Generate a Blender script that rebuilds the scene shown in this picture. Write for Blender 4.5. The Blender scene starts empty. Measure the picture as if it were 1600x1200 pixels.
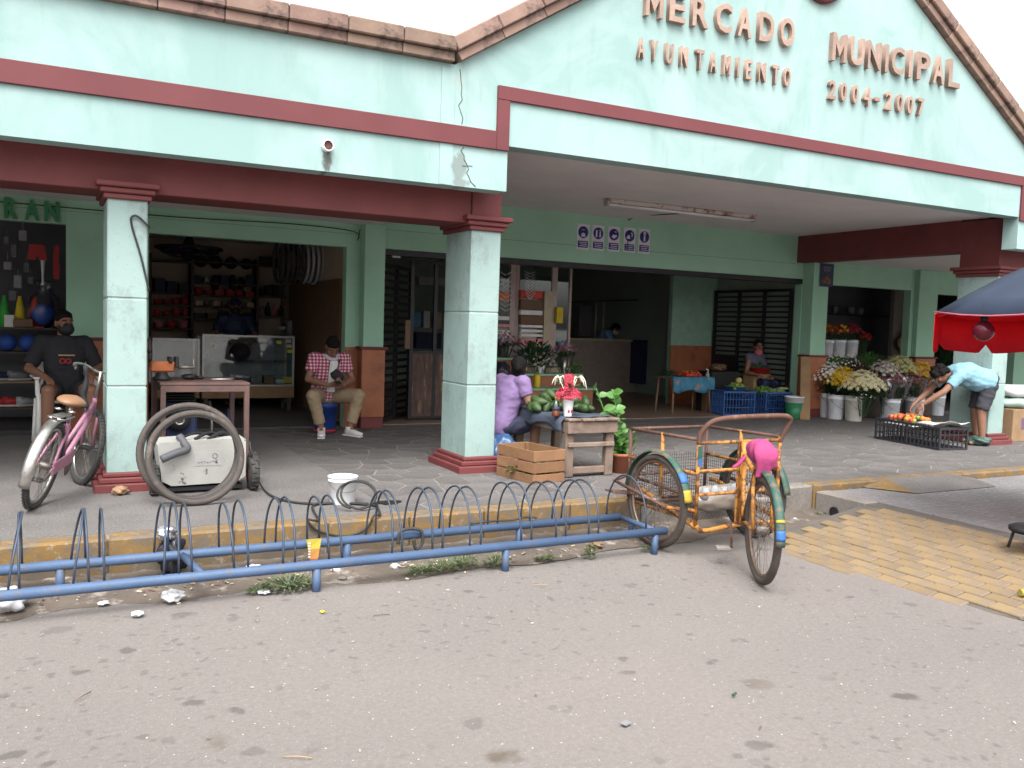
import bpy, bmesh, math, random
from mathutils import Vector, Matrix, Euler, Quaternion
random.seed(7)
rad = math.radians
scene = bpy.context.scene
COL = scene.collection

# ------------------------------------------------------------------ camera
FL, YAW, PITCH, ROLL, EYE = 1377.42, 0.484, -0.0668, 0.0329, 1.365
_f = Vector((math.sin(YAW)*math.cos(PITCH), math.cos(YAW)*math.cos(PITCH), math.sin(PITCH)))
_r0 = Vector((math.cos(YAW), -math.sin(YAW), 0)); _u0 = _r0.cross(_f)
_r = _r0*math.cos(ROLL) + _u0*math.sin(ROLL); _u = -_r0*math.sin(ROLL) + _u0*math.cos(ROLL)
cam = bpy.data.cameras.new('camera'); co = bpy.data.objects.new('camera', cam); COL.objects.link(co)
cam.sensor_width = 36; cam.lens = FL/1600*36; cam.clip_start = .05; cam.clip_end = 900
mw = Matrix((( _r.x, _u.x, -_f.x, 0), (_r.y, _u.y, -_f.y, 0), (_r.z, _u.z, -_f.z, EYE), (0, 0, 0, 1)))
co.matrix_world = mw; scene.camera = co

# ------------------------------------------------------------------ sky, sun, exposure (bright overcast)
SUN_EL, SUN_AZ = rad(58), rad(205)      # azimuth clockwise from +Y: behind the photographer, a little to the left
world = bpy.data.worlds.new('World'); scene.world = world; world.use_nodes = True
wn = world.node_tree; wn.nodes.clear()
sky = wn.nodes.new('ShaderNodeTexSky'); sky.sky_type = 'NISHITA'; sky.sun_disc = False
sky.sun_elevation = SUN_EL; sky.sun_rotation = SUN_AZ; sky.air_density = 1.0; sky.dust_density = 6.0; sky.ozone_density = 1.0
hs = wn.nodes.new('ShaderNodeHueSaturation'); hs.inputs['Saturation'].default_value = .12
bg = wn.nodes.new('ShaderNodeBackground'); bg.inputs['Strength'].default_value = .15
wo = wn.nodes.new('ShaderNodeOutputWorld')
wn.links.new(sky.outputs[0], hs.inputs['Color']); wn.links.new(hs.outputs[0], bg.inputs[0]); wn.links.new(bg.outputs[0], wo.inputs[0])
sl = bpy.data.lights.new('sun', 'SUN'); sl.energy = 0.5; sl.angle = rad(35); sl.color = (1, .97, .92)
so = bpy.data.objects.new('sun', sl); COL.objects.link(so); so.location = (-20, -30, 50)
sd = Vector((math.sin(SUN_AZ)*math.cos(SUN_EL), math.cos(SUN_AZ)*math.cos(SUN_EL), math.sin(SUN_EL)))
so.rotation_euler = sd.to_track_quat('Z', 'Y').to_euler()
scene.view_settings.view_transform = 'Standard'; scene.view_settings.look = 'None'
scene.view_settings.exposure = 1.68; scene.view_settings.gamma = 1
scene.render.engine = 'CYCLES'
scene.cycles.max_bounces = 8; scene.cycles.diffuse_bounces = 7; scene.cycles.transparent_max_bounces = 12

# ------------------------------------------------------------------ where a sight line meets a plane of the place
def _ray(x, y): return _f + _r*((x-800)/FL) - _u*((y-600)/FL)
def F(x, y, z=0.0):
    d = _ray(x, y); t = (z-EYE)/d.z; return Vector((0, 0, EYE)) + d*t
def W(x, y, Y):
    d = _ray(x, y); t = Y/d.y; return Vector((0, 0, EYE)) + d*t

# ------------------------------------------------------------------ mesh building helpers
def V(*a): return Vector(a)
def rotz(a): return Matrix.Rotation(a, 3, 'Z')
def spline(pts, n=6, closed=False):
    P = [Vector(p) for p in pts]; out = []; N = len(P)
    rng = range(N) if closed else range(N-1)
    for i in rng:
        p0 = P[(i-1) % N] if closed or i > 0 else P[0]
        p1 = P[i]; p2 = P[(i+1) % N]
        p3 = P[(i+2) % N] if closed or i+2 < N else P[-1]
        for k in range(n):
            t = k/n
            out.append(.5*((2*p1)+(p2-p0)*t+(2*p0-5*p1+4*p2-p3)*t*t+(3*p1-p0-3*p2+p3)*t**3))
    if not closed: out.append(P[-1])
    return out
class MB:
    def __init__(s): s.v = []; s.f = []; s.mi = []; s.sm = []; s.m = 0
    def add(s, vs, fs, smooth=False, mat=None):
        b = len(s.v); s.v.extend([Vector(p) for p in vs]); k = s.m if mat is None else mat
        for f in fs: s.f.append([b+i for i in f]); s.mi.append(k); s.sm.append(smooth)
        return s
    def box(s, c, size, rot=None, bev=0, mat=None):
        c = Vector(c); h = Vector(size)*.5; R = rot if rot is not None else Matrix.Identity(3)
        if bev <= 0:
            vs = [c+R@Vector((sx*h.x, sy*h.y, sz*h.z)) for sx in (-1, 1) for sy in (-1, 1) for sz in (-1, 1)]
            return s.add(vs, [(0, 1, 3, 2), (4, 6, 7, 5), (0, 4, 5, 1), (2, 3, 7, 6), (0, 2, 6, 4), (1, 5, 7, 3)], mat=mat)
        b = min(bev, h.x*.9, h.y*.9, h.z*.9); vs = []; idx = {}
        for sx in (-1, 1):
            for sy in (-1, 1):
                for sz in (-1, 1):
                    for ax in range(3):
                        p = [sx*(h.x-b), sy*(h.y-b), sz*(h.z-b)]; p[ax] = (sx, sy, sz)[ax]*h[ax]
                        idx[(sx, sy, sz, ax)] = len(vs); vs.append(c+R@Vector(p))
        fs = []
        for ax in range(3):
            o = [a for a in range(3) if a != ax]
            for sg in (-1, 1):
                q = []
                for a, bb in ((-1, -1), (1, -1), (1, 1), (-1, 1)):
                    k = [0, 0, 0]; k[ax] = sg; k[o[0]] = a; k[o[1]] = bb; q.append(idx[(*k, ax)])
                flip = (sg > 0) != (ax != 1)
                fs.append(q[::-1] if flip else q)
            for a in (-1, 1):
                for bb in (-1, 1):
                    k = [0, 0, 0]; k[o[0]] = a; k[o[1]] = bb; q = []
                    k[ax] = -1; q.append(idx[(*k, o[0])]); q.append(idx[(*k, o[1])])
                    k[ax] = 1; q.append(idx[(*k, o[1])]); q.append(idx[(*k, o[0])])
                    fs.append(q)
        for sx in (-1, 1):
            for sy in (-1, 1):
                for sz in (-1, 1): fs.append([idx[(sx, sy, sz, a)] for a in range(3)])
        return s.add(vs, fs, mat=mat)
    def b2(s, x0, x1, y0, y1, z0, z1, bev=0, mat=None):
        return s.box(((x0+x1)/2, (y0+y1)/2, (z0+z1)/2), (abs(x1-x0), abs(y1-y0), abs(z1-z0)), None, bev, mat)
    def tube(s, pts, r, n=8, closed=False, caps=True, smooth=True, mat=None, flat=1.0, upv=None):
        P = [Vector(p) for p in pts]; N = len(P)
        R = r if isinstance(r, (list, tuple)) else [r]*N
        T = []
        for i in range(N):
            if closed: t = P[(i+1) % N]-P[i-1]
            else: t = P[min(i+1, N-1)]-P[max(i-1, 0)]
            T.append(t.normalized() if t.length > 1e-9 else Vector((0, 0, 1)))
        a = Vector(upv) if upv is not None else (Vector((0, 0, 1)) if abs(T[0].z) < .9 else Vector((1, 0, 0)))
        nrm = (a-T[0]*a.dot(T[0])).normalized(); vs = []; fs = []
        for i in range(N):
            if upv is not None: a2 = Vector(upv); q = a2-T[i]*a2.dot(T[i])
            else: q = nrm-T[i]*nrm.dot(T[i])
            if q.length > 1e-6: nrm = q.normalized()
            bi = T[i].cross(nrm)
            for k in range(n):
                an = 2*math.pi*(k+.5)/n
                vs.append(P[i]+(nrm*math.cos(an)*flat+bi*math.sin(an))*R[i])
        M = N if closed else N-1
        for i in range(M):
            for k in range(n):
                j = (i+1) % N; fs.append((i*n+k, i*n+(k+1) % n, j*n+(k+1) % n, j*n+k))
        s.add(vs, fs, smooth, mat)
        if caps and not closed:
            b = len(s.v)-len(vs); k = s.m if mat is None else mat
            s.f.append([b+i for i in range(n)][::-1]); s.mi.append(k); s.sm.append(False)
            s.f.append([b+(N-1)*n+i for i in range(n)]); s.mi.append(k); s.sm.append(False)
        return s
    def bar(s, a, b, r, n=8, **k): return s.tube([a, b], r, n, **k)
    def lathe(s, prof, n=20, M=None, smooth=True, mat=None, arc=None):
        vs = []; fs = []; M = M if M is not None else Matrix.Identity(4)
        for (r, z) in prof:
            for k in range(n):
                a = 2*math.pi*k/n; vs.append(M@Vector((r*math.cos(a), r*math.sin(a), z)))
        for i in range(len(prof)-1):
            for k in range(n): fs.append((i*n+k, i*n+(k+1) % n, (i+1)*n+(k+1) % n, (i+1)*n+k))
        fs.append(list(range(n))[::-1]); fs.append([(len(prof)-1)*n+k for k in range(n)])
        return s.add(vs, fs, smooth, mat)
    def ell(s, c, r, n=10, m=7, R=None, mat=None, jit=0):
        c = Vector(c); R = R if R is not None else Matrix.Identity(3)
        r = Vector(r) if hasattr(r, '__len__') else Vector((r, r, r))
        vs = [c+R@Vector((0, 0, -r.z))]; fs = []
        for i in range(1, m):
            ph = -math.pi/2+math.pi*i/m
            for k in range(n):
                a = 2*math.pi*k/n; j = 1+random.uniform(-jit, jit) if jit else 1
                vs.append(c+R@Vector((r.x*math.cos(ph)*math.cos(a)*j, r.y*math.cos(ph)*math.sin(a)*j, r.z*math.sin(ph)*j)))
        vs.append(c+R@Vector((0, 0, r.z)))
        for k in range(n):
            fs.append((0, 1+(k+1) % n, 1+k)); fs.append((len(vs)-1, len(vs)-1-n+k, len(vs)-1-n+(k+1) % n))
        for i in range(m-2):
            for k in range(n): fs.append((1+i*n+k, 1+i*n+(k+1) % n, 1+(i+1)*n+(k+1) % n, 1+(i+1)*n+k))
        return s.add(vs, fs, True, mat)
    def prism(s, poly, h, M=None, mat=None):
        M = M if M is not None else Matrix.Identity(4); n = len(poly)
        vs = [M@Vector((x, y, 0)) for x, y in poly]+[M@Vector((x, y, h)) for x, y in poly]
        fs = [list(range(n))[::-1], [n+i for i in range(n)]]+[(i, (i+1) % n, n+(i+1) % n, n+i) for i in range(n)]
        return s.add(vs, fs, mat=mat)
    def quad(s, a, b, c, d, mat=None): return s.add([a, b, c, d], [(0, 1, 2, 3)], mat=mat)
    def torus(s, c, R, r, N=32, n=8, M3=None, mat=None, flat=1.0):
        M3 = M3 if M3 is not None else Matrix.Identity(3); c = Vector(c); vs = []; fs = []
        for i in range(N):
            a = 2*math.pi*i/N
            for k in range(n):
                b = 2*math.pi*k/n; q = R+r*math.cos(b)
                vs.append(c+M3@Vector((q*math.cos(a), q*math.sin(a), r*flat*math.sin(b))))
        for i in range(N):
            for k in range(n): fs.append((i*n+k, ((i+1) % N)*n+k, ((i+1) % N)*n+(k+1) % n, i*n+(k+1) % n))
        return s.add(vs, fs, True, mat)
    def mesh(s, name, mats):
        me = bpy.data.meshes.new(name); me.from_pydata([tuple(v) for v in s.v], [], s.f)
        for m in (mats if isinstance(mats, (list, tuple)) else [mats]): me.materials.append(m)
        me.polygons.foreach_set('material_index', s.mi); me.polygons.foreach_set('use_smooth', s.sm)
        bm = bmesh.new(); bm.from_mesh(me); bmesh.ops.recalc_face_normals(bm, faces=bm.faces); bm.to_mesh(me); bm.free()
        me.update(); return me
    def build(s, name, mats, parent=None, loc=None, rz=0, kind=None):
        return link(name, s.mesh(name, mats), parent, loc, rz, kind)
def link(name, me, parent=None, loc=None, rz=0, kind=None):
    o = bpy.data.objects.new(name, me); COL.objects.link(o)
    if parent is not None: o.parent = parent
    if loc is not None: o.location = loc
    if rz: o.rotation_euler = (0, 0, rz)
    if kind: o['kind'] = kind
    return o
def tag(o, label, cat, group=None):
    o['label'] = label; o['category'] = cat
    if group: o['group'] = group
    return o
def thing(name, label, cat, loc=(0, 0, 0), rz=0, group=None, rot=None):
    o = bpy.data.objects.new(name, None); COL.objects.link(o); o.location = loc; o.rotation_euler = rot if rot else (0, 0, rz)
    o.empty_display_size = .1
    return tag(o, label, cat, group)
def dup(root, loc, rz=0, label=None, group=None, scale=None):
    def cp(o, par):
        c = o.copy(); COL.objects.link(c); c.parent = par
        for k in list(o.children): cp(k, c)
        return c
    r = cp(root, None); r.location = loc; r.rotation_euler = (0, 0, rz)
    if label: r['label'] = label
    if group: r['group'] = group
    if scale: r.scale = scale if hasattr(scale, '__len__') else (scale,)*3
    return r

# ------------------------------------------------------------------ procedural materials
def hexc(h):
    h = h.lstrip('#'); return tuple(((int(h[i:i+2], 16)/255+.055)/1.055)**2.4 if int(h[i:i+2], 16) > 10 else int(h[i:i+2], 16)/255/12.92 for i in (0, 2, 4))
class NT:
    def __init__(s, name):
        s.mat = bpy.data.materials.new(name); s.mat.use_nodes = True; s.t = s.mat.node_tree; s.t.nodes.clear()
        s.out = s.n('ShaderNodeOutputMaterial'); s.p = s.n('ShaderNodeBsdfPrincipled'); s.l(s.p.outputs[0], s.out.inputs[0])
        s.tc = s.n('ShaderNodeTexCoord')
    def n(s, t, **k):
        o = s.t.nodes.new(t)
        for a, b in k.items(): setattr(o, a, b)
        return o
    def l(s, a, b): s.t.links.new(a, b)
    def coord(s, scale=(1, 1, 1), loc=(0, 0, 0), which='Object', rot=(0, 0, 0)):
        m = s.n('ShaderNodeMapping'); m.inputs['Scale'].default_value = scale; m.inputs['Location'].default_value = loc; m.inputs['Rotation'].default_value = rot
        s.l(s.tc.outputs[which], m.inputs[0]); return m.outputs[0]
    def noise(s, scale, detail=5, rough=.55, vec=None, dist=0):
        o = s.n('ShaderNodeTexNoise'); o.inputs['Scale'].default_value = scale; o.inputs['Detail'].default_value = detail
        o.inputs['Roughness'].default_value = rough; o.inputs['Distortion'].default_value = dist
        s.l(vec if vec is not None else s.tc.outputs['Object'], o.inputs['Vector']); return o.outputs[0]
    def vor(s, scale, vec=None, feature='F1', rnd=1):
        o = s.n('ShaderNodeTexVoronoi', feature=feature); o.inputs['Scale'].default_value = scale; o.inputs['Randomness'].default_value = rnd
        s.l(vec if vec is not None else s.tc.outputs['Object'], o.inputs['Vector']); return o.outputs[0]
    def ramp(s, fac, stops, mode='LINEAR'):
        o = s.n('ShaderNodeValToRGB'); cr = o.color_ramp; cr.interpolation = mode
        while len(cr.elements) < len(stops): cr.elements.new(.5)
        for e, (p, c) in zip(cr.elements, stops):
            e.position = p; e.color = (*c, 1) if hasattr(c, '__len__') else (c, c, c, 1)
        s.l(fac, o.inputs[0]); return o.outputs[0]
    def mix(s, fac, a, b, mode='MIX'):
        o = s.n('ShaderNodeMix', data_type='RGBA', blend_type=mode)
        for i, v in ((0, fac), (6, a), (7, b)):
            if isinstance(v, (int, float)): o.inputs[i].default_value = v
            elif isinstance(v, (tuple, list)): o.inputs[i].default_value = (*v, 1)
            else: s.l(v, o.inputs[i])
        return o.outputs[2]
    def math(s, op, a, b=None):
        o = s.n('ShaderNodeMath', operation=op)
        for i, v in ((0, a), (1, b)):
            if v is None: continue
            if isinstance(v, (int, float)): o.inputs[i].default_value = v
            else: s.l(v, o.inputs[i])
        return o.outputs[0]
    def sep(s, vec):
        o = s.n('ShaderNodeSeparateXYZ'); s.l(vec, o.inputs[0]); return o.outputs
    def base(s, c):
        if isinstance(c, (tuple, list)): s.p.inputs['Base Color'].default_value = (*c, 1)
        else: s.l(c, s.p.inputs['Base Color'])
    def bump(s, h, strength=.3, dist=.01):
        o = s.n('ShaderNodeBump'); o.inputs['Strength'].default_value = strength; o.inputs['Distance'].default_value = dist
        s.l(h, o.inputs['Height']); s.l(o.outputs[0], s.p.inputs['Normal'])
    def rough(s, r, m=0, spec=None):
        if isinstance(r, (int, float)): s.p.inputs['Roughness'].default_value = r
        else: s.l(r, s.p.inputs['Roughness'])
        s.p.inputs['Metallic'].default_value = m
        if spec is not None: s.p.inputs['Specular IOR Level'].default_value = spec
def mat(name, c, c2=None, scale=9, rough=.7, metal=0, bump=.15, bscale=60, rnd=0, trans=0, dirt=None, dscale=5, dlo=.55, dhi=.72, spec=.35, sub=0, hrnd=0):
    t = NT(name); c = hexc(c) if isinstance(c, str) else c
    c2 = (hexc(c2) if isinstance(c2, str) else c2) if c2 is not None else tuple(x*.78 for x in c)
    col = t.ramp(t.noise(scale), [(.3, c), (.72, c2)])
    if dirt is not None:
        d = hexc(dirt) if isinstance(dirt, str) else dirt
        col = t.mix(t.ramp(t.noise(dscale, 8, .68), [(dlo, 0), (dhi, 1)]), col, d)
    if rnd or hrnd:
        oi = t.n('ShaderNodeObjectInfo'); h = t.n('ShaderNodeHueSaturation'); t.l(col, h.inputs['Color'])
        mr = t.n('ShaderNodeMapRange'); mr.inputs[3].default_value = 1-rnd; mr.inputs[4].default_value = 1+rnd; t.l(oi.outputs['Random'], mr.inputs[0]); t.l(mr.outputs[0], h.inputs['Value'])
        if hrnd:
            m2 = t.n('ShaderNodeMapRange'); m2.inputs[3].default_value = .5-hrnd; m2.inputs[4].default_value = .5+hrnd
            t.l(t.math('FRACT', t.math('MULTIPLY', oi.outputs['Random'], 17.3)), m2.inputs[0]); t.l(m2.outputs[0], h.inputs['Hue'])
        col = h.outputs[0]
    t.base(col); t.rough(rough, metal, spec)
    if bump: t.bump(t.noise(bscale, 4), bump, .01)
    if trans: t.p.inputs['Transmission Weight'].default_value = trans
    if sub: t.p.inputs['Subsurface Weight'].default_value = sub; t.p.inputs['Subsurface Radius'].default_value = (.02, .01, .006)
    return t.mat
def glassmat(name, tint=(.9, .95, .95), rough=.03, alpha=.25):
    t = NT(name); t.base(tint); t.rough(rough, 0, .5)
    tr = t.n('ShaderNodeBsdfTransparent'); tr.inputs[0].default_value = (*tint, 1); ms = t.n('ShaderNodeMixShader')
    fr = t.n('ShaderNodeFresnel'); fr.inputs[0].default_value = 1.45
    gl = t.n('ShaderNodeBsdfGlossy'); gl.inputs['Roughness'].default_value = rough; gl.inputs[0].default_value = (.9, .9, .9, 1)
    fac = t.math('MINIMUM', t.math('ADD', fr.outputs[0], alpha*.2), 1.0)
    t.l(fac, ms.inputs[0]); t.l(tr.outputs[0], ms.inputs[1]); t.l(gl.outputs[0], ms.inputs[2]); t.l(ms.outputs[0], t.out.inputs[0])
    return t.mat
# ------------------------------------------------------------------ materials of the place
def m_facade():
    t = NT('mint_stucco'); o = t.tc.outputs['Object']
    a, b = (.29, .405, .392), (.235, .35, .335)
    col = t.ramp(t.noise(.7, 5, .62, dist=1.2), [(.42, a), (.58, b)])
    col = t.mix(t.ramp(t.noise(1.0, 6, .6, vec=t.coord((1.6, 1, .35), (3, 0, 0))), [(.5, 0), (.75, .45)]), col, (.335, .425, .415))
    col = t.mix(t.ramp(t.noise(2.2, 8, .7, vec=t.coord((4, 1, .6))), [(.56, 0), (.76, .6)]), col, (.20, .30, .27))
    x, y, z = t.sep(o)
    # stain that has run down from the drain spout, and the patched crack beside the gable
    for (x0, z0, w, h, amt, c) in ((1.94, 2.61, .05, .13, .95, (.10, .11, .10)), (3.08, 2.70, .09, .17, .75, (.16, .18, .17)), (3.10, 2.56, .12, .05, .8, (.18, .2, .19)), (3.05, 3.40, .08, .10, .5, (.3, .36, .33))):
        dx = t.math('POWER', t.math('DIVIDE', t.math('SUBTRACT', x, x0), w), 2.0); dz = t.math('POWER', t.math('DIVIDE', t.math('SUBTRACT', z, z0), h), 2.0)
        d = t.math('SUBTRACT', 1.0, t.math('ADD', dx, dz)); nz = t.noise(16, 6, .7, vec=t.coord((1.5, 1, .7), (x0*7, 0, 0)))
        msk = t.math('MULTIPLY', t.ramp(t.math('ADD', t.math('MULTIPLY', d, .5), t.math('SUBTRACT', nz, .25)), [(.38, 0), (.62, 1)]), amt)
        col = t.mix(msk, col, c)
    t.base(col); t.rough(.85, 0, .2); t.bump(t.noise(70, 5), .12, .01); return t.mat
def m_wall_in():
    t = NT('mint_wall_paint')
    col = t.ramp(t.noise(1.1, 5, .6), [(.35, (.30, .50, .375)), (.65, (.25, .435, .315))])
    col = t.mix(t.ramp(t.noise(3.2, 9, .72), [(.60, 0), (.74, .55)]), col, (.22, .33, .25))
    t.base(col); t.rough(.8, 0, .25); t.bump(t.noise(45, 5), .15, .01); return t.mat
def m_column():
    t = NT('column_paint')
    col = t.ramp(t.noise(1.5, 5, .6), [(.35, (.28, .38, .36)), (.65, (.235, .325, .305))])
    col = t.mix(t.ramp(t.noise(5, 10, .78, vec=t.coord((1, 1, .7))), [(.50, 0), (.68, .8)]), col, (.17, .20, .185))
    col = t.mix(t.ramp(t.vor(26, feature='F1'), [(.05, 1), (.09, 0)]), col, (.12, .15, .14))
    t.base(col); t.rough(.75, 0, .25); t.bump(t.noise(60, 5), .2, .01); return t.mat
def m_asphalt():
    t = NT('worn_asphalt'); o = t.tc.outputs['Object']
    col = t.ramp(t.noise(.5, 6, .6), [(.3, (.205, .180, .165)), (.7, (.16, .144, .135))])
    col = t.mix(.5, col, t.ramp(t.noise(42, 5, .7), [(.3, (.13, .117, .109)), (.75, (.245, .222, .207))]))
    col = t.mix(t.ramp(t.vor(48), [(.08, .7), (.15, 0)]), col, (.36, .34, .31))
    col = t.mix(t.ramp(t.vor(19, vec=t.coord((1, 1, 1), (4, 7, 0))), [(.05, .8), (.08, 0)]), col, (.60, .57, .52))
    # damp spots and gum, uneven in size
    for sc, off, lo, hi, amt, c in ((1.5, 0, .065, .10, .8, (.075, .066, .06)), (3.2, 5, .11, .16, .75, (.09, .08, .075)), (6.5, 2, .12, .19, .62, (.10, .09, .085)), (11, 7, .14, .24, .55, (.11, .10, .092)), (1.05, 9, .05, .085, .85, (.10, .08, .06))):
        nv = t.n('ShaderNodeVectorMath', operation='ADD'); nn = t.n('ShaderNodeTexNoise'); nn.inputs['Scale'].default_value = 9; nn.inputs['Detail'].default_value = 4
        t.l(o, nn.inputs['Vector']); sc2 = t.n('ShaderNodeVectorMath', operation='SCALE'); sc2.inputs[3].default_value = .13; t.l(nn.outputs[1], sc2.inputs[0])
        mp = t.coord((1, 1, 1), (off, off*1.7, 0)); t.l(mp, nv.inputs[0]); t.l(sc2.outputs[0], nv.inputs[1])
        sp = t.ramp(t.vor(sc, vec=nv.outputs[0]), [(lo, 1), (hi, 0)])
        gate = t.ramp(t.noise(.7, 3, .5, vec=t.coord((1, 1, 1), (off*3+1, 2, 0))), [(.41, 0), (.54, 1)])
        col = t.mix(t.math('MULTIPLY', t.math('MULTIPLY', sp, gate), amt), col, c)
    t.base(col); t.rough(.82, 0, .3); t.bump(t.noise(95, 6, .75), .75, .012); return t.mat
def m_concrete(name, a, b, stain=(.10, .095, .09), amt=.8, s=2.5, rnd=0):
    t = NT(name); col = t.ramp(t.noise(s, 8, .65), [(.3, a), (.7, b)])
    col = t.mix(t.ramp(t.noise(1.3, 9, .72, vec=t.coord((1, 1, 1), (2, 5, 0))), [(.52, 0), (.70, amt)]), col, stain)
    col = t.mix(t.ramp(t.noise(60, 3), [(.4, 0), (.8, .35)]), col, (.36, .34, .31))
    if rnd:
        oi = t.n('ShaderNodeObjectInfo'); mr = t.n('ShaderNodeMapRange'); mr.inputs[3].default_value = 1-rnd; mr.inputs[4].default_value = 1+rnd
        h = t.n('ShaderNodeHueSaturation'); t.l(oi.outputs['Random'], mr.inputs[0]); t.l(mr.outputs[0], h.inputs['Value']); t.l(col, h.inputs['Color']); col = h.outputs[0]
    t.base(col); t.rough(.8, 0, .3); t.bump(t.noise(50, 6, .7), .35, .01); return t.mat
def m_worn_yellow():
    t = NT('worn_yellow_paint'); z = t.sep(t.tc.outputs['Object'])[2]
    col = t.ramp(t.noise(3, 6, .6), [(.3, (.21, .125, .038)), (.7, (.16, .093, .03))])
    col = t.mix(t.ramp(t.noise(2.4, 10, .75, vec=t.coord((1, 1, 2.2))), [(.44, 0), (.55, .95)]), col, (.12, .10, .08))
    col = t.mix(t.ramp(t.noise(16, 8, .75), [(.56, 0), (.66, .85)]), col, (.27, .235, .19))
    t.base(col); t.rough(.75, 0, .3); t.bump(t.noise(40, 6, .7), .4, .01); return t.mat
MF = m_facade(); MWI = m_wall_in(); MCOL = m_column(); MASPH = m_asphalt()
MRED = mat('oxide_red_paint', (.155, .038, .038), (.12, .03, .03), 3, .65, bump=.1, dirt=(.12, .05, .045), dlo=.6, dhi=.75)
MTRED = mat('oxide_red_band', (.135, .037, .041), (.11, .03, .034), 2, .7, bump=.1)
MCEIL = mat('ceiling_whitewash', (.68, .64, .64), (.60, .57, .57), 1.4, .9, bump=.12, dirt=(.42, .38, .37), dlo=.62, dhi=.8)
MSTONE = mat('pink_coping_stone', (.26, .175, .137), (.20, .13, .104), 4, .85, bump=.5, bscale=25, rnd=.22, dirt=(.075, .055, .05), dscale=3.2, dlo=.56, dhi=.66, hrnd=.012)
MLET = mat('pink_letter_stone', (.34, .245, .197), (.27, .19, .152), 9, .85, bump=.5, bscale=30, rnd=.12, dirt=(.20, .13, .10), dscale=8, dlo=.62, dhi=.75)
MPAVE = m_concrete('grey_flagstone', (.105, .096, .094), (.072, .066, .065), (.055, .052, .05), .65, 3.5, .13)
MJOINT = mat('pale_joint_mortar', (.235, .22, .208), (.15, .14, .133), 2.2, .9, bump=.3, dirt=(.09, .084, .08), dscale=1.1, dlo=.50, dhi=.66)
MCONC = m_concrete('smooth_grey_concrete', (.125, .115, .112), (.08, .074, .072))
MKERB = m_concrete('raw_kerb_concrete', (.20, .18, .16), (.14, .125, .112), (.07, .06, .05), .8)
MYEL = m_worn_yellow()
MPAVER = mat('yellow_paver', (.21, .147, .076), (.175, .13, .08), 1.6, .85, bump=.5, bscale=45, rnd=.10, dirt=(.155, .125, .10), dscale=1.4, dlo=.46, dhi=.66)
MGPAV = mat('grey_paver', (.19, .18, .18), (.145, .138, .138), 2, .85, bump=.5, bscale=45, rnd=.1, dirt=(.15, .145, .145), dscale=2)
MPJ = mat('paver_joint_grit', (.12, .105, .09), (.08, .07, .06), 6, .95, bump=.4)
MDIRT = mat('gutter_dirt', (.13, .105, .085), (.075, .06, .05), 3, .95, bump=.9, bscale=30, dirt=(.25, .22, .19), dscale=7, dlo=.55, dhi=.65)
MTERRA = mat('terracotta_tile', (.33, .12, .055), (.24, .085, .042), 5, .45, bump=.12, dirt=(.15, .06, .04), dlo=.55, dhi=.75)
MBLACK = mat('black_steel', (.018, .018, .022), (.03, .028, .03), 6, .45, .3, bump=.1)
MTILE = mat('brown_hall_tile', (.30, .21, .16), (.22, .15, .115), 2, .35, bump=.05)
MSHOPWALL = mat('shop_cream_wall', (.42, .34, .26), (.34, .27, .20), 1.5, .9)
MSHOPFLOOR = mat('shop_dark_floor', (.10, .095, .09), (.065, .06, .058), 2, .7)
MDARKW = mat('dark_brown_wood', (.075, .05, .038), (.045, .03, .024), 6, .6)
MWHITEP = mat('white_plastic', (.72, .73, .74), (.62, .63, .64), 5, .4, bump=.03)

# ------------------------------------------------------------------ ground
RZ = -.262                       # road level; the pavement is z = 0
YK = 5.757                       # front face of the kerb
g = MB(); n = 40
g.quad((-300, -300, RZ-.02), (300, -300, RZ-.02), (300, 400, RZ-.02), (-300, 400, RZ-.02)); o = g.build('ground', MASPH, kind='structure')
g = MB(); vs = []; fs = []
NX, NY = 90, 44
for j in range(NY+1):
    for i in range(NX+1):
        x = -6+i*22/NX; y = -3+j*9.1/NY
        vs.append((x, y, RZ+.010*math.sin(x*1.3+y*.7)*math.sin(y*1.1)*.6+random.uniform(-.0015, .0015)))
for j in range(NY):
    for i in range(NX): a = j*(NX+1)+i; fs.append((a, a+1, a+NX+2, a+NX+1))
g.add(vs, fs, True); g.build('road', MASPH, kind='structure')
# gutter dirt along the kerb
g = MB(); vs = []; fs = []; N = 110
for i in range(N+1):
    x = -3+i*9.2/N
    edge = 5.20+.05*math.sin(x*2.1)+.05*math.sin(x*5.3+1)+(.16 if x > 3.7 else 0)*min(1, (x-3.7) if x > 3.7 else 0)+random.uniform(-.02, .02)
    for k in range(6):
        y = edge+(YK+.02-edge)*k/5
        h = (.004, .016, .022, .02, .028, .05)[k]+(random.uniform(-.008, .012) if k else 0)
        vs.append((x, y, RZ+h))
for i in range(N):
    for k in range(5): a = i*6+k; fs.append((a, a+6, a+7, a+1))
g.add(vs, fs, True); g.build('gutter', MDIRT, kind='structure')

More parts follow.
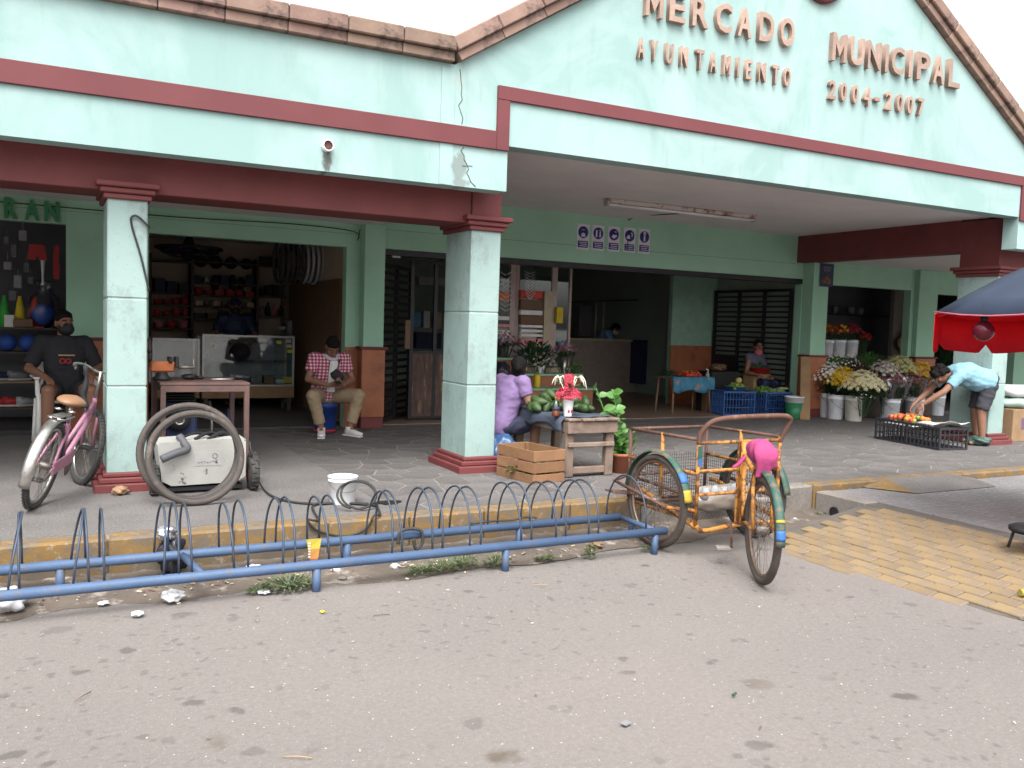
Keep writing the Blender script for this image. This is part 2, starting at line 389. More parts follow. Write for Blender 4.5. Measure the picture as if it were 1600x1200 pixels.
# pavement slab and its flagstones
pav = MB().b2(-9, 20, YK+.15, 11.0, -.30, -.0035).build('pavement', MJOINT, kind='structure')
MB().b2(-9, 2.20, YK+.155, 10.86, -.1, .0).build('concrete_apron', MCONC, pav)
def clip(poly, n, d):
    out = []
    for i in range(len(poly)):
        a, b = poly[i], poly[(i+1) % len(poly)]; da = a[0]*n[0]+a[1]*n[1]-d; db = b[0]*n[0]+b[1]*n[1]-d
        if da <= 0: out.append(a)
        if da*db < 0: t = da/(da-db); out.append((a[0]+(b[0]-a[0])*t, a[1]+(b[1]-a[1])*t))
    return out
X0, X1_, Y0, Y1_ = 2.21, 14.6, YK+.16, 10.84; st = .30; seeds = []
rr = random.Random(3)
for j in range(int((Y1_-Y0)/st)+1):
    for i in range(int((X1_-X0)/st)+1):
        seeds.append((X0+(i+.5+rr.uniform(-.38, .38)+.5*(j % 2))*st, Y0+(j+.5+rr.uniform(-.38, .38))*st*1.0))
stones = []
for i, s in enumerate(seeds):
    poly = [(X0, Y0), (X1_, Y0), (X1_, Y1_), (X0, Y1_)]
    poly = [(max(X0, s[0]-.6), max(Y0, s[1]-.6)), (min(X1_, s[0]+.6), max(Y0, s[1]-.6)), (min(X1_, s[0]+.6), min(Y1_, s[1]+.6)), (max(X0, s[0]-.6), min(Y1_, s[1]+.6))]
    for k, q in enumerate(seeds):
        dx, dy = q[0]-s[0], q[1]-s[1]; D = dx*dx+dy*dy
        if k == i or D > 1.2: continue
        L = math.sqrt(D); nn = (dx/L, dy/L); poly = clip(poly, nn, s[0]*nn[0]+s[1]*nn[1]+L/2-.0085)
        if len(poly) < 3: break
    if len(poly) >= 3: stones.append((s[0]**2+s[1]**2, s, poly))
stones.sort(key=lambda a: a[0]); rest = MB()
def stone_into(g, poly, c, z):
    n = len(poly); ins = [(c[0]+(p[0]-c[0])*.93, c[1]+(p[1]-c[1])*.93) for p in poly]
    vs = [(x, y, -.02) for x, y in poly]+[(x, y, z-.0015) for x, y in poly]+[(x, y, z) for x, y in ins]
    fs = [[2*n+i for i in range(n)]]+[(i, (i+1) % n, n+(i+1) % n, n+i) for i in range(n)]+[(n+i, n+(i+1) % n, 2*n+(i+1) % n, 2*n+i) for i in range(n)]
    g.add(vs, fs)
for k, (d, s, poly) in enumerate(stones):
    z = rr.uniform(-.001, .001)
    if k < 290:
        g = MB(); stone_into(g, [(x-s[0], y-s[1]) for x, y in poly], (0, 0), z); g.build('flagstone', MPAVE, pav, (s[0], s[1], 0))
    else: stone_into(rest, poly, s, z)
rest.build('far_flagstones', MPAVE, pav, kind='stuff')

# kerb of cast blocks, front face painted yellow
kerb = MB().b2(-9, 20, YK+.03, YK+.149, -.35, -.012).build('kerb', MKERB, kind='structure')
x = -3.0; kk = 0
while x < 6.1:
    L = rr.uniform(.55, .75); x1 = min(x+L, 6.18); gap = rr.choice((.006, .008, .012))
    raw = kk in (11,) or x > 3.75
    MB().box((0, 0, 0), (x1-x-gap, .152, .30), bev=.016).build('kerb_block', MKERB if raw else MYEL, kerb, ((x+x1)/2, YK+.076, -.148+rr.uniform(-.004, .002)))
    x = x1; kk += 1
x = 6.18
while x < 16:
    MB().box((0, 0, 0), (.692, .152, .30), bev=.016).build('kerb_block', MYEL, kerb, (x+.35, YK+.076, -.148)); x += .7

# raised crossing: grey paver platform, yellow ramp down to the road
PZ = -.06
plat = MB()
plat.add([(6.2, -6, PZ-.012), (16, -6, PZ-.012), (16, YK-.004, PZ-.012), (6.2, YK-.004, PZ-.012), (6.2, -6, -.4), (16, -6, -.4), (16, YK-.004, -.4), (6.2, YK-.004, -.4)], [(0, 1, 2, 3), (0, 4, 5, 1), (3, 2, 6, 7), (0, 3, 7, 4)])
plat = plat.build('raised_crossing', MPJ, kind='structure')
g = MB(); g.b2(6.19, 6.36, 5.2, YK-.006, -.38, PZ+.004, .01); g.build('concrete_edge', MKERB, plat)
g = MB()
j = 0; x = 6.37
while x < 13:
    y = -1.2+(.11 if j % 2 else 0)
    while y < 5.70:
        b = min(y+.212, 5.742); g.box((x+.05, (y+b)/2, PZ-.02), (.094, b-y-.006, .04), bev=.006); y += .218
    x += .1; j += 1
g.build('grey_pavers', MGPAV, plat, kind='stuff')
for yy in (5.36, 5.52):                                  # drain holes through the concrete edge
    g = MB(); g.tube([(6.172, yy, -.2), (6.30, yy, -.2)], .045, 14, caps=False); g.tube([(6.176, yy, -.2), (6.18, yy, -.2)], .041, 14)
    g.build('drain_pipe', MBLACK, plat)
ramp = MB(); LOW = RZ+.004
def rampz(x): return LOW+(PZ-LOW)*max(0, min(1, (x-4.95)/(6.19-4.95)))
def ramp_left(y): return 4.72+(5.17-y)*0.0+(.20*max(0, (4.65-y)) if y < 4.65 else max(0, (y-4.65))*.95)
ys = [-1.5+i*.335 for i in range(21)]
vs = []; fs = []
for i, y in enumerate(ys):
    for k in range(6): x = ramp_left(y)+(6.19-ramp_left(y))*k/5; vs.append((x, y, rampz(x)-.014))
for i in range(len(ys)-1):
    for k in range(5): a = i*6+k; fs.append((a, a+1, a+7, a+6))
ramp.add(vs, fs); ramp = ramp.build('crossing_ramp', MPJ, kind='structure')
pv = []; sl_ = math.atan2(PZ-LOW, 1.24); x = 6.18; j = 0
while x > 4.5:
    y = -1.2+(.107 if j % 2 else 0)
    while y < 5.2:
        cy = y+.105; cx = x-.05
        if ramp_left(cy)+rr.uniform(-.02, .03) < cx-.05 and y+.21 < 5.15+max(0, cx-5.2)*.06: pv.append((cx, cy, .21))
        y += .214
    x -= .104; j += 1
pv.sort(key=lambda p: (p[0]-3.2)**2+(p[1]-3.8)**2)
shared = MB().box((0, 0, 0), (.098, .207, .05), bev=.006).mesh('yellow_paver', MPAVER); rest = MB()
Rr = Matrix.Rotation(-sl_, 3, 'Y')
vis = 0
for (x, y, L) in pv:
    flat = x < 4.95
    if y > 2.2 and vis < 300:
        vis += 1
        o = link('yellow_paver', shared, ramp, (x, y, rampz(x)-.024+rr.uniform(-.002, .003)))
        o.rotation_euler = (rr.uniform(-.006, .006), 0 if flat else -sl_, rr.uniform(-.012, .012))
    else: rest.box((x, y, rampz(x)-.024), (.098, .207, .05), Rr if not flat else None, .006)
rest.build('far_yellow_pavers', MPAVER, ramp, kind='stuff')
# small concrete wedge from the crossing up to the pavement
g = MB(); a, b = 7.15, 8.1
g.add([(a-.1, 5.35, PZ+.006), (b+.1, 5.35, PZ+.006), (b, YK+.03, .004), (a, YK+.03, .004), (a-.35, YK-.002, PZ+.006), (b+.35, YK-.002, PZ+.006)], [(0, 1, 2, 3), (0, 3, 4), (1, 5, 2)])
wedge = g.build('kerb_ramp', MCONC, kind='structure')
g = MB(); g.add([(a-.36, YK-.008, PZ+.008), (a-.12, 5.35, PZ+.010), (a-.006, YK+.02, .007), (a-.06, YK+.02, .004)], [(0, 1, 2), (0, 2, 3)]); g.build('yellow_flank', MYEL, wedge)
# ------------------------------------------------------------------ the market building
YF, YC, DC, YW = 6.96, 7.31, .58, 10.85
bld = thing('market_building', 'mint green municipal market with gable front, raised stone letters and red trimmed arcade', 'building')
def part(g, name, m, parent=None, kind=None): return g.build(name, m, parent or bld, kind=kind)
XZ = Matrix(((1, 0, 0, 0), (0, 0, 1, 0), (0, 1, 0, 0), (0, 0, 0, 1)))
ZP = 3.53
GL, GR, AP = 3.02, 11.18, 7.10; GS = .625; AZ = ZP+(AP-GL)*GS
poly = [(-9, 2.527), (3.54, 2.527), (3.54, 2.92), (10.74, 2.92), (10.74, 2.527), (20, 2.527), (20, ZP), (GR, ZP), (AP, AZ), (GL, ZP), (-9, ZP)]
gable = part(MB().prism(poly, .20, Matrix.Translation((0, YF, 0))@XZ), 'facade_wall', MF)
# red bands standing proud of the wall
for nm, (x0, x1, z0, z1) in (('a', (-9, 3.42, 2.872, 3.03)), ('b', (3.422, 3.54, 2.872, 3.30)), ('c', (3.422, 10.86, 3.302, 3.42)), ('d', (10.742, 10.86, 2.872, 3.30)), ('e', (10.862, 20, 2.872, 3.03))):
    part(MB().b2(x0, x1, YF-.028, YF+.02, z0, z1, .004), 'red_band', MTRED)
part(MB().b2(2.90, 3.019, YF-.008, YF+.02, 2.53, 2.871).b2(2.90, 3.019, YF-.008, YF+.02, 3.031, 3.50), 'plaster_strip', MF)
# cracks in the plaster
MCRK = mat('dark_crack', (.10, .12, .11), (.06, .07, .065), 20, .95, bump=0)  # one dark tone for the crack lines and plaster joints
def crack(pts, r=.004, y=YF): 
    p = [Vector((x, y-.0015, z)) for x, z in pts]; part(MB().tube(p, r, 5), 'plaster_crack', MCRK)
rc = random.Random(5)
def jag(x0, z0, x1, z1, n, a): return [(x0+(x1-x0)*i/n+rc.uniform(-a, a), z0+(z1-z0)*i/n) for i in range(n+1)]
crack(jag(3.06, 3.50, 3.09, 3.05, 9, .02), .0035); crack(jag(3.10, 2.86, 3.22, 2.54, 9, .025), .004); crack(jag(3.10, 2.70, 3.2, 2.71, 4, .02), .003)
# stone coping, stone by stone
def cop(p0, p1, skew0=0, skew1=0):
    p0 = Vector(p0); p1 = Vector(p1); L = (p1-p0).length; d = (p1-p0)/L; nrm = Vector((-d.z, 0, d.x)) if d.x > 0 else Vector((d.z, 0, -d.x))
    n = max(1, round(L/.46)); R = Matrix((d, Vector((0, 1, 0)), nrm)).transposed()
    for i in range(n):
        a = L*i/n+.003; b = L*(i+1)/n-.003; e = b-a
        if i == 0: a -= skew0
        if i == n-1: b += skew1
        c = p0+d*((a+b)/2); g = MB()
        g.box((0, 0, .04), (b-a, .34, .078), bev=.006); g.box((0, rc.uniform(-.004, .004), .14), (b-a, .42, .118), bev=.010)
        o = g.build('coping_stone', MSTONE, gable, (c.x, YF+.10, c.z)); o.rotation_euler = R.to_euler()
cop((-9, 0, ZP+.002), (GL-.03, 0, ZP+.002)); cop((GL+.03, 0, ZP+.02), (AP-.02, 0, AZ+.01)); cop((AP+.02, 0, AZ+.01), (GR-.03, 0, ZP+.02)); cop((GR+.06, 0, ZP+.002), (20, 0, ZP+.002))
# raised letters
def glyph(ch, x0, x1, z0, z1, y, depth, m, parent, name='letter', bold=.03, skew=0, sidem=None):
    cu = bpy.data.curves.new('t', 'FONT'); cu.body = ch; cu.size = 1; cu.extrude = .5; cu.offset = bold; cu.resolution_u = 3
    to = bpy.data.objects.new('t', cu); COL.objects.link(to); dg = bpy.context.evaluated_depsgraph_get(); dg.update()
    me = bpy.data.meshes.new_from_object(to.evaluated_get(dg)); bpy.data.objects.remove(to); bpy.data.curves.remove(cu)
    xs = [v.co.x for v in me.vertices]; ys = [v.co.y for v in me.vertices]; a, b, c, d = min(xs), max(xs), min(ys), max(ys)
    W_, H_ = x1-x0, z1-z0
    for v in me.vertices:
        u = (v.co.x-a)/(b-a)-.5; w = (v.co.y-c)/(d-c)
        v.co = (u*W_, -v.co.z*depth-depth*.5, w*H_)
    me.materials.clear(); me.materials.append(m)
    if sidem:
        me.materials.append(sidem)
        for p in me.polygons: p.material_index = 0 if abs(p.normal.y) > .6 else 1
    me.flip_normals() if False else None
    return link(name, me, parent, ((x0+x1)/2, y, z0))
def word(letters, zoom, zb0, zb1, ht0, ht1, depth, bold=.03):
    """letters: (char, x-left, x-right) read in the photo; baseline and height run along the word"""
    xa, xb = letters[0][1], letters[-1][2]
    for ch, l, r in letters:
        t = ((l+r)/2-xa)/(xb-xa); base = zb0+(zb1-zb0)*t; h = ht0+(ht1-ht0)*t
        P0 = W(880+l/2.222, base/2.222, YF); P1 = W(880+r/2.222, base/2.222, YF); T = W(880+(l+r)/2/2.222, (base-h)/2.222, YF)
        B = W(880+(l+r)/2/2.222, base/2.222, YF)
        hh = (T.z-B.z)*(.32 if ch == '-' else 1)
        z0 = B.z+((T.z-B.z)*.36 if ch == '-' else 0); hh = hh if ch != '-' else (T.z-B.z)*.2
        w_ = P1.x-P0.x
        if ch == 'M':
            x0, x1 = P0.x+.02, P1.x; pm_ = [(0, 0), (0, 1), (.2, 1), (.5, .52), (.8, 1), (1, 1), (1, 0), (.79, 0), (.79, .62), (.5, .17), (.21, .62), (.21, 0)]
            MB().prism([((a-.5)*(x1-x0), b*hh) for a, b in pm_], depth, Matrix.Translation((0, -depth, 0))@XZ).build('letter', MLET, gable, ((x0+x1)/2, YF, z0)); continue
        glyph(ch, P0.x+.02, P1.x, z0, z0+hh, YF, depth, MLET, gable, 'letter', .006 if ch in 'MN' else .02)
word([('M', 268, 335), ('E', 350, 412), ('R', 430, 492), ('C', 512, 572), ('A', 588, 640), ('D', 662, 718), ('O', 735, 788)], 1, 56, 171, 104, 100, .055)
word([('M', 915, 970), ('U', 978, 1030), ('N', 1038, 1088), ('I', 1098, 1113), ('C', 1120, 1168), ('I', 1180, 1195), ('P', 1208, 1258), ('A', 1265, 1308), ('L', 1318, 1362)], 1, 211, 311, 98, 96, .055)
word([('A', 245, 272), ('Y', 288, 318), ('U', 340, 372), ('N', 392, 422), ('T', 445, 478), ('A', 495, 522), ('M', 540, 570), ('I', 588, 600), ('E', 618, 645), ('N', 662, 692), ('T', 710, 738), ('O', 750, 778)], 1, 203, 306, 72, 66, .045)
word([('2', 907, 935), ('0', 947, 973), ('0', 988, 1013), ('4', 1028, 1055), ('-', 1065, 1088), ('2', 1103, 1130), ('0', 1142, 1168), ('0', 1178, 1203), ('7', 1215, 1240)], 1, 344, 407, 66, 62, .045)
M90 = Matrix.Rotation(math.pi/2, 4, 'X')
e = W(1281, 6, YF)
part(MB().lathe([(.0, -.03), (.30, -.03), (.33, 0), (.33, .05), (.28, .07), (.27, .05), (0, .05)], 40, Matrix.Translation((e.x, YF, e.z+.33))@M90), 'round_emblem', MTRED, gable)
# drain spout on the fascia
e = W(510, 229, YF)
sp = MB().lathe([(.045, -.02), (.045, .07), (.037, .07), (.037, .01), (0, .01)], 20, Matrix.Translation((e.x, YF, e.z))@M90); sp_ = part(sp, 'drain_spout', MWHITEP, gable); MB().lathe([(.0365, .012), (.0365, .05), (0, .05)], 18, Matrix.Translation((e.x, YF, e.z))@M90).build('spout_mouth', mat('brown_mouth', (.12, .06, .045), (.06, .03, .025), 20, .9), sp_)  # dark brown disc closes the mouth of the spout

# columns, capitals, plinths
def column(x0, x1):
    y0, y1 = YC, YC+DC; g = MB()
    zs = [.13, .80, 1.47, 2.22]
    for a, b in zip(zs[:-1], zs[1:]): g.b2(x0, x1, y0, y1, a+.004, b-.004, .008)
    g.b2(x0+.007, x1-.007, y0+.007, y1-.007, .14, 2.2)
    c = g.build('column', MCOL, bld)
    g = MB()
    for q, a, b in ((.028, 2.210, 2.252), (.052, 2.253, 2.295), (.082, 2.296, 2.340)): g.b2(x0-q, x1+q, y0-q, y1+q, a, b, .008)
    g.build('capital', MRED, c); g = MB()
    for q, a, b in ((.092, -.01, .062), (.058, .063, .104), (.028, .105, .140)): g.b2(x0-q, x1+q, y0-q, y1+q, a, b, .008)
    g.build('plinth', MRED, c)
    return c
column(.383, .663); column(3.381, 3.679); column(10.949, 11.254); column(-2.6, -2.32)
part(MB().b2(3.383, 3.677, YC+.004, YC+DC-.004, 2.34, 2.96, .006), 'pier_block', MRED); part(MB().b2(10.951, 11.25, YC+.004, YC+DC-.004, 2.34, 2.96, .006), 'pier_block', MRED)
part(MB().b2(-9, 3.382, YC+.02, YC+.50, 2.272, 2.58, .006), 'front_beam', MRED); part(MB().b2(11.252, 20, YC+.02, YC+.50, 2.272, 2.58, .006), 'front_beam', MRED)
part(MB().b2(10.952, 11.248, YC+DC-.002, YW+.01, 2.549, 2.985, .006), 'cross_beam', MRED); part(MB().b2(3.385, 3.675, YC+DC-.002, YW-.01, 2.562, 2.985, .006), 'cross_beam', MCEIL)
# ceilings and roof
part(MB().b2(-9, 3.384, YF+.19, YW+.1, 2.565, 2.66), 'ceiling', MCEIL); part(MB().b2(3.676, 10.951, YF+.19, YW+.1, 2.98, 3.06), 'ceiling', MCEIL); part(MB().b2(11.249, 20, YF+.19, YW+.1, 2.60, 2.68), 'ceiling', MCEIL)
part(MB().b2(-9, 20, YF+.201, 21, 3.10, 3.25), 'roof_slab', MCEIL)  # unseen slab, added so that no daylight leaks into the rooms below
# back wall of the arcade
def px(x, y, Y): return W(x, y, Y).x
XB0, XB1 = 1.0, 3.30                   # bicycle shop opening
XE0, XE1 = 3.75, px(1251, 480, YW)     # market entrance
XR0, XR1, XR2 = px(1287, 500, YW), px(1421, 500, YW), px(1463, 500, YW)
wl = MB()
wl.b2(-9, -2.4, YW, YW+.15, 0, 2.565); wl.b2(-2.398, .158, YW, YW+.15, 2.30, 2.565); wl.b2(.16, XB0-.002, YW, YW+.15, 0, 2.565)
wl.b2(XB0, XB1, YW, YW+.15, 2.272, 2.565); wl.b2(XB1+.002, XE0, YW, YW+.15, 0, 2.565)
wl.b2(XE0+.002, XE1, YW, YW+.15, 2.285, 2.98); wl.b2(XE1+.002, XR0, YW, YW+.15, 0, 2.60); wl.b2(XR0+.002, XR1, YW, YW+.15, 2.225, 2.60)
wl.b2(XR1+.002, XR2, YW, YW+.15, 0, 2.60); wl.b2(XR2+.002, XR2+2.4, YW, YW+.15, 2.19, 2.60); wl.b2(XR2+2.402, 20, YW, YW+.15, 0, 2.60)
back = part(wl, 'back_wall', MWI)
part(MB().b2(XE0, XE1-.002, YW-.02, YW+.12, 2.205, 2.283, .004), 'entrance_header', MBLACK)
# wall plaster joint lines
part(MB().b2(XE0+.01, XE1-.1, YW-.0015, YW+.01, 2.528, 2.532).b2(-2.3, 3.45, YW-.0015, YW+.01, 2.44, 2.443), 'plaster_joint', MCRK, back)
def pilaster(x0, x1, y0, top, ztop):
    p = part(MB().b2(x0, x1, y0, YW-.001, 1.03, top, .006), 'pilaster', MWI)
    MB().b2(x0-.02, x1+.02, y0-.025, YW-.002, .14, 1.0, .006).build('tiled_base', MTERRA, p); MB().b2(x0-.05, x1+.05, y0-.05, YW-.003, 1.0, 1.032, .008).build('base_cap', MRED, p)
    MB().b2(x0-.012, x1+.012, y0-.015, YW-.004, 0, .14, .004).build('base_foot', MRED, p)
    return p
pilaster(px(568, 500, 10.68), px(600, 500, 10.68), 10.68, 2.562, 1)
XP0, XP1 = px(1268, 500, 10.62), px(1292, 500, 10.62)
pilaster(XP0, XP1, 10.62, 2.60, 1)
pilaster(px(1434, 500, 10.75), px(1463, 500, 10.75), 10.75, 2.598, 1)
part(MB().b2(.165, XB0-.003, YW-.012, YW+.01, 0, 1.04, .004), 'wainscot', MTERRA, back); part(MB().b2(XB1+.005, px(566, 500, YW), YW-.012, YW+.01, 0, 1.02, .004), 'wainscot', MTERRA, back)
part(MB().b2(.165, XB0-.003, YW-.03, YW+.01, 1.041, 1.075, .006), 'wainscot_rail', MRED, back)
# green letters over the left shop window (only the end of the sign is in view)
MGL = mat('green_letter_face', (.03, .20, .08), (.022, .155, .06), 8, .5); MOS = mat('orange_letter_side', (.55, .25, .12), (.45, .2, .1), 8, .6)
for ch, a, b in (('R', 3, 28), ('A', 35, 62), ('N', 66, 93)):
    glyph(ch, px(a, 330, YW)+.02, px(b, 330, YW), 2.312, 2.528, YW-.001, .045, MGL, back, 'sign_letter', .045, 0, MOS)
# fluorescent fitting on the gable ceiling
fx = thing('ceiling_lamp', 'rusty unlit fluorescent tube fitting fixed to arcade ceiling', 'lamp', (7.36, 9.33, 2.98))
MRUSTW = mat('rusted_white_enamel', (.50, .46, .43), (.4, .36, .33), 8, .6, dirt=(.16, .07, .04), dscale=9, dlo=.5, dhi=.62)
MB().box((0, 0, -.03), (2.46, .11, .055), bev=.008).build('housing', MRUSTW, fx)
for sy in (-.03, .03): MB().tube([(-1.19, sy, -.075), (1.19, sy, -.075)], .013, 10).build('tube', MWHITEP, fx)
for sx in (-1.205, 1.205): MB().box((sx, 0, -.07), (.03, .10, .05), bev=.005).build('lamp_holder', MRUSTW, fx)
# surface cable runs
MCAB = mat('cable_black', (.02, .02, .02), (.03, .03, .03), 8, .6, bump=0)
part(MB().tube(spline([(8.0, 9.34, 2.972), (7.6, 10.0, 2.970), (7.55, 10.84, 2.968), (7.55, 10.835, 2.6), (7.55, 10.835, 2.53)], 4), .007, 6), 'wall_cable', MCAB)
part(MB().tube(spline([(-2, 10.835, 2.45), (-.5, 10.835, 2.48), (1.2, 10.835, 2.47), (2.6, 10.833, 2.50), (3.38, 10.83, 2.47), (3.42, 10.80, 2.36), (3.45, 10.79, 2.50)], 5), .006, 6), 'wall_cable', MCAB)
part(MB().tube(spline([(11.19, 10.80, 2.2), (11.2, 10.8, 1.8), (11.18, 10.8, 1.5), (11.19, 10.8, 1.1)], 5), .009, 6), 'wall_cable', MCAB)
# dark cable looped on the near left column
b_ = [W(206, 470, 7.29), W(203, 345, 7.29), W(214, 338, 7.285), W(232, 357, 7.29)]
lp = spline([W(233, 455, 7.30), W(220, 400, 7.296), W(205, 348, 7.292), W(210, 337, 7.288), W(220, 342, 7.288), W(233, 355, 7.292), (.675, 7.40, 2.04)], 6)
tag(MB().tube(lp, .008, 7).build('hanging_cable', MCAB), 'black cable looped over the front of the near left column', 'cable')
# ------------------------------------------------------------------ rooms behind the arcade (closed shells, lit only through their openings)
def room(x0, x1, y1, zc, wm, fm, nm):
    g = MB(); g.b2(x0-.1, x0, 11.0, y1, 0, zc); g.b2(x1, x1+.1, 11.0, y1, 0, zc); g.b2(x0-.1, x1+.1, y1, y1+.1, 0, zc); part(g, nm+'_wall', wm)
    part(MB().b2(x0-.1, x1+.1, 11.0, y1+.1, -.1, .003), nm+'_floor', fm); part(MB().b2(x0-.1, x1+.1, 11.0, y1+.1, zc, zc+.08), nm+'_ceiling', MCEIL)
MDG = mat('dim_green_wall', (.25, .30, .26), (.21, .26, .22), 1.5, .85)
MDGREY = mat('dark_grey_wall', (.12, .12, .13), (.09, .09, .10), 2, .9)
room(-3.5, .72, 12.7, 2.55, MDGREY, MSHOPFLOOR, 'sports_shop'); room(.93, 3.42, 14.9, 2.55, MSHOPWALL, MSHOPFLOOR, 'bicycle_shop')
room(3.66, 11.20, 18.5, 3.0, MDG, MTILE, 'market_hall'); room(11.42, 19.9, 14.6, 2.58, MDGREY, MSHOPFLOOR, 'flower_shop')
def wb(x0, y0, x1, y1, Y, dep, bev=.004, g=None):
    """box whose front face at depth Y spans the given sight lines"""
    a = W((x0+x1)/2, y0, Y); b = W((x0+x1)/2, y1, Y); l = W(x0, (y0+y1)/2, Y).x; r = W(x1, (y0+y1)/2, Y).x
    return (g or MB()).b2(l, r, Y, Y+dep, b.z, a.z, bev)
def cmat(c, rough=.6, **k): return mat('plain_%d' % len(bpy.data.materials), c, None, 9, rough, bump=.05, **k)
COLS = {k: cmat(c) for k, c in dict(red=(.40, .03, .03), green=(.05, .42, .06), yellow=(.65, .50, .03), orange=(.60, .16, .03), blue=(.03, .08, .35), navy=(.02, .03, .08), pink=(.55, .15, .2), white=(.65, .65, .63), black=(.015, .015, .017), grey=(.20, .20, .21), brown=(.16, .09, .05), cream=(.5, .42, .3), teal=(.05, .2, .2), skyblue=(.15, .35, .6), dgreen=(.02, .08, .03), silver=(.4, .4, .41), sand=(.38, .26, .14)).items()}
MTYRE = mat('tyre_rubber', (.03, .029, .028), (.05, .047, .044), 14, .75, bump=.4, bscale=120)
MCHROME = mat('dull_chrome', (.50, .49, .47), (.35, .33, .31), 20, .35, .9, bump=.05, dirt=(.12, .07, .04), dscale=14, dlo=.6, dhi=.72)
MALU = mat('aluminium_trim', (.45, .44, .43), (.36, .35, .34), 12, .4, .6, bump=.03)
MGLASS = glassmat('shop_glass')
MWOOD = mat('worn_plank', (.30, .20, .13), (.20, .13, .085), 5, .8, bump=.4, bscale=30, rnd=.12, dirt=(.10, .07, .05), dscale=4, dlo=.55, dhi=.7)

# ---- bicycle shop: shelving on the back wall
sh = thing('wall_shelving', 'dark wooden wall shelving at the back of the bicycle shop', 'shelf', (0, 0, 0))
YS = 14.5
def zat(y, x=350, Y=YS): return W(x, y, Y).z
bays = [(236, 300, (408, 458, 477, 495, 514)), (302, 402, (411, 444, 463, 480, 500)), (404, 470, (416, 464, 495))]
for a, b, ys in bays:
    for y in ys:
        l, r = W(a, y, YS).x, W(b, y, YS).x; z = W((a+b)/2, y, YS).z
        MB().b2(l, r, YS, YS+.36, z-.012, z+.012, .003).build('shelf_board', MDARKW, sh)
for x in (235, 301, 403, 471): 
    X = W(x, 450, YS).x; MB().b2(X-.02, X+.02, YS-.005, YS+.37, 0, zat(402)).build('shelf_post', MDARKW, sh)
rs = random.Random(11)
def stock(a, b, y, kinds, n, hmax):
    """a row of goods standing on one shelf"""
    for i in range(n):
        xx = a+(b-a)*(i+.5)/n; P = W(xx, y, YS); w = (W(b, y, YS).x-W(a, y, YS).x)/n*.42
        k = rs.choice(kinds); h = hmax*rs.uniform(.6, 1); z = W((a+b)/2, y, YS).z+.0125; g = MB()
        if k[0] == 'box': g.b2(-w, w, -.08, .08, 0, h, .004); nm = 'carton'; lab = '%s carton of parts on the bicycle shop shelves'
        elif k[0] == 'bottle': q = min(w, .035); g.lathe([(q, 0), (q, h*.6), (q*.45, h*.78), (q*.45, h)], 10); nm = 'bottle'; lab = '%s bottle on the bicycle shop shelves'
        elif k[0] == 'helmet': g.ell((0, 0, .0), (w, .11, h), 10, 8); nm = 'helmet'; lab = '%s helmet on the bicycle shop shelves'
        else: g.lathe([(w*.8, 0), (w, h), (w*.93, h), (w*.75, .01), (0, .01)], 12); nm = 'parts_bin'; lab = '%s tub of parts on the bicycle shop shelves'
        o = g.build(nm, COLS[k[1]], None, (P.x, YS+.15, z), rs.uniform(-.2, .2) if k[0] != 'tub' else 0)
        tag(o, lab % dict(black='black', red='red', grey='grey', brown='brown', cream='cream', silver='silver', navy='dark blue', white='white', pink='pink')[k[1]], nm.replace('_', ' '), 'stock on the bicycle shop shelves')
stock(240, 298, 458, [('box', 'black'), ('box', 'navy')], 3, .22); stock(240, 298, 477, [('tub', 'red')], 4, .12); stock(240, 298, 495, [('tub', 'red'), ('tub', 'brown')], 4, .12); stock(240, 298, 514, [('tub', 'red'), ('tub', 'pink')], 3, .14)
stock(304, 400, 411, [('helmet', 'black'), ('box', 'grey')], 4, .12); stock(304, 400, 444, [('helmet', 'black'), ('box', 'navy'), ('bottle', 'silver')], 7, .17); stock(304, 400, 463, [('tub', 'red'), ('box', 'red')], 6, .13); stock(304, 400, 480, [('box', 'cream'), ('box', 'black'), ('bottle', 'grey')], 7, .12); stock(304, 400, 500, [('box', 'black'), ('box', 'brown')], 5, .13)
stock(406, 468, 416, [('box', 'black')], 2, .15); stock(406, 468, 464, [('bottle', 'black'), ('box', 'black'), ('bottle', 'navy')], 6, .24); stock(406, 468, 495, [('bottle', 'black'), ('bottle', 'pink'), ('box', 'brown')], 6, .24)
# row of tyres hung from the shop ceiling
RX = Matrix.Rotation(math.pi/2, 3, 'Y')
tm = MB().torus((0, 0, 0), .29, .028, 30, 8, RX).mesh('hung_tyre', MTYRE); tg = MB().torus((0, 0, 0), .29, .022, 30, 8, RX).mesh('hung_rim', COLS['silver'])
P0 = W(436, 405, 12.6); P1 = W(534, 410, 12.6)
for i in range(14):
    t = i/13; o = link('hung_tyre', tm if i < 5 or i > 11 else tg, None, (P0.x+(P1.x-P0.x)*t, 12.6+rs.uniform(-.03, .03), 2.15+rs.uniform(-.02, .02)))
    tag(o, 'black tyre in the row hung under the bicycle shop ceiling' if i < 5 or i > 11 else 'silver wheel rim in the row hung under the bicycle shop ceiling', 'tyre' if i < 5 or i > 11 else 'rim', 'tyres hung under the shop ceiling')
tag(MB().tube([(P0.x-.1, 12.6, 2.47), (P1.x+.1, 12.6, 2.47)], .012, 8).build('hanging_rail', MBLACK), 'black steel rail carrying the hung tyres', 'rail')
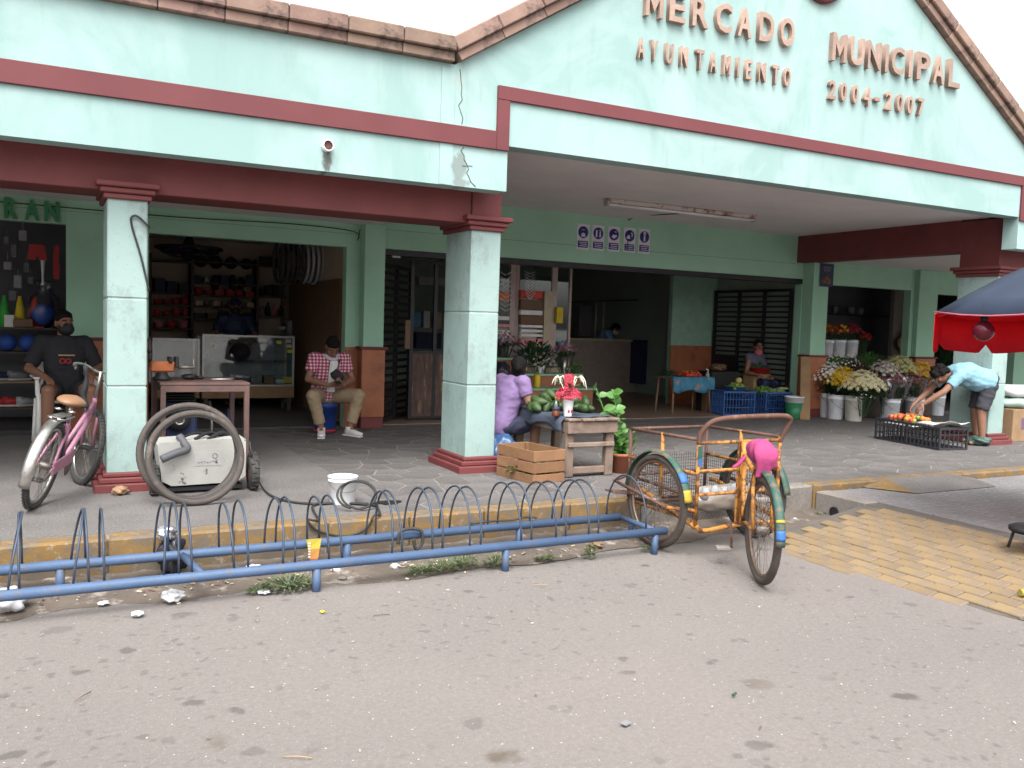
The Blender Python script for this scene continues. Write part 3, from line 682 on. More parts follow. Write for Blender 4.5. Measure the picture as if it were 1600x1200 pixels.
# big ceiling fan seen edge-on
c = W(295, 388, 13.2); fan = thing('ceiling_fan', 'large round black caged fan under bicycle shop ceiling', 'fan', (c.x, 13.2, c.z))
MB().torus((0, 0, 0), .44, .025, 36, 8).build('cage_rim', COLS['black'], fan)
g = MB()
for i in range(18): a = math.pi*2*i/18; g.tube([(0, 0, -.14), (.25*math.cos(a), .25*math.sin(a), -.12), (.44*math.cos(a), .44*math.sin(a), 0)], .006, 4)
g.build('cage_wire', COLS['black'], fan); MB().lathe([(.0, -.15), (.09, -.14), (.10, 0), (.05, .15), (.02, .17), (.02, 2.55-c.z), (0, 2.55-c.z)], 16).build('motor', COLS['black'], fan)
for i in range(5):
    a = 2*math.pi*i/5; R = rotz(a)@Matrix.Rotation(.35, 3, 'X'); MB().box(R@Vector((.24, 0, -.05)), (.34, .17, .006), R).build('blade', COLS['navy'], fan)
# display cases
def case(x0, x1, ytop, ybase, yfoot, Y, name, lab, dep=.5):
    l, r = W(x0, 560, Y).x, W(x1, 560, Y).x; zt = W((x0+x1)/2, ytop, Y).z; zb = W((x0+x1)/2, ybase, Y).z; zf = W((x0+x1)/2, yfoot, Y).z
    c = thing(name, lab, 'display case', ((l+r)/2, Y+dep/2, 0)); w = (r-l)/2; d = dep/2; q = .014
    g = MB()
    for sx in (-1, 1):
        for sy in (-1, 1): g.box((sx*(w-q), sy*(d-q), (zt+zb)/2), (2*q, 2*q, zt-zb))
    for z in (zt-q, zb+q):
        for sy in (-1, 1): g.box((0, sy*(d-q-.001), z), (2*w-.06, 2*q-.003, 2*q-.002))
        for sx in (-1, 1): g.box((sx*(w-q-.001), 0, z), (2*q-.003, 2*d-.06, 2*q-.002))
    g.build('metal_frame', MALU, c)
    MB().box((0, -d+.010, (zt+zb)/2), (2*w-.058, .005, zt-zb-.058)).build('front_glass', MGLASS, c); MB().box((0, 0, zt+.004), (2*w-.002, 2*d-.002, .006)).build('top_glass', MGLASS, c)
    MB().box((0, 0, zb-(zb-zf)/2-.002), (2*w+.01, 2*d+.01, zb-zf), bev=.006).build('wooden_base', cmat((.27, .17, .08)), c)
    MB().box((0, .05, zb+(zt-zb)*.5), (2*w-.07, 2*d-.12, .008)).build('glass_shelf', MGLASS, c); MB().box((0, d-.02, (zt+zb)/2), (2*w-.06, .008, zt-zb-.06)).build('back_panel', cmat((.24, .25, .27)), c)
    for sx in (-1, 1):
        for sy in (-1, 1): MB().box((sx*(w-.06), sy*(d-.06), zf/2), (.05, .05, zf)).build('foot', MDARKW, c)
    return l, r, zt, zb
l, r, zt, zb = case(316, 460, 524, 604, 622, 12.9, 'display_case', 'glass display case on wooden base with black helmet inside')
l2, r2, zt2, zb2 = case(238, 312, 529, 604, 622, 12.92, 'display_case', 'smaller glass display case behind the orange vise')
P = W(376, 552, 13.1); g = MB(); g.ell((0, 0, 0), (.15, .14, .13), 14, 10); o = g.build('helmet', COLS['black'], None, (P.x, 13.15, zb+(zt-zb)*.5+.125)); tag(o, 'black helmet inside the long glass display case', 'helmet')
for xx, yy, cc, nm in ((325, 556, 'silver', 'ring_part'), (336, 541, 'yellow', 'ring_part')):
    P = W(xx, yy, 13.12); o = MB().torus((0, 0, 0), .035, .012, 18, 8, Matrix.Rotation(math.pi/2, 3, 'X')).build(nm, COLS[cc], None, (P.x, 13.30, P.z)); tag(o, cc+' ring shaped bicycle part shown in the glass case', 'bicycle part')
for i, (xx, cc) in enumerate(((345, 'red'), (400, 'grey'), (420, 'brown'), (438, 'white'), (450, 'yellow'))):
    P = W(xx, 600, 13.1); o = MB().b2(-.07, .07, -.06, .06, 0, .06+.03*(i % 3), .006).build('parts_box', COLS[cc], None, (P.x, 13.15, zb+.03)); tag(o, cc+' parts box on the floor of the long glass case', 'box')
for (xx, yy, cc) in ((436, 535, 'yellow'), (451, 533, 'cream'), (452, 541, 'cream'), (453, 549, 'yellow')):
    P = W(xx, yy, 12.9); tag(MB().box((0, 0, 0), (.07, .002, .045)).build('price_sticker', COLS[cc], None, (P.x, 12.903, P.z)), ('yellow' if cc == 'yellow' else 'cream')+' sticker on the long display case glass, %s' % {436: 'leftmost', 451: 'topmost', 452: 'second from top', 453: 'lowest'}[xx], 'sticker')
# grinder cabinet in the shop's right corner
gm = thing('machine_cabinet', 'dark green workshop machine in the right corner of the bicycle shop', 'machine', (W(463, 520, 13.9).x, 14.1, 0))
MB().b2(-.2, .2, -.2, .2, 0, 1.1, .02).build('cabinet', COLS['teal'], gm); MB().b2(-.13, .13, -.14, .14, 1.1, 1.32, .02).build('motor_head', COLS['grey'], gm); MB().tube([(-.24, 0, 1.2), (.24, 0, 1.2)], .03, 10).build('spindle', COLS['silver'], gm)
dw = W(505, 470, 13.0)
part(MB().b2(3.385, 3.419, 11.4, 14.2, .02, 1.9, .004), 'brown_partition', COLS['brown'])

# ---- sports shop (left): shelf goods behind the window opening
YA = 11.9
rk = thing('sports_shelf', 'low wooden shelf rack inside the left shop window', 'shelf', (0, 0, 0))
l, r = -2.3, .55
for y in (513, 551, 597, 638): z = W(40, y, YA-.15).z; MB().b2(l, r, YA-.15, YA+.25, z-.014, z+.010, .003).build('shelf_board', MWOOD if y == 597 else MDARKW, rk)
for X in (-1.2, .5): MB().b2(X, X+.04, YA+.2, YA+.26, 0, W(40, 500, YA).z).build('shelf_post', MDARKW, rk)
def onshelf(x, y): P = W(x, y, YA); return (P.x, YA, W(40, y, YA-.15).z+.011)
for xx, cc in ((7, 'green'), (31, 'yellow'), (54, 'orange')):
    g = MB(); g.b2(-.095, .095, -.095, .095, 0, .012, .005); g.lathe([(.075, .0122), (.02, .36), (.012, .365), (0, .365)], 16)
    tag(g.build('training_cone', COLS[cc] if cc != 'orange' else cmat((.75, .10, .06)), None, onshelf(xx, 513)), dict(green='green', yellow='yellow', orange='red')[cc]+' training cone on the shelf in the left shop', 'cone', 'training cones in the left shop')
P = onshelf(15, 513); tag(MB().b2(-.05, .05, -.01, .01, 0, .14, .003).build('price_card', COLS['white'], None, (P[0], YA-.13, P[2])), 'white card standing in front of the green cone', 'card')
P = onshelf(36, 513); tag(MB().b2(-.11, .11, -.06, .06, 0, .10, .01).build('brown_box', COLS['brown'], None, (P[0], YA-.08, P[2]-0)), 'brown box in front of the yellow cone', 'box')
MPLAS = glassmat('clear_plastic_film', (.93, .94, .97), .3, .1)
P = onshelf(68, 513); bb = thing('plastic_bag', 'clear plastic bag holding blue balls beside the red cone', 'bag', P)
g = MB(); g.ell((0, 0, .14), (.15, .11, .14), 12, 8, jit=.05); g.build('blue_contents', COLS['blue'], bb)
g = MB(); g.lathe([(.02, .0), (.17, .03), (.20, .20), (.16, .36), (.05, .46), (.10, .55), (0, .52)], 14); 
for v in g.v: v += Vector((rs.uniform(-.015, .015), rs.uniform(-.015, .015), rs.uniform(-.012, .012)))
g.build('film', MPLAS, bb)
for xx, yy, cc, lab in ((12, 551, 'blue', 'blue ball on the second shelf of the left shop, nearest the photo edge'), (44, 551, 'blue', 'blue ball on the second shelf of the left shop beneath the red cone')):
    P = onshelf(xx, yy); tag(MB().ell((0, 0, .10), .10, 14, 10).build('ball', COLS[cc], None, P), lab, 'ball')
def shoe(xx, yy, cc, lab, rz, s=1):
    P = onshelf(xx, yy); o = thing('sports_shoe', lab, 'shoe', P, rz); MB().box((0, 0, .012), (.26*s, .09*s, .022), bev=.01).build('sole', COLS['white'], o)
    g = MB(); g.tube([(-.11*s, 0, .06), (-.04*s, 0, .065), (.05*s, 0, .05), (.12*s, 0, .038)], [.042*s, .045*s, .040*s, .022*s], 10); g.tube([(-.09*s, 0, .06), (-.09*s, 0, .115)], [.04*s, .036*s], 10); g.build('upper', COLS[cc], o)
shoe(8, 638, 'red', 'red sports shoe on the lowest shelf of the left shop, nearest the photo edge', .4); shoe(24, 638, 'red', 'red sports shoe on the lowest shelf, beside the silver one', .2); shoe(42, 638, 'silver', 'silver grey sports shoe on the lowest shelf of the left shop', .6)
shoe(6, 597, 'navy', 'dark blue sports shoe on the third shelf of the left shop', .5); shoe(30, 597, 'grey', 'grey sports shoe on the third shelf of the left shop', .3)
# clothes and gear hanging at the window
def hung(xx, y0, y1, w, cc, lab, nm, cat, shape):
    a, b = W(xx, y0, 11.45), W(xx, y1, 11.45); H = a.z-b.z; g = MB()
    poly = [(x*w, z*H) for x, z in shape]
    g.prism(poly, .02, Matrix.Translation((a.x, 11.45, b.z))@XZ)
    tag(g.build(nm, COLS[cc]), lab, cat)
hung(58, 382, 406, .10, 'red', 'red shorts hanging in the left shop window', 'shorts', 'shorts', [(-1, 0), (-.15, 0), (0, .45), (.15, 0), (1, 0), (.75, 1), (-.75, 1)])
hung(88, 384, 436, .035, 'red', 'red and grey strip of gear hanging at the window edge', 'hanging_strip', 'merchandise', [(-.8, 0), (.8, 0), (1, .4), (.6, .5), (1, 1), (-.6, 1), (-1, .55)])
o = thing('baseball_bat', 'white baseball bat hung in the left shop window', 'bat', W(67, 446, 11.5)); 
MB().lathe([(.02, 0), (.025, .01), (.014, .03), (.013, .12), (.028, .33), (.024, .345), (0, .35)], 10).build('bat', COLS['white'], o)
for i, (xx, yy, cc) in enumerate(((10, 375, 'grey'), (36, 368, 'silver'), (22, 392, 'grey'), (12, 415, 'silver'), (42, 418, 'grey'), (28, 440, 'silver'), (48, 438, 'grey'), (20, 462, 'grey'), (84, 470, 'navy'))):
    P = W(xx, yy, 12.35); g = MB(); g.box((0, 0, 0), (.07+.02*(i % 2), .03, .10+.03*(i % 3)), bev=.012); g.tube([(0, 0, .07), (0, 0, .16)], .004, 5)
    tag(g.build('hanging_package', COLS[cc], None, P), '%s package hanging on the dark back wall of left shop' % ('dark blue' if cc == 'navy' else cc), 'package', 'packages hanging in the left shop')
part(MB().b2(-2.4, .158, YW+.04, YW+.09, 0, .05), 'window_sill', MBLACK)

# ---- market hall: kiosk, counters, gates
kg = thing('glass_kiosk', 'glazed stall with pale frames and red striped stock inside market hall', 'stall', (0, 0, 0))
YKI = 12.6
MPOST = cmat((.50, .40, .37))
for xx, w in ((801, 8), (808, 5), (866, 8), (891, 3)):
    a = W(xx-w/2, 480, YKI).x; b = W(xx+w/2, 480, YKI).x; MB().b2(a, b, YKI, YKI+.06, W(xx, 572, YKI).z, 2.55).build('frame_post', MPOST, kg)
MB().b2(W(760, 500, YKI).x, W(893, 500, YKI).x, YKI-.01, YKI+.5, .0, W(820, 574, YKI).z).build('kiosk_base', COLS['cream'], kg)
for a, b in ((763, 797), (812, 862), (870, 889)): MB().b2(W(a, 500, YKI).x, W(b, 500, YKI).x, YKI+.02, YKI+.026, W(820, 572, YKI).z, 2.5).build('glass_pane', MGLASS, kg)
KST = dict(COLS); KST.update(white=cmat((.85, .82, .80)), red=cmat((.62, .07, .05)), orange=cmat((.70, .22, .10)), pink=cmat((.70, .30, .30)))
for i, (x0, y0, x1, y1, cc) in enumerate(((765, 455, 796, 470, 'orange'), (814, 454, 848, 466, 'red'), (814, 485, 848, 492, 'white'), (766, 494, 796, 500, 'white'), (814, 508, 848, 512, 'white'), (814, 515, 848, 519, 'white'), (814, 522, 848, 526, 'white'), (814, 529, 848, 540, 'pink'), (766, 506, 796, 511, 'pink'), (766, 516, 796, 524, 'white'), (850, 455, 862, 540, 'cream'), (814, 493, 848, 507, 'brown'), (814, 468, 848, 484, 'brown'), (870, 480, 880, 505, 'yellow'))):
    wb(x0, y0, x1, y1, 12.50, .08).build('folded_stock', KST[cc], kg)
# zebra palm fronds painted on the glass upper panes: white ribs
g = MB()
for k in range(9):
    for s in (-1, 1):
        P = W(790, 430+k*7, 12.45); g.tube([P, P+Vector((s*.10, 0, .05))], .008, 4)
        P = W(828, 428+k*5, 12.45); g.tube([P, P+Vector((s*.09, 0, .04+.008*k))], .007, 4)
g.build('white_fringe', COLS['white'], kg)
# long counter in the hall
ct = thing('hall_counter', 'long dim food counter with thin posts at the back of market hall', 'counter', (0, 0, 0)); YCT = 15.6
l, r = W(880, 560, YCT).x, W(1048, 560, YCT).x; zt = W(960, 530, YCT).z
MB().b2(l, r, YCT, YCT+.5, 0, zt-.04).build('counter_front', cmat((.30, .25, .21)), ct); MB().b2(l-.05, r+.05, YCT-.06, YCT+.55, zt-.04, zt, .005).build('counter_top', COLS['cream'], ct)
for xx in (932, 944, 1008): X = W(xx, 500, YCT).x; MB().tube([(X, YCT+.03, zt), (X, YCT+.03, W(xx, 470, YCT).z)], .012, 8).build('post', MALU, ct)
X0_, X1q = W(890, 470, YCT).x, W(1015, 470, YCT).x; MB().tube([(X0_, YCT+.03, W(890, 472, YCT).z), (X1q, YCT+.03, W(1015, 468, YCT).z)], .015, 8).build('rail', MBLACK, ct)
tag(wb(1002, 532, 1050, 600, 15.2, .5).build('blue_cabinet', COLS['navy']), 'dark blue cabinet at the right end of the dim hall counter', 'cabinet')
tag(wb(966, 445, 978, 530, 16.4, .2).build('hall_post', COLS['brown']), 'dark brown post behind the hall counter', 'post')
tag(wb(923, 445, 937, 470, 18.45, .03).build('wall_poster', COLS['red']), 'dull red poster on the far green hall wall', 'poster')
for i, (x0, y0, x1, y1, cc) in enumerate(((905, 478, 925, 525, 'grey'), (950, 480, 962, 520, 'cream'), (985, 482, 1000, 528, 'grey'), (1016, 508, 1034, 530, 'white'), (1036, 478, 1046, 525, 'black'))):
    tag(wb(x0, y0, x1, y1, 17.4, .3).build('kitchen_unit', COLS[cc]), '%s kitchen unit behind the hall counter, %s' % (cc, ('leftmost', 'left of the brown post', 'right of the brown post', 'low beside the right person', 'tallest at right')[i]), 'kitchen unit')
part(MB().b2(W(1050, 500, 13.06).x, 11.195, 13.06, 13.16, 0, 3.0), 'hall_partition', cmat((.26, .42, .33))); part(MB().b2(W(1050, 500, 13.05).x-.003, 11.19, 13.04, 13.065, 0, W(1075, 540, 13.05).z), 'hall_wainscot', MTERRA)
# right gate leaf, swung open, slats converging into the hall
gt = thing('iron_gate', 'black iron gate leaf folded open behind the vegetable seller', 'gate', (0, 0, 0))
a = Vector((11.10, 13.0, 0)); b = Vector((11.10, 11.06, 0))
d = Vector((b.x-a.x, b.y-a.y, 0)); L = d.length; d.normalize(); ang = math.atan2(d.y, d.x); R = rotz(ang); c0 = Vector((a.x, a.y, 0))
for t in (.01, .34, .67, .99): MB().box(c0+d*L*t+Vector((0, 0, 1.07)), (.05, .045, 2.13), R).build('gate_stile', MBLACK, gt)
for z in (.05, 2.11): MB().box(c0+d*L*.5+Vector((0, 0, z)), (L, .04, .05), R).build('gate_rail', MBLACK, gt)
for k in range(22): MB().box(c0+d*L*.5+Vector((0, 0, .12+k*.09)), (L-.03, .02, .028), R@Matrix.Rotation(.5, 3, 'X')).build('gate_slat', MBLACK, gt)
MB().box(c0+d*L*.16+Vector((0, 0, .5)), (L*.3, .012, .9), R).build('sheet_panel', MBLACK, gt)
# left gate: half folded leaf and a rusted sheet door beside it
gl = thing('iron_gate', 'black slatted iron gate leaf standing half open beside tiled pilaster', 'gate', (0, 0, 0))
a = Vector((XE0+.06, YW+.16, 0)); b = Vector((4.62, 12.0, 0)); d = b-a; L = d.length; d.normalize(); R = rotz(math.atan2(d.y, d.x))
for t in (.02, .5, .98): MB().box(a+d*L*t+Vector((0, 0, 1.07)), (.055, .05, 2.12), R).build('gate_stile', MBLACK, gl)
for z in (.05, 2.10): MB().box(a+d*L*.5+Vector((0, 0, z)), (L, .045, .05), R).build('gate_rail', MBLACK, gl)
for k in range(20): MB().box(a+d*L*.5+Vector((0, 0, .14+k*.098)), (L-.03, .022, .034), R@Matrix.Rotation(.6, 3, 'X')).build('gate_slat', MBLACK, gl)
MRUSTD = NT('rusted_sheet'); z_ = MRUSTD.sep(MRUSTD.tc.outputs['Object'])[2]
cc_ = MRUSTD.ramp(MRUSTD.noise(5, 9, .75, vec=MRUSTD.coord((3, 3, .5))), [(.40, (.05, .03, .028)), (.56, (.11, .065, .045)), (.66, (.36, .25, .15))]); MRUSTD.base(cc_); MRUSTD.rough(.8); MRUSTD = MRUSTD.mat
gd = thing('sheet_door', 'rusty sheet metal half door with barred upper part by the near right column', 'door', (0, 0, 0))
YD = 11.35; l, r = W(641, 600, YD).x, W(705, 600, YD).x
MB().b2(l, r, YD, YD+.02, .06, W(665, 553, YD).z, .003).build('rusted_panel', MRUSTD, gd)
for X in (l, (l+r)/2+.04, r): MB().b2(X-.025, X+.025, YD-.005, YD+.04, .03, 2.2).build('door_stile', MBLACK, gd)
for z in (.05, W(665, 553, YD).z+.02, 2.18): MB().b2(l+.026, r-.026, YD, YD+.035, z-.02, z+.02).build('door_rail', MBLACK, gd)
g = wb(703, 470, 712, 500, YD-.01, .02)
tag(wb(633, 500, 641, 545, YD-.02, .018).build('chain_lock', COLS['brown']), 'rusty chain and lock on the sheet metal door edge', 'lock')
tag(wb(613, 395, 626, 403, 10.84, .02).build('ballast_box', COLS['silver'], None), 'small pale junction box on the black door header', 'junction box')
# hall goods glimpsed through the left door
for i, (x0, y0, x1, y1, cc) in enumerate(((645, 488, 658, 510, 'skyblue'), (662, 486, 672, 512, 'white'), (676, 488, 690, 515, 'cream'), (646, 512, 690, 518, 'grey'), (650, 520, 690, 545, 'navy'), (655, 434, 696, 446, 'silver'))):
    tag(wb(x0, y0, x1, y1, 16.5, .25).build('hall_goods', COLS[cc]), '%s goods deep in the hall seen through the left doorway, %s' % (cc, ('leftmost', 'middle', 'right', 'thin row', 'lowest block', 'hanging high up')[i]), 'merchandise')
# stripe of light bulbs string
# posters on the wall: five blue safety notices
MPB = cmat((.03, .035, .20)); MPW = cmat((.62, .60, .66))
for i, xx in enumerate((911, 934.5, 959, 983.5, 1006.5)):
    yy = 370+(xx-911)*.075; P = W(xx, yy, YW-.004); s_ = 1
    p = thing('safety_notice', ('blue and white safety notice with mask wearing pictogram, leftmost of five', 'blue and white safety notice with two figures, second of five', 'blue and white safety notice with hand washing, middle of five', 'blue and white safety notice with spray bottle, fourth of five', 'blue and white safety notice with vertical arm figure, rightmost of five')[i], 'notice', P, group='five safety notices over the entrance')
    MB().box((0, 0, 0), (.205, .004, .36)).build('paper', MPW, p)
    MB().lathe([(.085, 0), (.085, .003), (0, .003)], 24, Matrix.Translation((0, -.002, .065))@M90).build('blue_disc', MPB, p)
    MB().box((0, -.0035, -.105), (.17, .003, .095)).build('text_block', MPB, p)
    g = MB()
    for k in range(3): g.box((rs.uniform(-.008, .008), -.0055, -.078-k*.026), (.135-.02*(k % 2), .002, .009))
    g.build('text_lines', MPW, p); g = MB(); y_ = -.0065
    if i == 0: g.prism([(-.035, .0), (.035, .0), (.03, .045), (0, .06), (-.03, .045)], .002, Matrix.Translation((0, y_, .0))@XZ); g.box((0, y_, .10), (.05, .002, .008))
    elif i == 1: g.box((-.032, y_, .06), (.026, .002, .10)); g.box((.03, y_, .05), (.022, .002, .075)); g.box((.03, y_, .105), (.035, .002, .012))
    elif i == 2: g.prism([(-.04, .02), (.0, -.005), (.05, .03), (.045, .055), (.01, .05), (-.02, .055)], .002, Matrix.Translation((0, y_, .01))@XZ); g.box((.025, y_, .105), (.04, .002, .012))
    elif i == 3: g.prism([(-.055, -.0), (.01, -.0), (.0, .045), (-.02, .06), (-.05, .03)], .002, Matrix.Translation((0, y_, .02))@XZ); g.box((.04, y_, .075), (.018, .002, .05)); g.box((.028, y_, .105), (.03, .002, .012))
    else: g.box((0, y_, .055), (.028, .002, .11)); g.lathe([(.026, 0), (.026, .002), (0, .002)], 14, Matrix.Translation((0, y_+.001, .115))@M90)
    g.build('pictogram', MPW, p)
P = W(1292, 430, 10.60); pp = thing('picture_poster', 'small dark poster with reddish fruit picture on the right pilaster', 'poster', (P.x, 10.60, P.z))
MB().box((0, 0, 0), (.30, .006, .38)).build('sheet', COLS['navy'], pp)
g = MB(); [g.lathe([(q, 0), (q, .003), (0, .003)], 14, Matrix.Translation((x, -.003-.001*i, z))@M90) for i, (x, z, q) in enumerate(((-.06, -.09, .05), (.04, -.10, .06), (-.01, -.04, .045)))]; g.build('fruit_print', COLS['brown'], pp)
g = MB(); [g.box((0, -.0045, .13-.03*k), (.2-.03*k, .003, .010)) for k in range(3)]; g.build('text_lines', COLS['grey'], pp)
# ------------------------------------------------------------------ foreground things
def pb(g, name, m, par, kind=None):                  # geometry given in world coordinates, hung under its thing
    top = par
    inv = par.matrix_basis.inverted() if par.parent is None else Matrix.Identity(4)
    for i, v in enumerate(g.v): g.v[i] = inv@v
    return g.build(name, m, par, kind=kind)
MRB = mat('blue_rack_paint', (.062, .105, .19), (.05, .085, .155), 6, .55, bump=.25, dirt=(.10, .09, .085), dscale=14, dlo=.56, dhi=.68)
MRBD = mat('worn_hoop_steel', (.055, .075, .11), (.04, .05, .07), 10, .5, .3, bump=.1)
MORG = mat('rusty_orange_paint', (.45, .20, .04), (.36, .15, .03), 8, .6, bump=.3, dirt=(.10, .042, .022), dscale=13, dlo=.47, dhi=.57)
MRUST = mat('brown_rusty_pipe', (.13, .065, .045), (.085, .045, .035), 14, .75, .2, bump=.4, dirt=(.28, .17, .13), dscale=10, dlo=.56, dhi=.7)
MGRNF = mat('green_fender', (.028, .085, .065), (.022, .06, .045), 7, .6, bump=.3, dirt=(.12, .09, .065), dscale=13, dlo=.50, dhi=.62)
MSPOKE = mat('spoke_steel', (.22, .19, .17), (.13, .11, .10), 20, .5, .6, bump=0)
MRIM = mat('rusty_rim', (.22, .17, .14), (.14, .09, .065), 10, .5, .6, bump=.1, dirt=(.12, .06, .04), dscale=12)

# ---- blue bicycle rack
YR0, YR1, ZR = 5.10, 5.61, -.10
rack = thing('bicycle_rack', 'long low blue steel bicycle rack with hoops beside yellow kerb', 'bicycle rack', (1.9, 5.35, RZ))
xs0, xs1 = -1.6, px(1040, 826, YR0)
pb(MB().tube([(xs0, YR0, ZR), (xs1, YR0, ZR)], .030, 14), 'front_rail', MRB, rack); pb(MB().tube([(xs0, YR1, ZR), (px(968, 803, YR1), YR1, ZR)], .030, 14), 'rear_rail', MRB, rack)
xr = px(968, 803, YR1); pb(MB().tube([(xr, YR1, ZR), (xs1-.07, YR0, ZR)], .020, 10), 'end_brace', MRB, rack)
X = px(312, 897, YR0); pb(MB().tube([(X+.02, YR0, ZR), (X-.03, YR1, ZR)], .022, 10), 'cross_brace', MRB, rack); pb(MB().tube([(-1.2, YR0, ZR), (-1.2, YR1, ZR)], .022, 10), 'cross_brace', MRB, rack)
for x in (495, 790, 1022): X = px(x, 870, YR0); pb(MB().tube([(X, YR0, ZR-.02), (X, YR0, RZ-.02)], .026, 10), 'leg', MRB, rack)
for X in (.05, 1.75, 3.05, 4.05): pb(MB().tube([(X, YR1, ZR-.02), (X, YR1, RZ-.02)], .026, 10), 'leg', MRB, rack)
rh = random.Random(2)
for x in (-60, -40, 12, 30, 114, 139, 163, 256, 279.5, 300, 366, 388, 442, 461, 514, 534, 612, 628, 674.5, 690.5, 733, 750, 813, 829, 867, 882, 918, 933, 1007):
    X = px(x, 880, YR0); H = .335+rh.uniform(-.012, .012); sk = rh.uniform(-.02, .02)+(.05 if x in (114, 12) else 0)
    pts = [(X, YR0, ZR+.02)]+[(X+sk*math.sin(math.pi*k/16)+.0, YR0+(YR1-YR0)*(.5-.5*math.cos(math.pi*k/16)), ZR+.03+H*math.sin(math.pi*k/16)**.85) for k in range(1, 16)]+[(X+.0, YR1, ZR+.02)]
    pb(MB().tube(pts, .0068, 7), 'hoop', MRBD, rack)

# ---- wheels
def wheel(par, c, axle, R=.345, tw=.022, nm='wheel', ns=28, rimm=None, tyrem=None, sp=None):
    c = Vector(c); z = Vector(axle).normalized(); x = Vector((0, 0, 1)); y = z.cross(x).normalized(); x = y.cross(z); M3 = Matrix((x, y, z)).transposed()
    w = pb(MB().torus(c, R-tw, tw, 44, 9, M3), nm, tyrem or MTYRE, par)
    sub = lambda g, n_, m_, k=None: (setattr(g, 'v', [par.matrix_basis.inverted()@v for v in g.v]), g.build(n_, m_, w, kind=k))[1]
    sub(MB().torus(c, R-2*tw-.006, .013, 44, 6, M3), 'rim', rimm or MRIM)
    g = MB()
    for k in range(ns):
        a = 2*math.pi*k/ns; b = a+(.35 if k % 2 else -.35); s = .028 if k % 4 < 2 else -.028
        g.tube([c+M3@Vector((.025*math.cos(b), .025*math.sin(b), s)), c+M3@Vector(((R-2*tw-.012)*math.cos(a), (R-2*tw-.012)*math.sin(a), 0))], .0022, 3, caps=False)
    sub(g, 'spokes', sp or MSPOKE, 'stuff'); sub(MB().tube([c-z*.045, c-z*.03, c+z*.03, c+z*.045], [.012, .03, .03, .012], 12), 'hub', MSPOKE)
    return w
def fender(par, c, axle, fwd, R, a0, a1, w, m, bands=()):
    c = Vector(c); z = Vector(axle).normalized(); f = Vector(fwd); up = Vector((0, 0, 1)); N = 26; vs = []; fs = []
    def ring(a, dr): 
        d = f*math.cos(a)+up*math.sin(a); return [c+d*(R+dr-.016*abs(q)**2)+z*(w*.5*q) for q in (-1, -.6, -.2, .2, .6, 1)]
    def strip(a0, a1, N, dr, mm, nm, p):
        g = MB(); vs = []
        for i in range(N+1):
            a = a0+(a1-a0)*i/N; vs += ring(a, dr+.003)+ring(a, dr)[::-1]
        fs = []
        for i in range(N):
            for k in range(12): fs.append((i*12+k, i*12+(k+1) % 12, (i+1)*12+(k+1) % 12, (i+1)*12+k))
        fs += [list(range(12)), [N*12+k for k in range(12)]]
        g.add(vs, fs, True); 
        if p is par: return pb(g, nm, mm, par)
        g.v = [par.matrix_basis.inverted()@v for v in g.v]; return g.build(nm, mm, p)
    fd = strip(a0, a1, N, .0, m, 'fender', par)
    for (b0, b1, bm, nm) in bands: strip(b0, b1, 4, .004, bm, nm, fd)
    return fd
MBLT = cmat((.035, .12, .32)); MYLT = cmat((.42, .28, .03))

# ---- cargo tricycle
ZH = RZ+.352
tri = thing('cargo_tricycle', 'rusty orange cargo tricycle with wire cage and pink covered saddle', 'tricycle', (4.5, 5.0, RZ))
MTYD = mat('dusty_brown_tyre', (.075, .06, .05), (.045, .037, .032), 9, .85, bump=.4, bscale=90, dirt=(.13, .10, .08), dscale=10)
wheel(tri, (4.01, 5.25, ZH), (1, 0, 0), .352, .024, tyrem=MTYD); wheel(tri, (4.96, 5.25, ZH), (1, 0, 0), .352, .024)
hd = Vector((math.sin(rad(27)), math.cos(rad(27)), 0)); ax = Vector((hd.y, -hd.x, 0)); hc = Vector((4.10, 4.235, ZH))
wheel(tri, hc, ax, .352, .026, tyrem=MTYD)
fender(tri, (4.01, 5.25, ZH), (1, 0, 0), (0, 1, 0), .385, rad(5), rad(172), .066, MGRNF, ((rad(138), rad(150), MBLT, 'blue_tape'), (rad(158), rad(171), MYLT, 'yellow_tape')))
fender(tri, (4.96, 5.25, ZH), (1, 0, 0), (0, 1, 0), .385, rad(5), rad(172), .066, MGRNF)
fender(tri, hc, ax, hd, .385, rad(78), rad(183), .058, MGRNF, ((rad(168), rad(177), MBLT, 'blue_tape'), (rad(158), rad(160.5), MYLT, 'yellow_tape')))
BX0, BX1, BY0, BY1, ZT = 4.115, 4.892, 4.92, 5.755, .59
tp = .0145
for (p, q, m) in (((BX0, BY0), -.03, MORG), ((BX1, BY0), -.03, MORG), ((BX0, BY1), .02, MRUST), ((BX1, BY1), .02, MRUST), ((BX0, 5.34), .0, MORG), ((BX1, 5.34), .0, MORG)):
    pb(MB().tube([(p[0], p[1], q), (p[0], p[1], ZT-(.02 if p[1] > 5.5 else 0))], tp, 9), 'cage_post', m, tri)
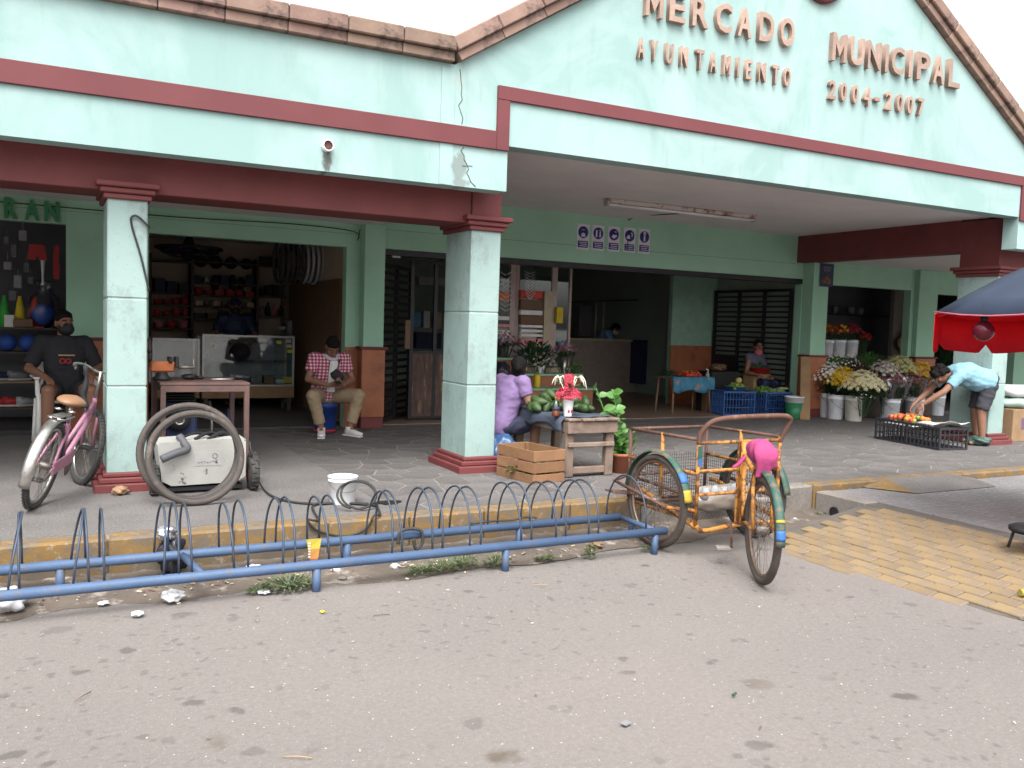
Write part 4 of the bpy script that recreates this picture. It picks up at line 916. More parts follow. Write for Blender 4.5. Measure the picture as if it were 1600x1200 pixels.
for nm, a, b, m in (('top_rail', (BX0, BY0, ZT), (BX0, BY1, ZT-.02), MRUST), ('top_rail', (BX1, BY0, ZT), (BX1, BY1, ZT-.02), MRUST), ('top_rail', (BX0, BY1, ZT-.02), (BX1, BY1, ZT-.02), MRUST),
                    ('cross_rail', (BX0, BY0, ZT-.025), (BX1, BY0, ZT-.025), MORG), ('cross_rail', (BX0, BY0, .36), (BX1, BY0, .36), MORG), ('cross_rail', (BX0, BY0, .19), (BX1, BY0, .19), MORG),
                    ('side_rail', (BX0, BY0, .34), (BX0, BY1, .34), MORG), ('side_rail', (BX0, BY0, .16), (BX0, BY1, .20), MRUST), ('side_rail', (BX1, BY0, .34), (BX1, BY1, .34), MORG), ('side_rail', (BX0, BY1, .20), (BX1, BY1, .20), MRUST),
                    ('bottom_rail', (BX0, BY0, -.01), (BX0, BY1, .0), MORG), ('bottom_rail', (BX1, BY0, -.01), (BX1, BY1, .0), MORG), ('bottom_rail', (BX0, BY1, .0), (BX1, BY1, .0), MRUST),
                    ('axle', (3.95, 5.25, ZH), (5.02, 5.25, ZH), MRUST), ('outer_bar', (3.945, 5.72, .17), (3.95, 5.06, .085), MRUST), ('outer_bar', (3.95, 5.06, .085), (BX0, BY0, .075), MORG), ('outer_bar', (5.025, 5.72, .17), (5.02, 5.06, .085), MRUST), ('outer_bar', (5.02, 5.06, .085), (BX1, BY0, .075), MORG),
                    ('outer_bar', (3.945, 5.72, .17), (BX0, BY1, .20), MRUST), ('outer_bar', (5.025, 5.72, .17), (BX1, BY1, .20), MRUST)):
    pb(MB().tube([a, b], tp*.9, 9), nm, m, tri)
pb(MB().tube(spline([(BX0, BY0-.005, -.03), (BX0+.06, BY0-.01, -.075), (4.40, BY0-.02, -.055), (4.60, BY0-.02, -.045), (BX1-.05, BY0-.01, -.06), (BX1, BY0-.005, -.03)], 4), .018, 9), 'bottom_loop', MORG, tri)
pb(MB().tube([(BX0-.01, BY1-.06, .13), (BX0-.012, BY1-.12, .135), (BX0-.012, BY0+.03, -.03), (BX0+.01, BY0+.01, -.05)], .018, 9), 'side_stay', MORG, tri); pb(MB().tube([(BX1+.01, BY1-.06, .13), (BX1+.012, BY1-.12, .135), (BX1+.012, BY0+.03, -.03), (BX1-.01, BY0+.01, -.05)], .018, 9), 'side_stay', MORG, tri)
pb(MB().tube(spline([(BX0, BY0, .56), (BX0+.002, BY0-.01, .63), (BX0+.05, BY0-.05, .715), (BX0+.16, BY0-.06, .745), (4.52, BY0-.06, .755), (BX1-.06, BY0-.06, .755), (BX1+.035, BY0-.055, .735), (BX1+.04, BY0-.04, .69), (BX1+.012, BY0-.01, .60), (BX1, BY0, .55)], 5), .019, 10), 'push_handle', MRUST, tri)
pb(MB().box((4.50, BY0-.012, .27), (.060, .016, .60), bev=.004), 'pivot_plate', MORG, tri); pb(MB().tube([(4.50, BY0-.045, -.02), (4.50, BY0-.045, .57)], .023, 10), 'pivot_post', MORG, tri)
pb(MB().box((BX0, BY0-.017, .50), (.034, .006, .09)), 'green_tape', MGRNF, tri); pb(MB().box((BX0, BY0-.018, .43), (.034, .006, .05)), 'blue_tape', MBLT, tri)
# wire mesh of the cage
MWIRE = mat('mesh_wire', (.05, .04, .035), (.03, .025, .022), 8, .6, .4, bump=0)
def meshpanel(o, u, v, nu, nv, nm='wire_mesh'):
    g = MB(); o, u, v = Vector(o), Vector(u), Vector(v)
    for i in range(1, nu): g.tube([o+u*i/nu, o+u*i/nu+v], .0016, 3, caps=False)
    for i in range(1, nv): g.tube([o+v*i/nv, o+v*i/nv+u], .0016, 3, caps=False)
    pb(g, nm, MWIRE, tri, 'stuff')
H_ = .37
meshpanel((BX0+.01, BY0, 0), (0, BY1-BY0, 0), (0, 0, H_), 34, 15); meshpanel((BX1-.01, BY0, 0), (0, BY1-BY0, 0), (0, 0, H_), 34, 15); meshpanel((BX0, BY1-.01, 0), (BX1-BX0, 0, 0), (0, 0, H_), 32, 15); meshpanel((BX0, BY0, .005), (BX1-BX0, 0, 0), (0, BY1-BY0, 0), 28, 30)
pb(MB().box((3.93, 5.60, .10), (.22, .13, .012), Matrix.Rotation(.12, 3, 'Y'), .003), 'foot_plate', MRUST, tri)
# rear frame
ST = Vector((4.10, 4.235, 0))+hd*.16; BB = Vector((0, 0, RZ+.29))+Vector((4.10, 4.235, 0))+hd*.46
top = ST+Vector((0, 0, .52)); 
for nm, a, b, r in (('top_tube', Vector((4.50, BY0-.05, .47)), ST+Vector((0, 0, .40)), .017), ('down_tube', Vector((4.50, BY0-.05, .02)), BB, .019), ('diagonal_tube', Vector((4.50, BY0-.05, .42)), BB+Vector((0, 0, .02)), .016), ('seat_tube', BB, ST+Vector((0, 0, .54)), .017)):
    pb(MB().tube([a, b], r, 10), nm, MORG, tri)
for s in (-1, 1):
    pb(MB().tube([ST+Vector((0, 0, .46))+ax*s*.02, hc+ax*s*.062+Vector((0, 0, .25))+hd*.05, hc+ax*s*.062], .013, 8), 'seat_stay', MORG, tri); pb(MB().tube([BB+ax*s*.02, hc+hd*.2+ax*s*.055, hc+ax*s*.062], .013, 8), 'chain_stay', MORG, tri)
    e = BB+ax*s*.085; f_ = e+(hd*-.05+Vector((0, 0, -.165)))*s*-1 if s > 0 else e+(hd*-.05+Vector((0, 0, -.165)))
    pb(MB().tube([BB+ax*s*.03, e, f_], .009, 8), 'crank', MRUST, tri); pb(MB().box(f_+ax*s*.06, (.10, .07, .022), rotz(math.atan2(ax.y, ax.x)), .004), 'pedal', cmat((.25, .22, .2)), tri)
pb(MB().torus(BB+ax*.05, .085, .006, 28, 6, Matrix((hd, Vector((0, 0, 1)), ax)).transposed()), 'chainring', MSPOKE, tri); pb(MB().tube([BB+ax*.05+Vector((0, 0, .085)), hc+ax*.05+Vector((0, 0, .035))], .006, 5).tube([BB+ax*.05-Vector((0, 0, .085)), hc+ax*.05-Vector((0, 0, .035))], .006, 5), 'chain', MSPOKE, tri)
pb(MB().box(hc+hd*.03+Vector((0, 0, .43))+ax*-.02, (.035, .012, .075), bev=.004), 'reflector', cmat((.02, .06, .04)), tri)
# pink cloth tied over the saddle
def blob(fn, n=26, m=18):
    g = MB(); vs = []; fs = []
    for i in range(m+1):
        for k in range(n): vs.append(Vector(fn(math.pi*(i/m-.5), 2*math.pi*k/n)))
    for i in range(m):
        for k in range(n): fs.append((i*n+k, i*n+(k+1) % n, (i+1)*n+(k+1) % n, (i+1)*n+k))
    g.add(vs, fs, True); return g
SC = ST+Vector((0, 0, .60))-hd*.03
def pinkf(ph, a):
    q = 1+.07*math.sin(5*a+2*ph)+.05*math.sin(9*a-3*ph); r = math.cos(ph)
    p = hd*(.12*r*math.cos(a)*q)+ax*(.09*r*math.sin(a)*q)+Vector((0, 0, .066*math.sin(ph)*(1.0 if ph > 0 else 1.5)*q))
    return SC+p
MPINK = mat('pink_cloth', (.32, .045, .135), (.25, .032, .105), 7, .85, bump=.6, bscale=22)
pk = blob(pinkf)
g = pk
for s, dx in ((0, -.035), (1, .005), (2, .045)):
    a = SC+ax*dx-hd*.09; L = (.17, .15, .10)[s]; pts = [a+Vector((0, 0, .02)), a-hd*.03+Vector((0, 0, -.05)), a-hd*.015+ax*.012*s+Vector((0, 0, -L))]
    g.tube(spline(pts, 5), [.036+.010*math.sin(i*.6) for i in range(11)], 8, flat=.5)
c0 = SC+ax*-.10+Vector((0, 0, -.05)); g.tube(spline([c0, c0+ax*-.05+Vector((0, 0, -.06)), c0+ax*-.09+Vector((0, 0, -.075))], 4), [.03, .03, .028, .028, .025, .025, .02, .016, .01], 8, flat=.5); PINKGEO = g
# sack of empty bottles lying in the cage
MSACK = mat('cloudy_plastic_sack', (.50, .45, .40), (.36, .31, .27), 9, .3, bump=.5, bscale=18, trans=.35)
def sackf(ph, a):
    r = math.cos(ph)**.45; q = 1+.06*math.sin(4*a+6*ph)+.05*math.sin(7*a-5*ph)+.03*math.sin(13*a)
    return Vector((4.51+.31*math.sin(ph), 5.10+.12*r*math.cos(a)*q, .115+.095*r*math.sin(a)*q))
sk = thing('bottle_sack', 'cloudy plastic sack of empty bottles lying in tricycle cage', 'sack', (4.51, 5.10, .02)); pb(blob(sackf, 28, 22), 'sack', MSACK, sk)
for k in range(6):
    x = 4.27+k*.09; pb(MB().tube([(x, 5.03, .13), (x+.01, 5.02, .20+.01*(k % 2)), (x+.01, 5.018, .215+.01*(k % 2))], [.035, .03, .012], 10), 'bottle', COLS['silver'], sk)

# ---- pink bicycle leaning at the near left column
MPKF = mat('pink_frame_paint', (.36, .17, .24), (.30, .135, .2), 8, .4, bump=.05, dirt=(.2, .1, .1), dscale=16, dlo=.6, dhi=.7)
bk = thing('bicycle', 'pink bicycle with brown saddle and chrome mudguard leaning at the left column', 'bicycle', (-.105, 6.80, 0), rot=(rad(14), 0, rad(72)))
bk.scale = (.92,)*3
bpy.context.view_layer.update()
def lp_(g, name, m, par, kind=None): return g.build(name, m, par, kind=kind)
RW = .335
def lwheel(c, R, turn=0):
    c = Vector(c); z = Vector((math.sin(turn), -math.cos(turn), 0)) if turn else Vector((0, 1, 0)); x = Vector((0, 0, 1)); y = z.cross(x); M3 = Matrix((x, y, z)).transposed()
    g = MB(); g.torus(c, R-.024, .025, 44, 9, M3)
    for k in range(60):                                  # tread knobs
        a = 2*math.pi*k/60
        for s in (-.012, .012): g.box(c+M3@Vector(((R+.0)*math.cos(a), (R+.0)*math.sin(a), s)), (.008, .012, .012), M3@Matrix.Rotation(a, 3, 'Z'))
    w = g.build('wheel', MTYRE, bk); MB().torus(c, R-.056, .014, 44, 6, M3).build('rim', MCHROME, w)
    g = MB()
    for k in range(28):
        a = 2*math.pi*k/28; b = a+(.4 if k % 2 else -.4); s = .03 if k % 4 < 2 else -.03
        g.tube([c+M3@Vector((.02*math.cos(b), .02*math.sin(b), s)), c+M3@Vector(((R-.06)*math.cos(a), (R-.06)*math.sin(a), 0))], .002, 3, caps=False)
    g.build('spokes', MSPOKE, w, kind='stuff'); MB().tube([c-z*.05, c-z*.03, c+z*.03, c+z*.05], [.012, .028, .028, .012], 10).build('hub', MSPOKE, w)
turn = rad(34)
lwheel((0, 0, RW), RW); lwheel((1.04, 0, RW), RW, turn)
BBl = Vector((.43, 0, .28)); STl = Vector((.30, 0, .66)); HT = Vector((.88, 0, .78)); HB = Vector((.915, 0, .62))
for nm, a, b, r in (('seat_tube', BBl, STl, .016), ('down_tube', HB, BBl+Vector((.0, 0, .02)), .021), ('step_tube', HT-Vector((0, 0, .04)), Vector((.375, 0, .44)), .017), ('head_tube', HT, HB, .019)):
    MB().tube([a, b], r, 10).build(nm, MPKF, bk)
for s in (-1, 1):
    MB().tube([BBl+Vector((0, s*.03, 0)), Vector((.18, s*.05, .30)), Vector((0, s*.06, RW))], .011, 8).build('chain_stay', MPKF, bk); MB().tube([STl-Vector((0, -s*.02, .05)), Vector((.10, s*.045, .45)), Vector((0, s*.06, RW))], .010, 8).build('seat_stay', MPKF, bk)
    fa = HB+Vector((.01, s*.045, -.01)); MB().tube([fa, fa+Vector((.05, 0, -.14)), Vector((1.04, s*.05, RW))], .012, 8).build('fork_blade', MPKF, bk)
    MB().tube([BBl+Vector((0, s*.04, 0)), BBl+Vector((s*-.04, s*.08, s*-.16))], .009, 8).build('crank', MSPOKE, bk); MB().box(BBl+Vector((s*-.04, s*.13, s*-.16)), (.09, .085, .022), bev=.004).build('pedal', COLS['black'], bk)
MB().lathe([(.075, -.003), (.085, 0), (.075, .003), (.0, .003)], 26, Matrix.Translation(BBl+Vector((0, -.05, 0)))@Matrix.Rotation(math.pi/2, 4, 'X')).build('chainring', MSPOKE, bk)
MB().tube([BBl+Vector((0, -.05, .08)), (0, -.05, RW+.03)], .006, 5).build('chain', MSPOKE, bk)
g = MB(); g.box(BBl+Vector((-.2, -.062, .06)), (.46, .012, .11), Matrix.Rotation(-.1, 3, 'Y'), .005); g.build('chain_guard', MPKF, bk)
MB().tube([STl-Vector((0, 0, .03)), STl+Vector((-.035, 0, .11))], .013, 8).build('seat_post', MCHROME, bk)
MSAD = mat('tan_saddle_vinyl', (.26, .145, .08), (.20, .11, .06), 7, .45, bump=.1)
sc = STl+Vector((-.06, 0, .15))
def sadf(ph, a):
    r = math.cos(ph); x = .155*r*math.cos(a); wv = .105 if x < 0 else max(.028, .105-.6*x)
    return sc+Vector((x+.02, wv*r*math.sin(a), .045*math.sin(ph)*(1 if ph > 0 else .8)))
blob(sadf, 24, 12).build('saddle', MSAD, bk)
for s in (-1, 1): MB().torus(sc+Vector((-.10, s*.05, -.06)), .022, .006, 14, 5, Matrix.Identity(3)).build('saddle_spring', MCHROME, bk)
# chrome mudguard over the rear wheel and luggage rack
g = MB(); vs = []; fs = []; N = 22
for i in range(N+1):
    a = rad(80)+(rad(198)-rad(80))*i/N; d = Vector((math.cos(a), 0, math.sin(a)))
    for dr in (.004, 0):
        for q in ((-1, -.5, 0, .5, 1) if dr else (1, .5, 0, -.5, -1)): vs.append(Vector((0, 0, RW))+d*(RW+.028+dr-.014*q*q)+Vector((0, .04*q, 0)))
for i in range(N):
    for k in range(10): fs.append((i*10+k, i*10+(k+1) % 10, (i+1)*10+(k+1) % 10, (i+1)*10+k))
fs += [list(range(10)), [N*10+k for k in range(10)]]
g.add(vs, fs, True); g.build('mudguard', MCHROME, bk)
for s in (-1, 1): MB().tube([(.24, s*.05, .70), (-.02, s*.06, .705), (-.06, s*.02, .705)], .007, 6).build('rack_bar', MCHROME, bk)
MB().box((.08, 0, .715), (.26, .07, .008)).build('rack_plate', MCHROME, bk)
Rt = rotz(turn)
hbp = [(-.13, .24, .10), (-.04, .23, .125), (.03, .12, .12), (.03, 0, .08), (.03, -.10, .11), (-.02, -.16, .12), (-.10, -.17, .10)]
MB().tube([HT, HT+Vector((-.03, 0, .23))], .012, 8).build('stem', MCHROME, bk); hb0 = HT+Vector((-.045, 0, .14))
hbar = MB().tube(spline([hb0+Rt@Vector(p) for p in hbp], 5), .011, 8).build('handlebar', MCHROME, bk)
for i in (0, -1):
    a = hb0+Rt@Vector(hbp[i]); b = hb0+Rt@(Vector(hbp[i])*.6+Vector(hbp[1 if i == 0 else -2])*.4); MB().tube([a, b], .017, 10).build('grip', COLS['black'], hbar)
hc_ = bk.matrix_world if False else None
# dark cloth hanging from the handlebar
c_ = Matrix.Translation(bk.location)@Euler(bk.rotation_euler).to_matrix().to_4x4()@Matrix.Scale(.92, 4)@(hb0+Rt@Vector((-.02, .14, .12)))
g = MB(); g.tube(spline([(0, 0, 0), (.01, 0, -.10), (-.01, .01, -.22), (0, 0, -.32)], 5), [.03+.03*i/15+.008*math.sin(i) for i in range(16)], 9, flat=.45)
tag(g.build('dark_cloth', mat('black_cloth', (.016, .016, .018), (.03, .03, .032), 8, .9, bump=.6, bscale=25), None, c_), 'black cloth hanging from the pink bicycle handlebar', 'cloth')

# ---- workbench with vise
YB0 = 7.62
wl_, wr_ = W(250, 600, YB0).x, W(391, 600, YB0).x; zt = W(320, 598, YB0).z
wbn = thing('workbench', 'rusty brown steel workbench standing in front of the bicycle shop', 'table', ((wl_+wr_)/2, YB0+.3, 0))
MBEN = mat('bench_brown_steel', (.12, .065, .055), (.08, .046, .042), 5, .6, bump=.3, dirt=(.06, .05, .05), dscale=6, dlo=.5, dhi=.66)
hw = (wr_-wl_)/2; BD = .72
MB().box((0, BD/2-.3, zt-.012), (2*hw, BD, .024), bev=.004).build('tabletop', MBEN, wbn); 
for y in (-.3+.02, BD-.3-.02): MB().box((0, y, zt-.052), (2*hw-.02, .034, .052), bev=.003).build('apron', MBEN, wbn)
for sx in (-1, 1):
    for y in (-.28, BD-.32): MB().box((sx*(hw-.025), y, (zt-.03)/2), (.042, .042, zt-.03), bev=.003).build('leg', MBEN, wbn)
    MB().box((sx*(hw-.025), BD/2-.3, zt-.052), (.034, BD-.1, .05), bev=.003).build('apron', MBEN, wbn)
P = W(254, 578, YB0+.25); vz = thing('bench_vise', 'orange and black bench vise on the left end of the workbench', 'vise', (P.x, YB0+.28, zt))
MVO = mat('vise_orange', (.40, .12, .04), (.28, .08, .03), 9, .5, dirt=(.05, .03, .03), dscale=9, dlo=.5, dhi=.65)
MB().lathe([(.07, 0), (.07, .025), (.045, .045), (.04, .07), (0, .07)], 16).build('swivel_base', COLS['black'], vz); MB().box((0, 0, .115), (.20, .09, .09), bev=.015).build('vise_body', MVO, vz); MB().box((.06, 0, .175), (.03, .13, .05), bev=.006).build('jaw', COLS['black'], vz); MB().box((.11, 0, .155), (.03, .13, .09), bev=.006).build('jaw', COLS['black'], vz)
MB().tube([(.12, 0, .11), (.26, 0, .11)], .014, 10).build('screw', MSPOKE, vz); MB().tube([(.25, 0, .03), (.25, 0, .19)], .008, 8).build('handle', MSPOKE, vz); MB().tube([(-.10, 0, .15), (-.10, .01, .24)], .01, 8).build('post', COLS['black'], vz); MB().ell((-.1, .01, .245), .02, 8, 6).build('knob', COLS['black'], vz)
P = W(345, 580, YB0+.3); tag(MB().tube([(-.09, 0, 0), (.05, .02, .0), (.10, .04, .0)], [.006, .006, .012], 8).build('spanner', MCHROME, None, (P.x, YB0+.22, zt+.013)), 'shiny spanner lying on the workbench', 'tool')
for k, (xx, dx) in enumerate(((295, .05), (312, .03), (372, .045), (383, .03))):
    P = W(xx, 585, YB0+.4); g = MB(); g.ell((0, 0, dx*.5), (dx*1.3, dx, dx*.5), 9, 6, jit=.15); tag(g.build('metal_scrap', COLS['black'], None, (P.x, YB0+.35+.05*(k % 2), zt+.001)), 'small black metal part on the workbench, %s' % ('just right of the vise', 'left of the spanner', 'right of the spanner', 'at the right corner')[k], 'scrap part')
# dark engine and jack under the bench
P = W(280, 650, 7.95); eg = thing('small_engine', 'black oily engine block standing under the workbench', 'engine', (P.x, 7.95, 0))
MB().b2(-.13, .13, -.12, .12, .30, .62, .02).build('block', COLS['navy'], eg)
for k in range(5): MB().box((0, 0, .64+k*.022), (.24, .22, .010), bev=.003).build('cooling_fin', COLS['black'], eg)
MB().b2(-.2, .2, -.16, .16, .0, .30, .01).build('stand_box', COLS['black'], eg); MB().lathe([(.09, 0), (.09, .06), (0, .06)], 18, Matrix.Translation((-.02, -.12, .48))@M90).build('flywheel', COLS['black'], eg); MB().torus((-.02, -.185, .48), .035, .008, 16, 6, Matrix.Rotation(math.pi/2, 3, 'X')).build('silver_ring', MCHROME, eg)
P = W(358, 680, 7.9); tag(MB().lathe([(.05, 0), (.05, .02), (.018, .03), (.018, .40), (.026, .41), (.026, .46), (.012, .47), (.012, .55), (0, .55)], 12).build('floor_pump', COLS['navy'], None, (P.x, 7.95, 0)), 'dark blue pump standing under the workbench by the rear leg', 'pump')
P = W(332, 660, 7.9); tag(MB().tube([(0, 0, 0), (.01, 0, .42), (-.01, 0, .62)], .012, 8).build('steel_rod', MCHROME, None, (P.x, 8.0, 0)), 'pale steel rod leaning under the workbench', 'rod')

# ---- white machine cart on wheels
YCA = 7.02
l, r = W(246, 720, YCA).x, W(384, 720, YCA).x; zt2_, zb2_ = W(320, 690, YCA).z, W(320, 757, YCA).z
ca = thing('machine_cart', 'chipped white steel machine cart on small wheels behind the leaning tyres', 'cart', ((l+r)/2, YCA+.17, 0))
MWC = mat('chipped_white_enamel', (.36, .355, .33), (.29, .285, .265), 4, .55, bump=.2, dirt=(.06, .047, .038), dscale=9, dlo=.61, dhi=.66)
hw = (r-l)/2; zc_ = (zt2_+zb2_)/2; hz = (zt2_-zb2_)/2
g = MB(); prof = [(-hw, hz*.9), (-hw+.02, hz), (hw-.02, hz*1.12), (hw, hz*1.05), (hw, -hz*.7), (hw-.07, -hz*.95), (-hw+.10, -hz), (-hw+.03, -hz*.75)]
g.prism(prof, .34, Matrix.Translation((0, -.17, zc_))@XZ); g.build('cabinet', MWC, ca)
MB().box((.04, -.172, zc_+.03), (.20, .003, .10)).build('faded_label', cmat((.36, .36, .34)), ca)
g = MB(); 
for k in range(7): g.box((-.03+k*.022, -.175, zc_+.005+.004*(k % 3)), (.014, .002, .010))
g.torus((.09, -.175, zc_+.055), .018, .003, 16, 5, Matrix.Rotation(math.pi/2, 3, 'X')); g.box((.10, -.175, zc_+.01), (.016, .002, .03)); g.build('label_print', COLS['grey'], ca)
MB().box((.03, 0, zb2_-.03), (2*hw-.1, .30, .03)).build('chassis', COLS['black'], ca)
RY = Matrix.Rotation(math.pi/2, 3, 'Y')
for sx, x, y in ((1, 395, YCA+.02), (-1, 241, YCA+.02), (1, 395, YCA+.33), (-1, 241, YCA+.33)):
    X = W(x, 755, y).x-((l+r)/2); g = MB(); R = .125 if sx > 0 else .11; g.lathe([(R*.6, -.032), (R*.95, -.03), (R, -.015), (R, .015), (R*.95, .03), (R*.6, .032), (0, .02)], 26, Matrix.Translation((X, y-YCA-.17, R))@RY.to_4x4())
    for k in range(22):
        a = 2*math.pi*k/22; g.box((X+.012*(1 if k % 2 else -1), y-YCA-.17+R*math.cos(a), R+R*math.sin(a)), (.034, .014, .012), Matrix.Rotation(a, 3, 'X'))
    w_ = g.build('wheel', MTYRE, ca); MB().tube([(X-.034, y-YCA-.17, R), (X+.034, y-YCA-.17, R)], .04, 12).build('wheel_hub', MRUST, w_)
g = MB(); a = W(250, 715, YCA-.1); g.tube(spline([W(252, 718, YCA-.06), W(275, 708, YCA-.05), W(292, 702, YCA-.03), W(288, 693, YCA), W(280, 682, YCA+.05)], 5), .030, 10)
tag(g.build('grey_hose', cmat((.10, .10, .11))), 'short thick grey hose bent over the white machine cart', 'hose')
for k in range(3): tag(MB().tube(spline([W(285+20*k, 684+2*k, YCA+.05), W(310+18*k, 676, YCA+.15), W(345+10*k, 683, YCA+.2), W(372, 676+4*k, YCA+.25)], 5), .010+.004*k, 7).build('loose_hose', COLS['black']), '%s black hose lying on top of the machine cart' % ('thin', 'medium', 'thick')[k], 'hose')
# two bicycle tyres leaning on the cart
def leanm(t, yw): return (rotz(yw)@Matrix.Rotation(math.pi/2-t, 3, 'X'))
MTY2 = mat('worn_brown_tyre', (.075, .062, .055), (.045, .038, .034), 6, .8, bump=.3, bscale=90, dirt=(.15, .125, .105), dscale=9, dlo=.55, dhi=.7)
for i, (x, y, R, Y, t) in enumerate(((297, 722, .345, 6.74, .22), (306, 730, .322, 6.63, .22))):
    P = W(x, y, Y); c = Vector((P.x, Y, (R+.024)*math.cos(t))); M3 = leanm(t, .04*i)
    g = MB(); g.torus((0, 0, 0), R, .023, 48, 10, M3)
    o = g.build('spare_tyre', MTY2, None, c); tag(o, ('brown worn bicycle tyre leaning directly on the white cart' if i == 0 else 'brown worn bicycle tyre in front of its twin, nearest the kerb'), 'tyre')
    b = MB(); b.torus((0, 0, 0), R-.022, .010, 48, 6, M3); pb(b, 'inner_bead', COLS['black'], o) if False else b.build('inner_bead', MTYRE, o)
# ---- hose from the cart to the kerb
def floorpts(L, z=.012): return [F(x, y, z) for x, y in L]
h1 = [W(390, 690, 7.15), W(394, 715, 7.1)]+floorpts([(404, 752), (420, 772), (450, 783), (490, 787), (530, 786), (575, 787)])
tag(MB().tube(spline(h1, 6), .009, 8).build('air_hose', MCAB), 'long black air hose trailing from the white cart to the kerb', 'hose')
co_ = F(562, 797, 0); pts = []
for k in range(30):
    a = -math.pi/2+2*math.pi*k/15; s = .13+.012*(k//15); pts.append(co_+Vector((s*1.0*math.cos(a)-.02*(k//15), .06*math.sin(a)-.015*(k//15)+.03, .018+.09*(1+math.sin(a)))))
tag(MB().tube(spline(pts, 3), .0085, 8).build('hose_coil', MCAB), 'black hose coil standing up in front of the white bucket', 'hose')
pts = floorpts([(590, 790), (540, 786), (490, 789)], .013)+[Vector((F(478, 800).x, YK+.03, .012)), W(480, 812, YK-.02), W(498, 830, YK-.02), W(540, 838, YK-.02), W(572, 826, YK-.02), W(584, 806, YK-.015), Vector((F(584, 800).x, YK+.06, .014)), F(583, 780, .02)]
tag(MB().tube(spline(pts, 6), .0085, 8).build('hose_loop', MCAB), 'black hose loop hanging over the yellow kerb face', 'hose')
P = F(535, 786); bu = thing('bucket', 'small white plastic bucket on the pavement beside the hose coil', 'bucket', P)
def bucket_mesh(R, H, t=.006): return [(R*.80, 0), (R*.82, .004), (R*.93, H*.82), (R*.98, H*.83), (R*.98, H*.86), (R*.94, H*.87), (R*.96, H*.97), (R, H*.975), (R, H), (R-t, H), (R*.80-t, .01), (0, .01)]
MB().lathe(bucket_mesh(.112, .205), 28).build('pail', MWHITEP, bu); MB().lathe([(.095, .15), (.096, .162), (0, .165)], 20).build('contents', COLS['grey'], bu)
g = MB(); g.tube([(.112*math.cos(a), -.006+.112*math.sin(a), .175-.06*math.sin(a) if False else .17-.07*math.sin(-a)) for a in [math.pi+math.pi*k/14 for k in range(15)]], .0025, 5); g.build('wire_handle', MSPOKE, bu)
# ------------------------------------------------------------------ people: one continuous skin surface each, clothes as parts
SKIN = mat('brown_skin', (.225, .115, .072), (.185, .09, .056), 6, .55, bump=.05, sub=.08)
HAIR = mat('black_hair', (.007, .006, .006), (.012, .010, .010), 30, .8, bump=.6, bscale=90, spec=.1)
EYEW = cmat((.22, .19, .17)); LIP = cmat((.17, .055, .045))
def rcone(g, a, b, r0, r1, n=12, flatend=False):
    a, b = Vector(a), Vector(b); d = b-a
    if flatend: g.tube([a, b], [r0, r1], n); return
    L = max(d.length, 1e-5); d = d/L; pts = []; rs_ = []
    for k in range(4): t = math.pi/2*(k/4); pts.append(a-d*r0*math.cos(t)); rs_.append(max(r0*math.sin(t), .002))
    pts.append(a); rs_.append(r0); pts.append(b); rs_.append(r1)
    for k in range(3, -1, -1): t = math.pi/2*(k/4); pts.append(b+d*r1*math.cos(t)); rs_.append(max(r1*math.sin(t), .002))
    g.tube(pts, rs_, n)
def loft(g, secs, lat, n=18, cap=True):
    """secs: (centre, half width, half depth); lat: lateral axis"""
    vs = []; fs = []; lat = Vector(lat).normalized(); N = len(secs)
    for i, (c, a, b) in enumerate(secs):
        t = (Vector(secs[min(i+1, N-1)][0])-Vector(secs[max(i-1, 0)][0])).normalized(); l = (lat-t*lat.dot(t)).normalized(); s = t.cross(l)
        for k in range(n):
            an = 2*math.pi*k/n; ca, sa = math.cos(an), math.sin(an)
            vs.append(Vector(c)+l*a*math.copysign(abs(ca)**.85, ca)+s*b*math.copysign(abs(sa)**.85, sa))
    for i in range(N-1):
        for k in range(n): fs.append((i*n+k, i*n+(k+1) % n, (i+1)*n+(k+1) % n, (i+1)*n+k))
    fs += [list(range(n))[::-1], [(N-1)*n+k for k in range(n)]]
    g.add(vs, fs, True)
def remesh(g, name, mats, vox, parent, smooth=4):
    me = g.mesh('tmp', mats); o = bpy.data.objects.new('tmp', me); COL.objects.link(o)
    m = o.modifiers.new('r', 'REMESH'); m.mode = 'VOXEL'; m.voxel_size = vox
    if smooth: s = o.modifiers.new('s', 'SMOOTH'); s.iterations = smooth; s.factor = .5
    dg = bpy.context.evaluated_depsgraph_get(); dg.update(); out = bpy.data.meshes.new_from_object(o.evaluated_get(dg)); out.name = name
    bpy.data.objects.remove(o); bpy.data.meshes.remove(me)
    out.materials.clear()
    for mm in (mats if isinstance(mats, (list, tuple)) else [mats]): out.materials.append(mm)
    out.polygons.foreach_set('use_smooth', [True]*len(out.polygons))
    if name in ('shirt', 'trousers', 'shorts'):
        from mathutils import noise as NZ
        nr = [v.normal.copy() for v in out.vertices]; od = random.uniform(0, 50)
        for v, n_ in zip(out.vertices, nr):
            p = v.co; a = NZ.noise(Vector((p.x*7+od, p.y*7, p.z*13))); b = NZ.noise(Vector((p.x*17, p.y*17+od, p.z*26))); v.co = p+n_*(.008*(1-2*abs(a))*.8+.004*b-.001)
    return link(name, out, parent)
PINKGEO.v = [tri.matrix_basis.inverted()@v for v in PINKGEO.v]; remesh(PINKGEO, 'saddle_cover', MPINK, .009, tri, 4)
